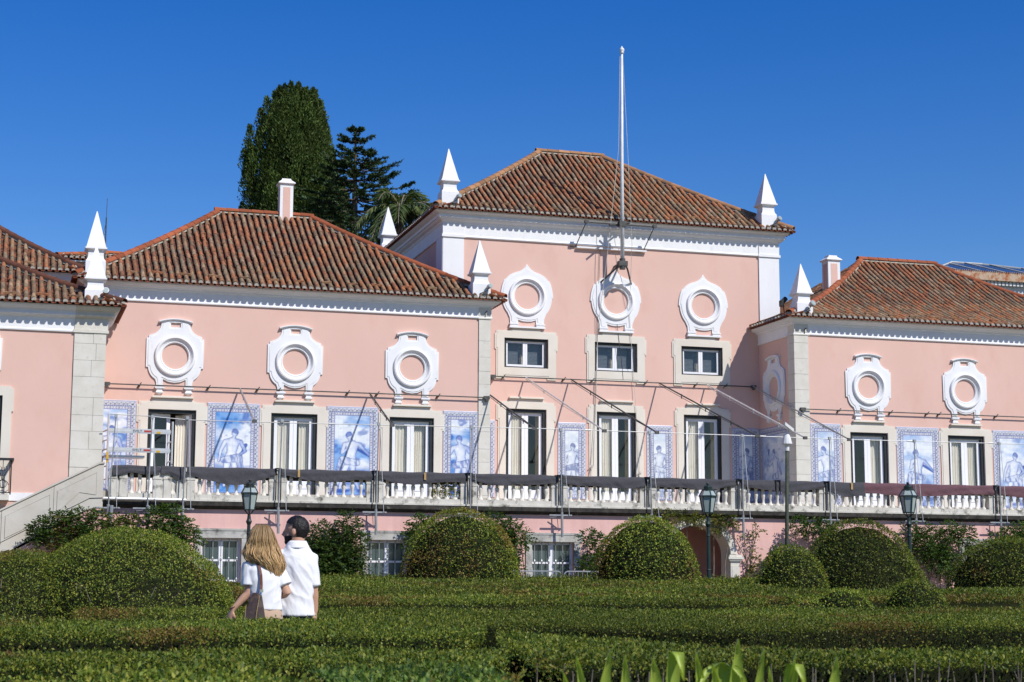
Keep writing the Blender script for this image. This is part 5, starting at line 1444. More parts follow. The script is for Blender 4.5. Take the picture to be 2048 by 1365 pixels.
# ================================================================ small roof things
def floodlight(x, y, z, label, s=.12, aim=(0, -1, .3)):
    t = thing('floodlight', label, 'floodlight', (x, y, z), 'small floodlights on the eaves')
    mb = MB(); mb.tube([(x - .28, y + .12, z + .02), (x - .05, y, z + .12), (x, y, z + .2)], .016, 5); mb.box(x - .2, y - .03, z, x - .05, y + .06, z + .06); part('bracket', mb, M['darksteel'], t)
    d = Vector(aim).normalized(); c = Vector((x + .02, y, z + .27))
    mb = MB(); mb.tube([c + d * .10, c - d * .02, c - d * .12], [s, s * .95, s * .5], 10); part('lamp_head', mb, M['steel'], t)
    mb = MB(); mb.tube([c + d * .102, c + d * .108], s * .82, 10); part('lamp_lens', mb, M['lampglass'], t)
floodlight(3.02, 52.50, 9.92, 'small floodlight before the tall obelisk at the left', .095)
floodlight(15.95, 55.55, 11.30, 'small floodlight before the obelisk at the left wing corner', .085, (.3, -1, .2))
floodlight(15.64, 58.55, 15.10, 'small floodlight before the left obelisk of the central block', .085, (.4, -1, .2))
floodlight(28.30, 58.55, 15.10, 'small floodlight before the right obelisk of the central block', .09, (.3, -1, .3))
floodlight(28.10, 55.55, 11.32, 'small floodlight before the obelisk of the right wing', .11, (.3, -1, .4))
t = thing('floodlight', 'black floodlight behind the obelisk of the right wing', 'floodlight', (27.45, 56.5, 11.3))
mb = MB(); mb.tube([(27.5, 56.5, 11.2), (27.45, 56.5, 11.75)], .02, 6); part('bracket', mb, M['iron'], t)
mb = MB(); mb.tube([(27.36, 56.5, 11.72), (27.58, 56.55, 11.93)], .09, 10); mb.box(27.33, 56.4, 11.62, 27.42, 56.6, 11.84); part('lamp_head', mb, M['iron'], t)
t = thing('lightning_rod', 'thin lightning rod rising behind the tall obelisk at the left', 'rod', (3.97, 70, 14.0))
mb = MB(); mb.tube([(3.97, 70, 11.5), (3.97, 70, 16.2)], .03, 6); mb.tube([(3.97, 70, 16.2), (3.98, 70, 17.0)], .012, 5); part('rod', mb, M['darksteel'], t)
mb = MB(); mb.tube([(3.85, 70, 14.0), (3.84, 70, 15.4), (3.95, 70, 15.9)], .010, 5)
for z in (14.4, 15.0, 15.5): mb.tube([(3.85, 70, z), (3.97, 70, z)], .010, 5)
part('earth_cable', mb, M['darksteel'], t)
for i, (x, y, z) in enumerate(((15.95, 55.93, 10.72), (28.0, 55.93, 10.70))):
    mb = MB(); mb.tube([(x, y, z - .14), (x, y, z), (x + .05, y - .06, z + .06)], .016, 5); tag(part('wall_hook', mb, M['iron'], None, at=(x, y, z)), ('iron hook on the stone corner of the left wing', 'iron hook on the stone corner of the right wing')[i], 'hook')
# ================================================================ foliage
def unit(a): return a / np.maximum(np.linalg.norm(a, axis=-1, keepdims=True), 1e-9)

def leaf_quads(P, N, size, up=0.6, spread=0.9, aspect=.52, rg=RNG, axis=None):
    """rhombic leaves at P; N outward normals; returns vertices (n,4,3)"""
    n = len(P)
    a = unit((N * up if axis is None else axis) + rg.normal(0, spread, (n, 3)) * .6)
    nn = unit(N * .9 + rg.normal(0, .55, (n, 3)))
    b = unit(np.cross(a, nn))
    s = size[:, None] if np.ndim(size) else size
    k = unit(np.cross(b, a)) * (s * .10)
    return np.stack([P, P + a * s * .5 + b * s * aspect * .5 + k, P + a * s, P + a * s * .5 - b * s * aspect * .5 + k], 1)

def leaf_object(name, Q, col, m, parent, w=None, kind=None):
    n = len(Q)
    F = np.arange(n * 4).reshape(n, 4)
    base = np.array(WL[parent.name]) if w is None else np.array(w)
    me = npmesh(name, Q.reshape(-1, 3) - base, F, np.repeat(col[:, None, :], 4, 1).reshape(-1, 3))
    return put(name, me, m, parent, tuple(base), kind=kind)

GREEN = np.array([(.120, .160, .020), (.085, .128, .018), (.175, .200, .026), (.058, .092, .018), (.225, .225, .035)])
BROWN = np.array([(.175, .120, .028), (.145, .090, .026), (.205, .150, .036)])
def leaf_cols(P, rg, brown=.15, seed=0, light=1.0, pscale=.9, pal=GREEN, blue=0.0):
    n = len(P)
    c = pal[rg.integers(0, len(pal), n)] * rg.uniform(.7, 1.3, (n, 1))
    a = fbm(P[:, 0] * pscale, P[:, 1] * pscale * .8, P[:, 2] * pscale, seed + 3, 3)
    b = np.clip((a - (.72 - brown)) * 5, 0, .85)
    isb = rg.random(n) < b
    c[isb] = BROWN[rg.integers(0, 3, isb.sum())] * rg.uniform(.7, 1.3, (isb.sum(), 1))
    g = fbm(P[:, 0] * .5, P[:, 1] * .4, 5.0, seed + 8, 2)[:, None]
    c = c * (.58 + .84 * g) * light
    if blue: c = c * np.array((1 - .35 * blue, 1.0, 1 + .6 * blue))
    return c

def inpoly(x, y, poly):
    r = np.zeros(len(x), bool); j = len(poly) - 1
    for i in range(len(poly)):
        (xi, yi), (xj, yj) = poly[i], poly[j]
        c = ((yi > y) != (yj > y)) & (x < (xj - xi) * (y - yi) / (yj - yi + 1e-12) + xi)
        r ^= c; j = i
    return r

def in_view(x, y, m=1.2): return (x > -.10 * y - m) & (x < .70 * y + m)

LSIZE = lambda d: np.maximum(.021, .0013 * d)
def hedge(label, poly, h=.90, seed=1, brown=.16, group='clipped box hedges of the parterre', light=1.0, rough=.03, twigs=None, dens=1.0, blue=0.0):
    """clipped hedge over a plan polygon, top follows the ground"""
    poly = [tuple(p) for p in poly]
    cx, cy_ = sum(p[0] for p in poly) / len(poly), sum(p[1] for p in poly) / len(poly)
    t = thing('box_hedge', label, 'hedge', (cx, cy_, float(gz(cy_))), group)
    rg = np.random.default_rng(seed)
    topz = lambda x, y: gz(y) + h + rough * 2.2 * (fbm(x * 1.1, y * .8, 1.0, seed, 3) - .5) + .03 * (noise3(x * 6, y * 6, 0, seed) - .5)
    xs = [p[0] for p in poly]; ys = [p[1] for p in poly]
    # core: near-black solid, its colour standing in for the shade inside
    G = []; nx = max(2, int((max(xs) - min(xs)) / .5)); 
    mb = MB(); n = len(poly); k = .26
    ins = []
    for (x, y) in poly:
        d = Vector((cx - x, cy_ - y, 0)); d = d.normalized() * k if d.length > 0 else d
        ins.append((x + d.x, y + d.y))
    # subdivide the outline so that the core follows the slope
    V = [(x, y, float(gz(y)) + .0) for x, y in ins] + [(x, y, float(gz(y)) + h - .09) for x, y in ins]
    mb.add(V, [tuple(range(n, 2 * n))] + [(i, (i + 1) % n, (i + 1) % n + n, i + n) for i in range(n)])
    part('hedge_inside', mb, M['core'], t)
    # top leaves, denser where near
    Q = []; Cc = []
    y0, y1 = max(min(ys), 2.0), max(ys)
    bands = max(1, int((y1 - y0) / 2.0)); Ps = []; Ns = []
    for b in range(bands):
        ya, yb = y0 + (y1 - y0) * b / bands, y0 + (y1 - y0) * (b + 1) / bands
        d = (ya + yb) / 2; s = LSIZE(d)
        dn = 2.0 / s ** 2 * min(1, (10 / d)) ** .75 * dens
        xa, xb = max(min(xs), -.10 * yb - 1.2), min(max(xs), .70 * yb + 1.2)
        if xb <= xa: continue
        m = int(dn * (xb - xa) * (yb - ya))
        x, y = rg.uniform(xa, xb, m), rg.uniform(ya, yb, m)
        ok = inpoly(x, y, poly) & in_view(x, y)
        x, y = x[ok], y[ok]
        Ps.append(np.stack([x, y, topz(x, y) - rg.exponential(.036, len(x))], 1)); Ns.append(np.tile((0, 0, 1.0), (len(x), 1)))
    # side leaves
    for i in range(n):
        (xa, ya), (xb, yb) = poly[i], poly[(i + 1) % n]
        L = math.hypot(xb - xa, yb - ya); nrm = np.array(((yb - ya) / L, -(xb - xa) / L, 0))
        if (nrm[0] * ((xa + xb) / 2 - cx) + nrm[1] * ((ya + yb) / 2 - cy_)) < 0: nrm = -nrm
        mid = np.array(((xa + xb) / 2, (ya + yb) / 2)); tocam = -mid / np.linalg.norm(mid)
        if nrm[0] * tocam[0] + nrm[1] * tocam[1] < -.35: continue
        d = max(3, math.hypot(*mid)); s = LSIZE(d)
        m = int(.75 / s ** 2 * L * h * min(1, 14 / d) ** .4)
        q = rg.random(m); x, y = xa + (xb - xa) * q, ya + (yb - ya) * q
        zz = rg.random(m) ** .8
        bulge = .06 * (fbm(q * L * 1.3, zz * 2, 0, seed + 5, 3) - .5)
        ok = in_view(x, y)
        if twigs: ok &= zz > (.90 + .08 * noise3(q * L * 3, zz * 0, 0, seed)) - .10 * rg.random(m) ** 3
        rec = bulge - rg.exponential(.05, m) - .15 * (1 - zz ** 5)
        x = x + nrm[0] * rec; y = y + nrm[1] * rec
        z = gz(y) + (topz(x, y) - gz(y)) * zz
        Ps.append(np.stack([x, y, z], 1)[ok]); Ns.append(np.tile(nrm + np.array((0, 0, .45)), (ok.sum(), 1)))
    P = np.concatenate(Ps); N = unit(np.concatenate(Ns))
    d = np.hypot(P[:, 0], P[:, 1])
    s = LSIZE(d) * rg.uniform(.75, 1.35, len(P))
    hi = rg.random(len(P)) < .05
    P[hi, 2] += .025; 
    Q = leaf_quads(P, N, s, up=.65, spread=.95, rg=rg)
    leaf_object('foliage', Q, leaf_cols(P, rg, brown, seed, light, blue=blue), M['leaf'], t)
    if twigs:
        mb = MB()
        for (xa, ya, xb, yb) in twigs:
            L = math.hypot(xb - xa, yb - ya)
            for _ in range(int(L * 42)):
                q = rg.random(); x, y = xa + (xb - xa) * q, ya + (yb - ya) * q + rg.uniform(0, .12)
                z0 = float(gz(y)) + rg.uniform(.1, .5); z1 = float(gz(y)) + h - rg.uniform(.02, .2)
                dx, dy = rg.normal(0, .05), rg.normal(0, .05)
                mb.tube([(x, y, z0), (x + dx * .6 + rg.normal(0, .02), y + dy * .5 - .02, (z0 + z1) / 2), (x + dx, y + dy - .02, z1)], [.006, .005, .003], 4, cap=False)
        part('twigs', mb, M['twig'], t, kind='stuff')
    return t

hedge('front hedge hiding the couple below the waist', [(-2.4, 11.1), (1.2, 10.95), (3.0, 11.1), (3.3, 11.5), (3.72, 13.0), (3.0, 13.7), (1.2, 13.9), (-2.4, 14.0)], 1.0, 101, .10)
hedge('second front hedge at the lower left with a brownish top', [(-2.4, 8.75), (.9, 8.95), (2.6, 8.7), (2.95, 9.8), (3.1, 10.3), (1.2, 10.15), (-2.4, 10.3)], .905, 115, .16)
hedge('third front hedge at the lower left, brown towards the middle', [(-2.4, 6.95), (1.0, 7.0), (2.2, 7.2), (2.45, 7.9), (.9, 8.3), (-2.4, 8.1)], .865, 116, .24)
hedge('front hedge strip at the lower right with bare stems on its near side', [(2.52, 7.95), (2.75, 8.12), (3.8, 8.12), (5.2, 7.85), (7.2, 7.8), (7.2, 8.5), (5.5, 8.6), (4.7, 9.1), (4.05, 9.7), (4.08, 11.3), (3.98, 12.7), (3.76, 12.85), (3.23, 10.9), (2.72, 8.6)], .93, 102, .16,
      twigs=[(2.55, 8.0, 2.8, 8.13), (2.8, 8.13, 3.8, 8.13), (3.8, 8.13, 5.2, 7.86), (5.2, 7.86, 6.4, 7.83)])
hedge('near hedge corner at the bottom left edge of the photo', [(-1.2, 4.0), (.10, 4.0), (.14, 6.6), (-1.2, 6.6)], .93, 103, .28)
hedge('near bright green hedge left of the middle at the bottom edge', [(.36, 4.2), (.86, 4.2), (.98, 6.72), (.33, 6.7)], .955, 104, .02, light=1.15)
hedge('near bluish green hedge at the bottom centre of the photo', [(1.02, 4.2), (1.36, 4.2), (1.95, 6.9), (1.22, 6.75)], .945, 105, .05, blue=.5)
hedge('small dark hedge before the big rounded bush, left of the couple', [(.75, 16.6), (2.55, 16.8), (2.72, 17.6), (.9, 17.7)], .98, 106, .08)
hedge('middle hedge beyond the couple with a long shaded front side', [(2.85, 15.6), (4.0, 15.5), (4.7, 15.0), (5.6, 14.4), (6.4, 13.9), (8.0, 14.3), (9.5, 14.5), (12, 15.4), (13.6, 20.0), (8, 19.4), (3.1, 19.6)], .93, 107, .12)
hedge('second hedge row of the parterre, reddish at its left front', [(3.3, 20.5), (7, 20.2), (9.4, 20.4), (10.6, 22.2), (15.0, 22.6), (15.6, 23.6), (9, 24.0), (3.9, 23.8)], 1.01, 108, .20)
hedge('third hedge row of the parterre between the mounds', [(4.0, 25.0), (9, 25.1), (16.4, 24.8), (17.6, 26.6), (11, 28.2), (4.3, 27.9)], 1.04, 109, .13)
hedge('fourth hedge row of the parterre, left of the small round bush', [(4.6, 29.3), (9, 29.6), (14.2, 29.2), (14.5, 31.4), (11, 32.8), (5, 32.8)], 1.06, 110, .17)
hedge('fifth hedge row of the parterre before the dome bushes', [(5.4, 34.5), (10, 34.9), (14.6, 34.4), (15.5, 37.4), (6, 38.2)], 1.07, 111, .13)
hedge('last hedge row of the parterre along the terrace walk', [(6.8, 40.0), (16.8, 39.8), (23.4, 40.8), (24.2, 44.0), (24, 47.2), (7.0, 47.4)], 1.05, 112, .13)
hedge('straight dark hedge at the right edge below the flattened dome bush', [(21.6, 33.6), (28, 33.6), (28, 36.0), (21.6, 36.0)], .95, 113, .03)
hedge('brownish hedge behind the big rounded bush, right of the couple', [(3.35, 25.0), (3.9, 28.3), (4.4, 36), (5.2, 36), (4.2, 28.3), (3.9, 25.0)], 1.0, 114, .25)

def bush(label, lobes, seed, brown=.2, light=1.0, group='clipped round bushes', flat=False, dens=1.0, holes=.0, pal=GREEN):
    """topiary made of overlapping ellipsoid lobes (cx, cy, base z, rx, ry, height above base, depth of its centre)"""
    c0 = lobes[0]
    t = thing('round_bush', label, 'bush', (c0[0], c0[1], float(gz(c0[1]))), group)
    rg = np.random.default_rng(seed)
    Ps = []; Ns = []
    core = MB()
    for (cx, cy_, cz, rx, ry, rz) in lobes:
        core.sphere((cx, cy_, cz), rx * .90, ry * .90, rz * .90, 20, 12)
        d = math.hypot(cx, cy_); s = float(LSIZE(d)) * .95
        light = light * 1.0
        area = 4 * math.pi * ((rx * ry) ** 1.6 / 3 + (rx * rz) ** 1.6 / 3 + (ry * rz) ** 1.6 / 3) ** (1 / 1.6)
        m = int(area * 2.3 / s ** 2 * .95 * dens)
        v = unit(rg.normal(0, 1, (m, 3)))
        N = unit(v / np.array((rx, ry, rz)))
        wob = 1 + .075 * (fbm(v[:, 0] * 2.2 + cx, v[:, 1] * 2.2, v[:, 2] * 2.2, seed, 3) - .5) + .035 * (noise3(v[:, 0] * 9, v[:, 1] * 9, v[:, 2] * 9, seed + 1) - .5)
        P = np.array((cx, cy_, cz)) + v * np.array((rx, ry, rz)) * wob[:, None]
        P -= N * rg.exponential(.022 + .0006 * d, m)[:, None]
        cam_d = unit(np.array((0, 0, HC)) - P)
        ok = ((N * cam_d).sum(1) > -.35) & (P[:, 2] > gz(P[:, 1]) + .02)
        if holes:
            hN = fbm(P[:, 0] * 1.6, P[:, 1] * 1.6, P[:, 2] * 2.2, seed + 20, 3)
            ok &= ~((hN > .63) & (rg.random(m) < .6) & (P[:, 2] < cz + rz * .55))
        for (ax, ay, az, bx, by, bz) in lobes:
            if (ax, ay, az) == (cx, cy_, cz): continue
            ok &= (((P - np.array((ax, ay, az))) / np.array((bx, by, bz))) ** 2).sum(1) > .88
        Ps.append(P[ok]); Ns.append(N[ok])
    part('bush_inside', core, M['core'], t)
    P = np.concatenate(Ps); N = np.concatenate(Ns)
    s = LSIZE(np.hypot(P[:, 0], P[:, 1])) * rg.uniform(.75, 1.3, len(P)) * .92
    Q = leaf_quads(P, unit(N + np.array((0, 0, .25))), s, up=.30, spread=1.0, rg=rg)
    leaf_object('foliage', Q, leaf_cols(P, rg, brown, seed, light * 1.22, 1.1, pal), M['leaf'], t)
    if holes:
        mb = MB()
        for _ in range(170):
            i = rg.integers(0, len(P)); p = P[i]
            if p[2] > lobes[0][2] + .5 * lobes[0][5]: continue
            mb.tube([tuple(p - N[i] * .03), tuple(p - N[i] * .02 + np.array((rg.normal(0, .05), rg.normal(0, .03), rg.uniform(.08, .2))))], [.004, .002], 4, cap=False)
        part('twigs', mb, M['twig'], t, kind='stuff')
    return t

bush('big spreading mound bush left of the couple, tattered with bare twigs', [(1.64, 21.5, .62, 1.40, 1.8, 1.37), (.35, 21.9, .66, 1.5, 1.8, 1.05), (-.8, 21.8, .7, 1.4, 1.6, .90)], 201, .14, .92, holes=.5)
bush('low brown mound bush at the left edge behind the big one', [(.62, 30.0, 1.0, 1.05, 1.2, .92), (-.5, 30, .9, 1.2, 1.2, .8)], 202, .46, 1.0)
bush('tall dome bush before the middle of the terrace, rusty on its right', [(11.35, 42.0, 1.55, 1.50, 1.55, 1.76)], 203, .17)
bush('tall dome bush hiding the left side of the archway', [(15.95, 41.0, 1.50, 1.34, 1.45, 1.70)], 204, .16)
bush('small round bush in front of the large right one', [(15.62, 32.0, 1.22, .74, .8, 1.0)], 205, .12)
bush('large broad bush at the right with the lamp behind it', [(19.30, 36.0, 1.15, 1.45, 1.4, 1.80), (20.0, 35.9, .9, .95, 1.1, 1.35)], 206, .05, .86)
bush('low brownish bush between the small round bush and the right one', [(10.95, 20.95, .86, .46, .5, .46), (10.5, 21.0, .80, .46, .45, .36)], 207, .30, 1.05)
bush('dark green low round bush at the right front', [(11.86, 20.6, .88, .46, .5, .56)], 208, .06, 1.0)
bush('flattened dark dome bush at the right edge', [(25.9, 40.0, 1.35, 1.70, 1.6, 1.38)], 209, .10, .72)

# ---------------------------------------------------------------- climbers on the terrace wall
VINE = np.array([(.040, .080, .016), (.060, .105, .018), (.028, .058, .014), (.085, .125, .022)])
VINEY = np.array([(.10, .13, .020), (.15, .15, .025), (.06, .095, .018), (.19, .16, .03)])
def climber(label, blobs, seed, pal=VINE, y=52.2, stems=None, size=.105, dens=1.0):
    t = thing('climbing_plant', label, 'climber', (blobs[0][0], y, .75), 'leafy climbers on the terrace wall')
    rg = np.random.default_rng(seed); Ps = []; Ax = []; Ns = []
    for (x, z, rx, rz) in blobs:
        ry = min(.42, .5 * (rx + rz) / 2 + .1)
        m = int(95 * rx * rz / .1 * dens)
        v = unit(rg.normal(0, 1, (m, 3))) * (rg.random((m, 1)) ** .35)
        c = np.array((x, y, z)) + v * np.array((rx, ry, rz))
        # each clump is a compound leaf: pairs of leaflets along a drooping stalk
        d = unit(v + np.array((0, -.35, .25)) + rg.normal(0, .5, (m, 3)))
        for k in range(6):
            q = (k // 2) / 2.0; sgn = 1 if k % 2 else -1
            side = unit(np.cross(d, np.array((0, 0, 1.0)) + rg.normal(0, .2, (m, 3))))
            Ps.append(c + d * (q * .17) - np.array((0, 0, 1)) * (.05 * q * q))
            Ax.append(unit(d * .8 + side * sgn * .9 + np.array((0, 0, -.25)))); Ns.append(unit(np.array((0, -.5, .8)) + rg.normal(0, .4, (m, 3))))
    P, A, N = np.concatenate(Ps), np.concatenate(Ax), np.concatenate(Ns)
    P[:, 1] = np.minimum(P[:, 1], YF - .03)
    Q = leaf_quads(P, N, size * rg.uniform(.7, 1.3, len(P)), spread=.25, aspect=.42, rg=rg, axis=A)
    leaf_object('foliage', Q, leaf_cols(P, rg, .02, seed, 1.0, 1.0, pal), M['leaf'], t)
    mb = MB()
    for (x, z, rx, rz) in blobs[:: max(1, len(blobs) // 6)]:
        mb.tube([(x + rg.normal(0, .2), YF - .08, .75), (x + rg.normal(0, .15), YF - .1, (z + .75) / 2), (x, min(y + .1, YF - .06), z)], [.024, .018, .010], 5)
    for pts in (stems or []): mb.tube(pts, [.018] * (len(pts) - 1) + [.006], 5)
    part('stem', mb, M['twig'], t)
climber('dark leafy climber at the foot of the staircase', [(1.5, 3.0, .35, .3), (2.0, 3.2, .45, .35), (2.55, 3.25, .42, .34), (3.0, 3.2, .35, .35), (1.3, 2.85, .3, .25), (2.3, 2.7, .8, .5)], 301, y=51.9)
climber('bright leafy shrub between the scaffold tubes behind the big mound', [(3.55, 3.05, .35, .36), (3.95, 3.12, .35, .36), (3.75, 2.6, .5, .5)], 302, VINEY[:3] * .85, y=51.9)
climber('leafy climber right of the scaffold, left of the street lamp', [(4.7, 3.3, .34, .36), (5.1, 3.45, .36, .34), (5.45, 3.1, .36, .32), (5.75, 2.8, .28, .25), (5.0, 2.75, .6, .5)], 303, y=51.9)
climber('dense climber with two humps right of the man', [(9.75, 2.95, .42, .45), (9.55, 2.3, .45, .6), (10.5, 3.2, .40, .48), (10.75, 2.6, .42, .55), (10.2, 2.2, .8, .6), (9.9, 1.6, .7, .5), (10.7, 1.7, .5, .5), (9.1, 2.5, .22, .3)], 304)
climber('climber peeping out on the left of the middle dome bush', [(12.75, 3.3, .30, .30), (12.6, 2.9, .28, .28), (13.1, 3.1, .3, .4)], 305, VINE * 1.2)
climber('dark climber hanging on the right of the middle dome bush', [(15.2, 3.45, .38, .28), (15.7, 3.2, .42, .32), (16.1, 2.95, .36, .26), (15.6, 2.6, .35, .4), (15.8, 2.0, .3, .5), (15.5, 3.0, .4, .4)], 306)
climber('small climber between the barred window and the archway bush', [(18.4, 3.0, .28, .22), (18.75, 2.75, .28, .28), (18.3, 2.1, .32, .32), (18.6, 1.75, .4, .28), (18.75, 2.3, .25, .3)], 307)
climber('yellowish climber trailing above the archway', [(20.9, 3.70, .40, .18), (21.4, 3.66, .42, .18), (21.9, 3.64, .40, .18), (22.4, 3.62, .38, .18), (22.85, 3.58, .34, .20), (23.2, 3.50, .32, .22), (23.5, 3.58, .20, .16), (22.95, 3.36, .22, .14), (24.1, 1.9, .22, .2), (24.3, 2.25, .16, .18), (23.95, 3.0, .12, .14), (24.35, 3.3, .14, .16), (24.2, 2.7, .10, .12)], 308, VINEY, y=52.45, dens=.62,
        stems=[[(24.6, YF - .1, .9), (24.25, YF - .1, 1.9), (23.9, YF - .1, 2.6), (23.5, YF - .1, 3.3)], [(24.1, YF - .1, 1.0), (24.2, YF - .1, 2.4), (24.42, YF - .1, 3.1), (24.4, YF - .1, 3.6)]])
climber('leafy climber left of the camera pole behind the small round bush', [(25.1, 2.5, .3, .3), (24.9, 2.1, .32, .4), (25.3, 2.0, .3, .4)], 309)
climber('climber hanging from the ledge right of the camera pole', [(25.75, 3.5, .3, .22), (26.2, 3.45, .36, .26), (26.7, 3.35, .36, .30), (27.1, 3.1, .36, .32), (27.4, 2.7, .4, .4), (26.9, 2.8, .3, .3)], 310)
climber('climber right of the large bush behind the right street lamp', [(30.6, 3.3, .36, .28), (30.4, 2.8, .42, .42), (30.9, 2.4, .46, .46), (31.5, 3.4, .40, .28), (32.0, 3.25, .38, .26), (31.3, 2.9, .42, .42), (31.5, 2.1, .42, .4), (32.2, 2.9, .2, .2), (29.9, 3.3, .3, .3)], 311)
climber('climber at the right photo edge above the flattened dome bush', [(33.4, 3.1, .34, .24), (34.0, 3.3, .42, .30), (34.6, 3.4, .45, .34), (34.3, 2.8, .5, .4), (35.4, 3.3, .5, .4)], 312)
climber('small bushy plant growing on the terrace behind the balusters', [(13.55, 4.40, .22, .16), (13.85, 4.52, .24, .24), (14.1, 4.35, .2, .14)], 313, VINEY * 1.15, y=53.1, size=.07, dens=1.8)

# ---------------------------------------------------------------- strap leaved plants at the bottom edge
def strap_plant(label, leaves, seed):
    x0 = sum(l[0] for l in leaves) / len(leaves)
    t = thing('strap_leaf_plant', label, 'plant', (x0, leaves[0][1], .45), 'strap leaved plants at the lower edge')
    rg = np.random.default_rng(seed)
    for (bx, by, tx, tz, bend, w) in leaves:
        zb = .62; n = 12; V = []; F = []; cols = []
        hz = tz - zb
        for i in range(n + 1):
            q = i / n
            x = bx + (tx - bx) * (q + bend * (q * q - q)); 
            z = zb + hz * (q if bend < 1.2 else 1.15 * math.sin(q * 2.15))
            y = by - .05 * q * q
            ww = w * (.75 + .5 * q if q < .5 else 1.0) * (1 if q < .62 else max(.02, 1 - ((q - .62) / .38) ** 2.2))
            dx, dz = (tx - bx), hz; L = math.hypot(dx, dz); px, pz = dz / L, -dx / L
            f = .012
            V += [(x - px * ww / 2, y - f * .2, z - pz * ww / 2), (x, y + f, z), (x + px * ww / 2, y - f * .2, z + pz * ww / 2)]
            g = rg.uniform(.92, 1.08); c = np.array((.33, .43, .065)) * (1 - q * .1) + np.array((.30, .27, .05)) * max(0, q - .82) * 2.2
            cols += [c * g * .9, c * g * 1.12, c * g * .95]  # crease shading painted in: edges darker, midrib lighter
        for i in range(n):
            for j in range(2): F.append((i * 3 + j, i * 3 + j + 1, i * 3 + j + 4, i * 3 + j + 3))
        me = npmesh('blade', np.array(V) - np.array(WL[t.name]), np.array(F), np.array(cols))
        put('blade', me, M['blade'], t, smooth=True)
YB = 4.4
strap_plant('bright strap leaved plant with three fanned leaves at the bottom centre', [(1.60, YB, 1.495, 1.085, .2, .034), (1.57, YB, 1.46, 1.04, .1, .040), (1.545, YB, 1.59, 1.10, .1, .040), (1.66, YB, 1.632, 1.085, .2, .040), (1.60, YB, 1.42, .99, .3, .034), (1.52, YB, 1.56, 1.0, .2, .034)], 401)
strap_plant('strap leaved plant with the tallest upright leaf at the bottom right', [(1.965, YB, 1.960, 1.125, .1, .050), (1.93, YB, 1.835, 1.09, .2, .040), (1.96, YB, 1.885, 1.06, .2, .040), (1.78, YB, 1.712, 1.075, .15, .060), (1.78, YB, 1.80, 1.03, 1.3, .040), (1.80, YB, 1.87, 1.02, .5, .040), (1.86, YB, 1.77, 1.0, .2, .044), (2.0, YB, 2.035, 1.10, .3, .032), (1.95, YB, 1.84, 1.0, 1.3, .05), (1.82, YB, 1.93, .99, .4, .044), (1.9, YB, 1.99, 1.0, 1.3, .045)], 402)
strap_plant('strap leaved plant with one broad upright leaf at the far bottom right', [(2.235, YB, 2.255, 1.075, .1, .050), (2.12, YB, 2.16, 1.0, 1.2, .044), (2.11, YB, 2.05, 1.05, .4, .024), (2.09, YB, 2.13, 1.085, .2, .020), (2.2, YB, 2.08, 1.0, .3, .034)], 403)

# ================================================================ trees behind
def cypress():
    cx, cy_ = 15.16, 92.0
    t = thing('cypress_tree', 'tall dense dark green conifer behind the palace roofs', 'tree', (cx, cy_, 1))
    mb = MB(); mb.tube([(cx, cy_, 1), (cx, cy_, 14), (cx, cy_, 27)], [.9, .6, .1], 8); part('trunk', mb, M['bark'], t)
    rg = np.random.default_rng(5)
    zs = np.array([8, 15, 18, 21, 22.9, 24.5, 25.6, 26.6, 27.4, 28.2]); rl = np.array([2.8, 2.8, 2.7, 2.6, 2.5, 2.3, 2.1, 1.75, 1.3, .5]); rr = np.array([3.1, 3.1, 3.1, 3.0, 2.7, 2.2, 1.95, 1.8, 1.55, .9])
    core = MB(); rings = []
    for z in zs[:-1]:
        r = float((np.interp(z, zs, rl) + np.interp(z, zs, rr)) / 2) * .72; o = float(np.interp(z, zs, rr) - np.interp(z, zs, rl)) / 2
        rings.append([(cx + o + r * math.cos(k * math.pi / 6), cy_ + r * math.sin(k * math.pi / 6), z - .4) for k in range(12)])
    core.loft(rings[:-2]); part('crown_inside', core, M['core'], t)
    Ps = []; Ax = []; Cs = []; Sz = []
    n = 380
    for k in range(n):
        z = 14.0 + 13.9 * rg.random() ** .85; a = rg.uniform(-math.pi, math.pi)
        if math.sin(a) > .35: a = -a
        r0 = np.interp(z, zs, rr if math.cos(a) > 0 else rl)
        lump = .62 + .72 * float(fbm(np.array([math.cos(a) * 1.5 + 3]), np.array([z * .42]), np.array([math.sin(a) * 1.5]), 6, 2)[0])
        r = r0 * lump * rg.uniform(.70, 1.0)
        c = np.array((cx + r * math.cos(a), cy_ + r * math.sin(a), z))
        out = np.array((math.cos(a), math.sin(a), 0)); h = rg.uniform(1.4, 2.8) * (1 if z < 24 else .65); m = int(330 * h)
        q = rg.random(m) ** .8; rad = (.52 * (1 - q) + .03) * rg.random(m) ** .5 * 1.25
        b = rg.uniform(0, 2 * math.pi, m)
        P = c + np.stack([rad * np.cos(b), rad * np.sin(b), q * h - .35 * h], 1) + out * (q * .18)[:, None]
        Ps.append(P); Ax.append(np.stack([np.cos(b) * .35, np.sin(b) * .35, np.full(m, 1.0)], 1) + out * .35); Sz.append(np.full(m, 1.0))
        tone = rg.uniform(.5, 1.15)
        Cs.append(np.array((.085, .128, .030)) * tone * rg.uniform(.7, 1.35, (m, 1)) * (1 + .35 * (rg.random((m, 1)) < .15)))
    P, A, Cc = np.concatenate(Ps), np.concatenate(Ax), np.concatenate(Cs)
    N = unit(P - np.array((cx, cy_, 0)) * np.array((1, 1, 0)) - np.array((0, 0, 1)) * P[:, 2:3] + np.array((0, 0, .3)))
    Q = leaf_quads(P, N, .165 * rg.uniform(.7, 1.3, len(P)), spread=.5, aspect=.40, rg=rg, axis=A)
    leaf_object('crown', Q, Cc, M['leafmatt'], t)
cypress()

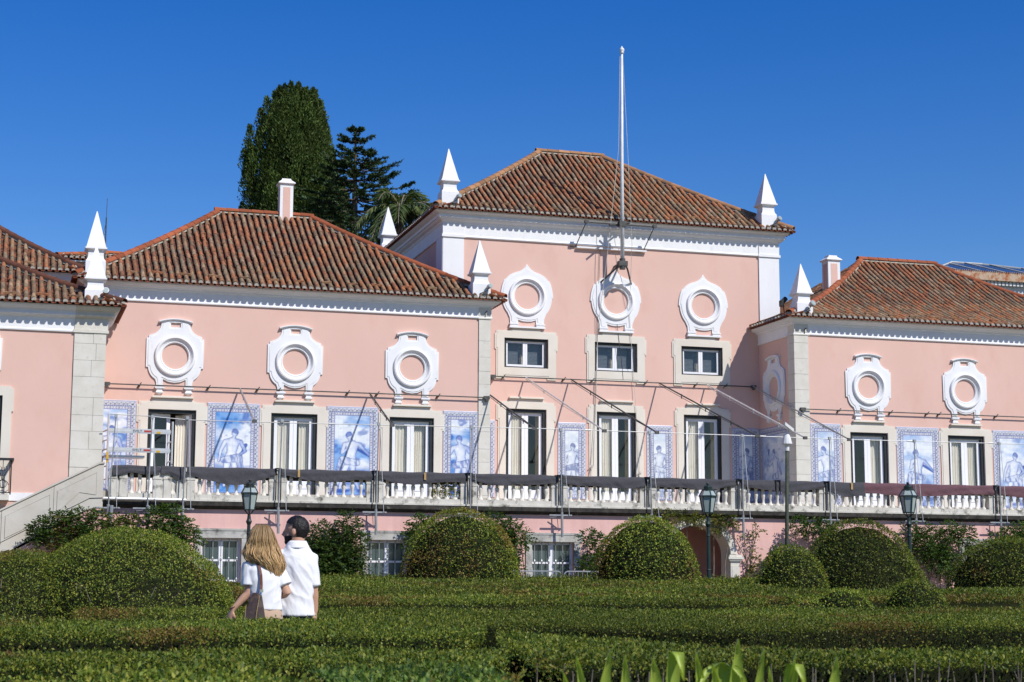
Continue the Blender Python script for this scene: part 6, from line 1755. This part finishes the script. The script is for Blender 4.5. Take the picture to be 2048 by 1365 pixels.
def whorl_pine():
    cx, cy_, zt = 17.42, 86.0, 25.25
    t = thing('norfolk_pine', 'dark whorled pine with flat tiers of branches right of the dense conifer', 'tree', (cx, cy_, 1))
    mb = MB(); mb.tube([(cx, cy_, 1), (cx, cy_, 14), (cx, cy_, zt)], [.55, .38, .03], 8); part('trunk', mb, M['bark'], t)
    rg = np.random.default_rng(8)
    br = MB(); Ps = []; Ax = []
    tiers = [(25.1, .36), (24.55, .80), (23.9, 1.2), (23.4, 1.55), (23.0, 2.0), (22.45, 2.35), (21.95, 2.7), (21.4, 2.9), (20.8, 3.1), (20.2, 3.3), (19.6, 3.4), (19.0, 3.5), (18.4, 3.5)]
    for ti, (z, L) in enumerate(tiers):
        nb = 6 if L < 1.4 else 8
        a0 = rg.uniform(0, 6)
        for k in range(nb):
            a = a0 + 2 * math.pi * k / nb + rg.normal(0, .12)
            l = L * rg.uniform(.78, 1.1) * (1.32 if math.cos(a) > .3 and ti > 5 else 1.08)
            d = np.array((math.cos(a), math.sin(a), 0))
            lift = .16 * l if L < 2.2 else .08 * l
            pts = [np.array((cx, cy_, z)) + d * l * q + np.array((0, 0, lift * q * q - .06 * l * math.sin(q * math.pi))) for q in (0, .25, .5, .75, 1)]
            br.tube([tuple(p) for p in pts], [.05 * min(1, L / 2), .04 * min(1, L / 2), .03, .02, .01], 5)
            side = np.cross(d, np.array((0, 0, 1)))
            ns = int(4 + 9 * l)
            for j in range(ns):
                q = rg.uniform(.22 if L > 1 else .1, 1.0); s_ = 1 if j % 2 else -1
                p0 = np.array((cx, cy_, z)) + d * l * q + np.array((0, 0, lift * q * q - .06 * l * math.sin(q * math.pi)))
                ll = rg.uniform(.25, .55) * (1.1 - .5 * q) * min(1, .35 + L / 3)
                dd = unit(d * .75 + side * s_ * rg.uniform(.3, 1.0) + np.array((0, 0, .12)))
                m = 24; u = rg.random(m)
                Ps.append(p0 + dd * (u * ll)[:, None] + rg.normal(0, .018, (m, 3))); Ax.append(np.tile(dd, (m, 1)) + rg.normal(0, .45, (m, 3)) + np.array((0, 0, .35)))
    part('branch', br, M['bark'], t)
    P, A = np.concatenate(Ps), np.concatenate(Ax)
    Cc = np.array((.045, .078, .032)) * rg.uniform(.55, 1.6, (len(P), 1))
    Q = leaf_quads(P, np.tile((0, -.4, 1.0), (len(P), 1)), .15 * rg.uniform(.7, 1.3, len(P)), spread=.3, aspect=.34, rg=rg, axis=A)
    leaf_object('needles', Q, Cc, M['leafmatt'], t)
whorl_pine()

def palm():
    cx, cy_, cz = 17.55, 76.0, 18.75
    t = thing('palm_tree', 'palm with drooping fronds between the pine and the central block', 'tree', (cx, cy_, 1))
    mb = MB(); mb.tube([(cx + .1, cy_, 1), (cx, cy_, 12), (cx, cy_, cz)], [.28, .2, .17], 8); part('trunk', mb, M['bark'], t)
    rg = np.random.default_rng(12)
    for k in range(26):
        a = 2 * math.pi * k / 26 * 1.618 * 1.0 + rg.normal(0, .15); el = rg.uniform(-.2, 1.25); L = rg.uniform(2.3, 3.1)
        d = np.array((math.cos(a), math.sin(a), 0)); pts = []
        for i in range(15):
            q = i / 14
            pts.append(np.array((cx, cy_, cz)) + d * (L * math.cos(el) * q * (1 - .12 * q)) + np.array((0, 0, L * math.sin(el) * q - 1.15 * L * q ** 2.3 * .62)))
        Ps = []; Ax = []; 
        for i in range(1, 14):
            tg = unit(pts[i + 1] - pts[i - 1]); side = unit(np.cross(tg, np.array((0, 0, 1.0)) + .001))
            for s_ in (-1, 1):
                for r_ in range(3):
                    Ps.append(pts[i] + tg * rg.uniform(-.06, .06)); Ax.append(unit(tg * .7 + side * s_ * .75 + np.array((0, 0, -.45)) + rg.normal(0, .10, 3)))
        P, A = np.array(Ps), np.array(Ax)
        f = k % 3
        c = np.array(((.07, .10, .03), (.13, .16, .055), (.05, .08, .03))[f])
        ln = .85 * (1 - .45 * np.linspace(0, 1, len(P)) ** 2) * rg.uniform(.85, 1.1, len(P))
        Q = leaf_quads(P, np.tile((0, -.3, 1.0), (len(P), 1)), ln, spread=.12, aspect=.10, rg=rg, axis=A)
        fr = leaf_object('frond', Q, c * rg.uniform(.7, 1.4, (len(P), 1)), M['leaf'], t)
        mb = MB(); mb.tube([tuple(p) for p in pts], [.03] * 8 + [.015] * 7, 5); part('frond_stalk', mb, M['twig'], fr)
palm()
# ================================================================ the couple
def fuse(mb, name, voxel, smooth=4):
    """join overlapping lofts into one continuous skin"""
    me = bpy.data.meshes.new(name); me.from_pydata(mb.v, [], mb.f); me.update()
    bm = bmesh.new(); bm.from_mesh(me); bmesh.ops.recalc_face_normals(bm, faces=bm.faces); bm.to_mesh(me); bm.free()
    o = bpy.data.objects.new(name, me); C.objects.link(o)
    m = o.modifiers.new('r', 'REMESH'); m.mode = 'VOXEL'; m.voxel_size = voxel
    m = o.modifiers.new('s', 'SMOOTH'); m.factor = .5; m.iterations = smooth
    r = bpy.data.meshes.new_from_object(o.evaluated_get(bpy.context.evaluated_depsgraph_get()))
    bpy.data.objects.remove(o); bpy.data.meshes.remove(me)
    r.polygons.foreach_set('use_smooth', [True] * len(r.polygons)); r.name = name
    return r

def ering(c, a, b, yaw=0.0, n=20, pw=2.3):
    R = []
    for k in range(n):
        t = 2 * math.pi * k / n; ct, s_ = math.cos(t), math.sin(t)
        x = a * math.copysign(abs(ct) ** (2 / pw), ct); y = b * math.copysign(abs(s_) ** (2 / pw), s_)
        R.append((c[0] + x * math.cos(yaw) - y * math.sin(yaw), c[1] + x * math.sin(yaw) + y * math.cos(yaw), c[2]))
    return R

def hand(mb, wrist, d, palm_n, s=1.0, curl=.5, thumb=1):
    """palm, four unequal bent fingers and a thumb from the side of the palm"""
    w, d, pn = Vector(wrist), Vector(d).normalized(), Vector(palm_n).normalized()
    sd = d.cross(pn).normalized()
    mb.loft([[w + d * q + sd * (a * math.cos(t)) + pn * (b * math.sin(t)) for t in [2 * math.pi * k / 10 for k in range(10)]] for q, a, b in ((-.01, .024 * s, .019 * s), (.02 * s, .032 * s, .017 * s), (.055 * s, .040 * s, .015 * s), (.088 * s, .038 * s, .012 * s), (.095 * s, .034 * s, .010 * s))])
    for i, (off, L) in enumerate(((-.029, .062), (-.010, .074), (.010, .070), (.028, .055))):
        b = w + d * .085 * s + sd * off * s; p = [b]; dd = d.copy()
        for k in range(3):
            dd = (dd + pn * curl * (.35 + .25 * k)).normalized(); p.append(p[-1] + dd * L * s * (.45, .32, .23)[k])
        mb.tube(p, [.0095 * s, .009 * s, .008 * s, .0065 * s], 8)
    b = w + d * .025 * s + sd * (-.030 * thumb) * s
    mb.tube([b, b + (d * .6 - sd * thumb * .6 + pn * .3).normalized() * .035 * s, b + (d * .9 - sd * thumb * .35 + pn * .5).normalized() * .068 * s], [.012 * s, .010 * s, .008 * s], 8)

def head(mb, c, f, s=1.0, nose=True):
    """skull, jaw, nose and ears; f is the facing direction"""
    c = Vector(c); f = Vector(f).normalized(); u = Vector((0, 0, 1)); u = (u - f * u.dot(f)).normalized(); sd = f.cross(u)
    def ell(o, ra, rb, rc):
        rings = []
        for i in range(11):
            t = -math.pi / 2 + math.pi * min(max(i, .12), 9.88) / 10
            rings.append([c + f * o[0] + sd * o[1] + u * o[2] + f * (ra * math.cos(t) * math.cos(2 * math.pi * k / 18)) + sd * (rb * math.cos(t) * math.sin(2 * math.pi * k / 18)) + u * (rc * math.sin(t)) for k in range(18)])
        mb.loft(rings)
    ell((-.012 * s, 0, .028 * s), .098 * s, .077 * s, .090 * s)
    ell((.022 * s, 0, -.035 * s), .070 * s, .062 * s, .085 * s)
    ell((.045 * s, 0, -.080 * s), .045 * s, .042 * s, .034 * s)
    if nose:
        mb.tube([c + f * .085 * s + u * .02 * s, c + f * .108 * s - u * .022 * s, c + f * .088 * s - u * .036 * s], [.010 * s, .016 * s, .012 * s], 8)
        for q in (-1, 1): ell((.074 * s, q * .032 * s, .012 * s), .014 * s, .018 * s, .014 * s)
        ell((.086 * s, 0, -.058 * s), .010 * s, .024 * s, .010 * s)
    for q in (-1, 1): ell((-.012 * s, q * .079 * s, -.008 * s), .020 * s, .010 * s, .032 * s)
    return c, f, sd, u

def wrinkle(me, amp, seed, sx=9.0, sz=3.5, slant=.6):
    n = len(me.vertices); co = np.empty(n * 3); me.vertices.foreach_get('co', co); co = co.reshape(-1, 3)
    no = np.empty(n * 3); me.vertices.foreach_get('normal', no); no = no.reshape(-1, 3)
    a = fbm(co[:, 0] * sx + co[:, 2] * sx * slant, co[:, 2] * sz + co[:, 1] * 3, co[:, 1] * sx, seed, 3)
    rdg = 1 - np.abs(a - .5) * 5
    co += no * (amp * np.clip(rdg, -.4, 1))[:, None]
    me.vertices.foreach_set('co', co.ravel()); me.update()
    return me

def person(label, loc): return thing('person', label, 'person', loc)

# ---------------------------------------------------------------- man
YM = 14.5
mx = lambda p: 2.507 + (p - 600) * .00425
mz = lambda p: 1.868 - (p - 1034) * .00414
man = person('dark haired man in a white polo shirt, seen from behind beside the blond woman', (2.49, YM, .07))
yw = -.30
mb = MB()
hc = (mx(593), YM + .01, mz(1063)); hf = (-.86, .50, -.04)
head(mb, hc, hf, 1.03)
mb.loft([ering((mx(597), YM, z), a, b, yw, 14, 2) for z, a, b in ((1.58, .10, .075), (1.63, .075, .066), (1.67, .062, .062), (1.72, .058, .060), (1.76, .055, .055))])
mb.loft([ering((mx(595), YM, z), a, b, yw) for z, a, b in ((.92, .150, .105), (1.02, .145, .10), (1.15, .138, .095), (1.30, .145, .10), (1.45, .155, .105), (1.54, .150, .09), (1.60, .10, .07))])
R_sh, R_el, R_wr = (mx(623), YM - .03, 1.515), (mx(630), YM - .04, 1.27), (mx(635), YM + .0, 1.075)
L_sh, L_el, L_wr = (mx(563), YM + .03, 1.535), (mx(553), YM + .04, 1.28), (mx(540), YM + .16, 1.16)
for a, e, w in ((R_sh, R_el, R_wr), (L_sh, L_el, L_wr)):
    A, E, Wv = Vector(a), Vector(e), Vector(w)
    mb.tube([A, A.lerp(E, .5), E, E.lerp(Wv, .3), Wv], [.050, .046, .037, .038, .026], 12)
hand(mb, R_wr, (.05, .05, -1), (-.9, .3, 0), 1.0, .35, 1)
hand(mb, L_wr, (-.5, .7, -.3), (.2, .3, -1), 1.0, .5, 1)
for s_ in (-1, 1):
    x = mx(595) + s_ * .085
    mb.tube([(x, YM, .93), (x + s_ * .01, YM, .72), (x + s_ * .012, YM - .01, .52), (x + s_ * .012, YM + .02, .36), (x + s_ * .012, YM + .02, .14)], [.088, .078, .056, .058, .040], 12)
    mb.loft([[(x + s_ * .012 + w * math.cos(t), YM + .03 + q, .07 + h * (.5 + .5 * math.sin(t))) for t in [2 * math.pi * k / 10 for k in range(10)]] for q, w, h in ((-.09, .03, .07), (-.04, .042, .10), (.06, .046, .07), (.14, .045, .045), (.18, .02, .03))])
put('body', fuse(mb, 'body', .0075), M['skin'], man, (0, 0, 0))
WL['body'] = Vector((0, 0, 0))
# polo shirt with sleeves and collar
mb = MB()
folds = lambda z, k: 1 + .02 * math.sin(k * 2.1 + z * 23)
def shirt_ring(px, z, a, b, yaw, seed):
    R = ering((mx(px), YM, z), a, b, yaw, 40)
    cx, cy_ = mx(px), YM
    out = []
    for i, (x, y, zz) in enumerate(R):
        f = 1 + .075 * (float(noise3(np.array([i * .5 + seed]), np.array([z * 4.2 + i * .25]), 0, seed)[0]) - .5) * min(1, (1.62 - z) * 4)
        out.append((cx + (x - cx) * f, cy_ + (y - cy_) * f, zz))
    return out
mb.loft([shirt_ring(*r, yw, 3) for r in ((593, 1.048, .168, .125), (593.3, 1.08, .164, .123), (593.6, 1.12, .160, .121), (593.8, 1.16, .158, .119), (594, 1.20, .156, .118), (594.2, 1.25, .158, .119), (594.5, 1.30, .160, .119), (594.7, 1.36, .164, .120), (595, 1.42, .167, .121), (595.3, 1.48, .165, .115), (595.6, 1.53, .150, .104), (596, 1.57, .126, .094), (596.5, 1.605, .100, .084), (597, 1.635, .080, .078))])
for a, e, q, r in ((R_sh, R_el, .90, .0), (L_sh, L_el, .85, .0)):
    A, E = Vector(a), Vector(e); A2 = A + (Vector((mx(595), YM, 1.55)) - A) * .35
    mb.tube([A2, A + Vector((0, 0, .0)), A.lerp(E, .3), A.lerp(E, q * .6), A.lerp(E, q)], [.062, .062, .060, .056, .058], 14)
put('polo_shirt', wrinkle(fuse(mb, 'polo_shirt', .007, 2), .010, 61), M['shirt'], man, (0, 0, 0)); WL['polo_shirt'] = Vector((0, 0, 0))
mb = MB(); mb.loft([ering((mx(597), YM + .003, z), a, b, yw, 24, 2) for z, a, b in ((1.615, .098, .090), (1.66, .078, .078), (1.672, .074, .074), (1.66, .082, .083), (1.612, .106, .098))], cap=False); part('collar', mb, M['shirt'], man, smooth=True)
mb = MB(); mb.loft([ering((mx(594), YM, z), a, b, yw, 20) for z, a, b in ((1.10, .150, .108), (1.02, .156, .112), (.92, .160, .115), (.86, .155, .11))])
for s_ in (-1, 1):
    x = mx(595) + s_ * .085
    mb.tube([(x, YM, .92), (x + s_ * .012, YM, .5), (x + s_ * .014, YM + .02, .13)], [.10, .075, .062], 12)
part('trousers', mb, M['trousers'], man, smooth=True)
def hair_cap(parent, c, f, s, m, name='hair', k=1.08, keep=None, seed=1):
    c = Vector(c); f = Vector(f).normalized(); u = Vector((0, 0, 1)); u = (u - f * u.dot(f)).normalized(); sd = f.cross(u)
    V = []; idx = {}; F = []; n, mm = 48, 30
    for i in range(mm + 1):
        t = -math.pi / 2 + math.pi * i / mm
        for j in range(n):
            a = 2 * math.pi * j / n
            kk = k - (k - 1.02) * min(1, max(0, math.cos(t) * math.cos(a) * 1.3 - .15))
            l = ((-.012 + .098 * kk * math.cos(t) * math.cos(a)) * s, .077 * kk * math.cos(t) * math.sin(a) * s, (.028 + .093 * kk * math.sin(t)) * s)
            nz = 1 + .05 * (float(noise3(np.array([l[0] * 60]), np.array([l[1] * 60]), l[2] * 22, seed)[0]) - .5)
            V.append((l, c + (f * l[0] + sd * l[1] + u * l[2]) * nz))
    ok = [keep(v[0][0] / s, v[0][1] / s, v[0][2] / s) for v in V]
    for i in range(mm):
        for j in range(n):
            q = (i * n + j, i * n + (j + 1) % n, (i + 1) * n + (j + 1) % n, (i + 1) * n + j)
            if all(ok[w] for w in q): F.append(q)
    me = bpy.data.meshes.new(name); me.from_pydata([tuple(v[1] - WL[parent.name]) for v in V], [], F)
    bm = bmesh.new(); bm.from_mesh(me); bmesh.ops.delete(bm, geom=[v for v in bm.verts if not v.link_faces], context='VERTS'); bmesh.ops.recalc_face_normals(bm, faces=bm.faces); bm.to_mesh(me); bm.free()
    o = put(name, me, m, parent, smooth=True)
    return o
hc2 = Vector(hc)
ho = hair_cap(man, hc, hf, 1.03, M['hairdark'], k=1.12, keep=lambda f, s_, u: (u > .052 + max(0, f) * .25) or (f < -.030 and u > -.062 + .2 * (f + .03)) or (f < .0 and u > .02), seed=3)
# short beard: a shell over the jaw and chin
f = Vector(hf).normalized(); u = Vector((0, 0, 1)); u = (u - f * u.dot(f)).normalized(); sd = f.cross(u)
V = []; F = []; n, mm = 32, 16
for (of, ou, ra, rb, rc) in ((.022, -.035, .073, .066, .088), (.045, -.080, .049, .046, .038)):
    n0 = len(V)
    for i in range(mm + 1):
        t = -math.pi / 2 + math.pi * i / mm
        for j in range(n):
            a = 2 * math.pi * j / n
            V.append(((of + ra * math.cos(t) * math.cos(a)) * 1.03, rb * math.cos(t) * math.sin(a) * 1.03, (ou + rc * math.sin(t)) * 1.03))
    for i in range(mm):
        for j in range(n):
            q = [n0 + i * n + j, n0 + i * n + (j + 1) % n, n0 + (i + 1) * n + (j + 1) % n, n0 + (i + 1) * n + j]
            if all(V[w][0] > .004 + .3 * max(0, V[w][2] + .02) and V[w][2] < -.030 + .25 * max(0, .05 - V[w][0]) for w in q): F.append(q)
me = bpy.data.meshes.new('beard'); me.from_pydata([tuple(hc2 + f * x + sd * y + u * z - WL[man.name]) for x, y, z in V], [], F)
bm = bmesh.new(); bm.from_mesh(me); bmesh.ops.delete(bm, geom=[v for v in bm.verts if not v.link_faces], context='VERTS'); bmesh.ops.recalc_face_normals(bm, faces=bm.faces); bm.to_mesh(me); bm.free()
put('beard', me, M['beard'], man, smooth=True)

# ---------------------------------------------------------------- woman
YW2 = 14.2
wx = lambda p: 2.137 + (p - 522) * .00417
wz = lambda p: 1.798 - (p - 1049) * .00406
wom = person('woman with long wavy blond hair, white T-shirt and tan skirt, seen from behind', (2.14, YW2, .05))
mb = MB(); yw = .12
whc = (wx(524), YW2 + .03, wz(1080)); whf = (-.30, .95, 0)
head(mb, whc, whf, .97)
mb.loft([ering((wx(524), YW2 + .02, z), a, b, yw, 14, 2) for z, a, b in ((1.44, .10, .06), (1.50, .062, .055), (1.56, .05, .052), (1.62, .048, .05))])
mb.loft([ering((wx(p), YW2, z), a, b, yw) for p, z, a, b in ((535, .90, .150, .11), (535, 1.0, .135, .10), (534, 1.10, .115, .085), (531, 1.22, .118, .085), (528, 1.34, .130, .09), (527, 1.42, .135, .08), (526, 1.47, .09, .06))])
Ls, Le, Lw = (wx(500), YW2 - .01, 1.445), (wx(500), YW2 - .03, 1.235), (wx(470), YW2 - .02, 1.098)
Rs, Re, Rw = (wx(557), YW2 + .02, 1.43), (wx(577), YW2 - .02, 1.235), (wx(566), YW2 + .17, 1.20)
for a, e, w in ((Ls, Le, Lw), (Rs, Re, Rw)):
    A, E, Wv = Vector(a), Vector(e), Vector(w)
    mb.tube([A, A.lerp(E, .5), E, E.lerp(Wv, .3), Wv], [.042, .039, .035, .034, .022], 12)
hand(mb, Lw, (-.30, .15, -.9), (.6, .5, -.3), .9, .45, -1)
hand(mb, Rw, (-.2, .9, .1), (.3, .1, -1), .9, .5, 1)
for s_ in (-1, 1):
    x = wx(535) + s_ * .075
    mb.tube([(x, YW2, .92), (x, YW2, .70), (x - s_ * .01, YW2 - .01, .48), (x - s_ * .01, YW2 + .02, .33), (x - s_ * .01, YW2 + .02, .12)], [.085, .072, .050, .050, .034], 12)
    mb.loft([[(x + w * math.cos(t), YW2 + .03 + q, .05 + h * (.5 + .5 * math.sin(t))) for t in [2 * math.pi * k / 10 for k in range(10)]] for q, w, h in ((-.08, .025, .06), (-.03, .036, .085), (.06, .040, .06), (.12, .038, .04), (.15, .02, .025))])
put('body', fuse(mb, 'body', .0075), M['skin'], wom, (0, 0, 0)); 
def wring(px, z, a, b, seed):
    R = ering((wx(px), YW2, z), a, b, yw, 40); cx, cy_ = wx(px), YW2; out = []
    for i, (x, y, zz) in enumerate(R):
        f = 1 + .05 * (float(noise3(np.array([i * .5 + seed]), np.array([z * 4 + i * .2]), 0, seed)[0]) - .5)
        out.append((cx + (x - cx) * f, cy_ + (y - cy_) * f, zz))
    return out
mb = MB(); mb.loft([wring(*r, 5) for r in ((536, 1.098, .132, .105), (535, 1.15, .128, .10), (532, 1.24, .132, .10), (529, 1.34, .143, .105), (528, 1.42, .148, .095), (527, 1.465, .115, .078), (526, 1.49, .08, .066))])
for A, E, q in ((Vector(Ls), Vector(Le), .72), (Vector(Rs), Vector(Re), .68)):
    A2 = A + (Vector((wx(528), YW2, 1.44)) - A) * .35
    mb.tube([A2, A + Vector((0, 0, .008)), A.lerp(E, .4), A.lerp(E, q)], [.055, .056, .058, .064], 14)
put('t_shirt', wrinkle(fuse(mb, 't_shirt', .007, 2), .009, 62, slant=-.5), M['shirt'], wom, (0, 0, 0))
mb = MB(); mb.loft([ering((wx(p), YW2, z), a, b, yw, 24) for p, z, a, b in ((536, 1.13, .122, .095), (536, 1.02, .142, .110), (536, .90, .160, .12), (536, .60, .17, .13), (536, .50, .18, .14))]); part('skirt', mb, M['skirt'], wom, smooth=True)
mb = MB(); mb.tube([Vector(Lw) + Vector((.03 * math.cos(t), .03 * math.sin(t) * .9, .02 + .012 * math.cos(t))) for t in [2 * math.pi * k / 16 for k in range(17)]], .004, 5); part('bracelet', mb, M['strapbrown'], wom)
# hair: inner mass and wavy locks
base = MB()
HR = [(1050, 516, 532, .03), (1055, 510, 538, .07), (1065, 504, 544, .10), (1080, 499, 549, .115), (1095, 495, 554, .11), (1108, 491, 559, .10), (1120, 494, 564, .09), (1132, 508, 568, .075), (1145, 522, 566, .055), (1157, 531, 561, .035), (1167, 538, 556, .02)]
base.loft([ering((wx((a + b) / 2), YW2 - .005 - .03 * min(1, max(0, (py - 1095) / 30)), wz(py)), (wx(b) - wx(a)) / 2 * .86, d * .86, 0, 24, 2) for py, a, b, d in HR])
me = base.mesh('hair', WL[wom.name]); const_col(me, (.30, .185, .08)); hr = put('hair', me, M['blond'], wom, smooth=True)
rg = np.random.default_rng(44); mb = MB(); cols = []
pys = np.array([h[0] for h in HR], float); hl = np.array([h[1] for h in HR], float); hrr = np.array([h[2] for h in HR], float); hd = np.array([h[3] for h in HR])
for k in range(900):
    th = rg.uniform(-math.pi * 1.02, .02 * math.pi) if k % 8 else rg.uniform(0, math.pi)
    fr = rg.random(); pend = 1110 + rg.uniform(-6, 8) + 54 * fr ** .8 * (1 if math.cos(th) > -.5 else .35); ph = 2.6 * th + rg.normal(0, .55); wl = rg.uniform(.92, 1.08); am = rg.uniform(1.6, 3.8); n = 22
    pts = []; off = rg.uniform(.95, 1.05) if k % 9 else rg.uniform(1.03, 1.16)
    for i in range(n):
        q = i / (n - 1); py = 1050 + (pend - 1050) * q
        a, b, d = np.interp(py, pys, hl), np.interp(py, pys, hrr), np.interp(py, pys, hd)
        w = am * math.sin(py / 5.2 * wl + ph) * min(1, max(0, (py - 1066) / 30))
        px = (a + b) / 2 + (b - a) / 2 * math.cos(th) * off + w * .55
        pts.append((wx(px), YW2 - .005 - .03 * min(1, max(0, (py - 1095) / 30)) + d * math.sin(th) * off + w * .0022, wz(py)))
    r = rg.uniform(.0020, .0046); nv0 = len(mb.v)
    mb.tube(pts, [r * .5] + [r] * (n - 5) + [r * .9, r * .7, r * .45, r * .15], 5)
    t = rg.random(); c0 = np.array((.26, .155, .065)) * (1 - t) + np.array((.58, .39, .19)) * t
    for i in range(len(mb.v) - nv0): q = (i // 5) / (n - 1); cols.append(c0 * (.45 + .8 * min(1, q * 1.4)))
me = bpy.data.meshes.new('hair_locks'); me.from_pydata([tuple(Vector(v) - WL[wom.name]) for v in mb.v], [], mb.f)
a = me.color_attributes.new('col', 'FLOAT_COLOR', 'POINT'); a.data.foreach_set('color', np.concatenate([np.array(cols), np.ones((len(cols), 1))], 1).astype(np.float32).ravel())
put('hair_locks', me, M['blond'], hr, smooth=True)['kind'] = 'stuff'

# ---------------------------------------------------------------- shoulder bag
bg_ = thing('handbag', 'brown shoulder bag hanging at the side of the blond woman', 'bag', (wx(507), YW2 - .12, 1.0))
mb = MB()
def bring(z, xa, xb, d): return [(wx(xa), YW2 - .155 - d, z), (wx((xa + xb) / 2), YW2 - .175 - d, z), (wx(xb), YW2 - .155 - d, z), (wx(xb), YW2 - .13 + d, z), (wx((xa + xb) / 2), YW2 - .12 + d, z), (wx(xa), YW2 - .13 + d, z)]
mb.loft([bring(z, a, b, d) for z, a, b, d in ((.93, 484, 531, .035), (1.03, 487, 528, .04), (1.12, 494, 525, .03), (1.20, 501, 522, .015), (1.232, 504, 521, .006))]); me_ = part('bag_body', mb, M['bag'], bg_, smooth=False)
mb = MB(); mb.tube([(wx(516), YW2 - .205, 1.22), (wx(510), YW2 - .225, 1.08), (wx(506), YW2 - .23, .94)], .0025, 5); mb.tube([(wx(490), YW2 - .20, 1.14), (wx(487), YW2 - .215, .95)], .0025, 5); part('bag_piping', mb, M['tape'], bg_)
mb = MB(); V = []
path = [(520, 1.235, -.15), (521, 1.30, -.135), (520, 1.38, -.125), (517, 1.45, -.105), (512, 1.485, -.06), (509, 1.475, .0), (512, 1.38, .10), (512, 1.26, .06), (510, 1.235, -.10)]
mb.loft([[(wx(p) + dx, YW2 + y + dy, z) for dx, dy in ((-.011, 0), (.011, 0), (.011, -.005), (-.011, -.005))] for p, z, y in path]); part('bag_strap', mb, M['strapbrown'], bg_)
mb = MB(); mb.tube([(wx(520), YW2 - .16, 1.24), (wx(519), YW2 - .165, 1.215)], .010, 8); mb.box(wx(517), YW2 - .165, 1.24, wx(524), YW2 - .150, 1.262); part('buckle', mb, M['silver'], bg_)
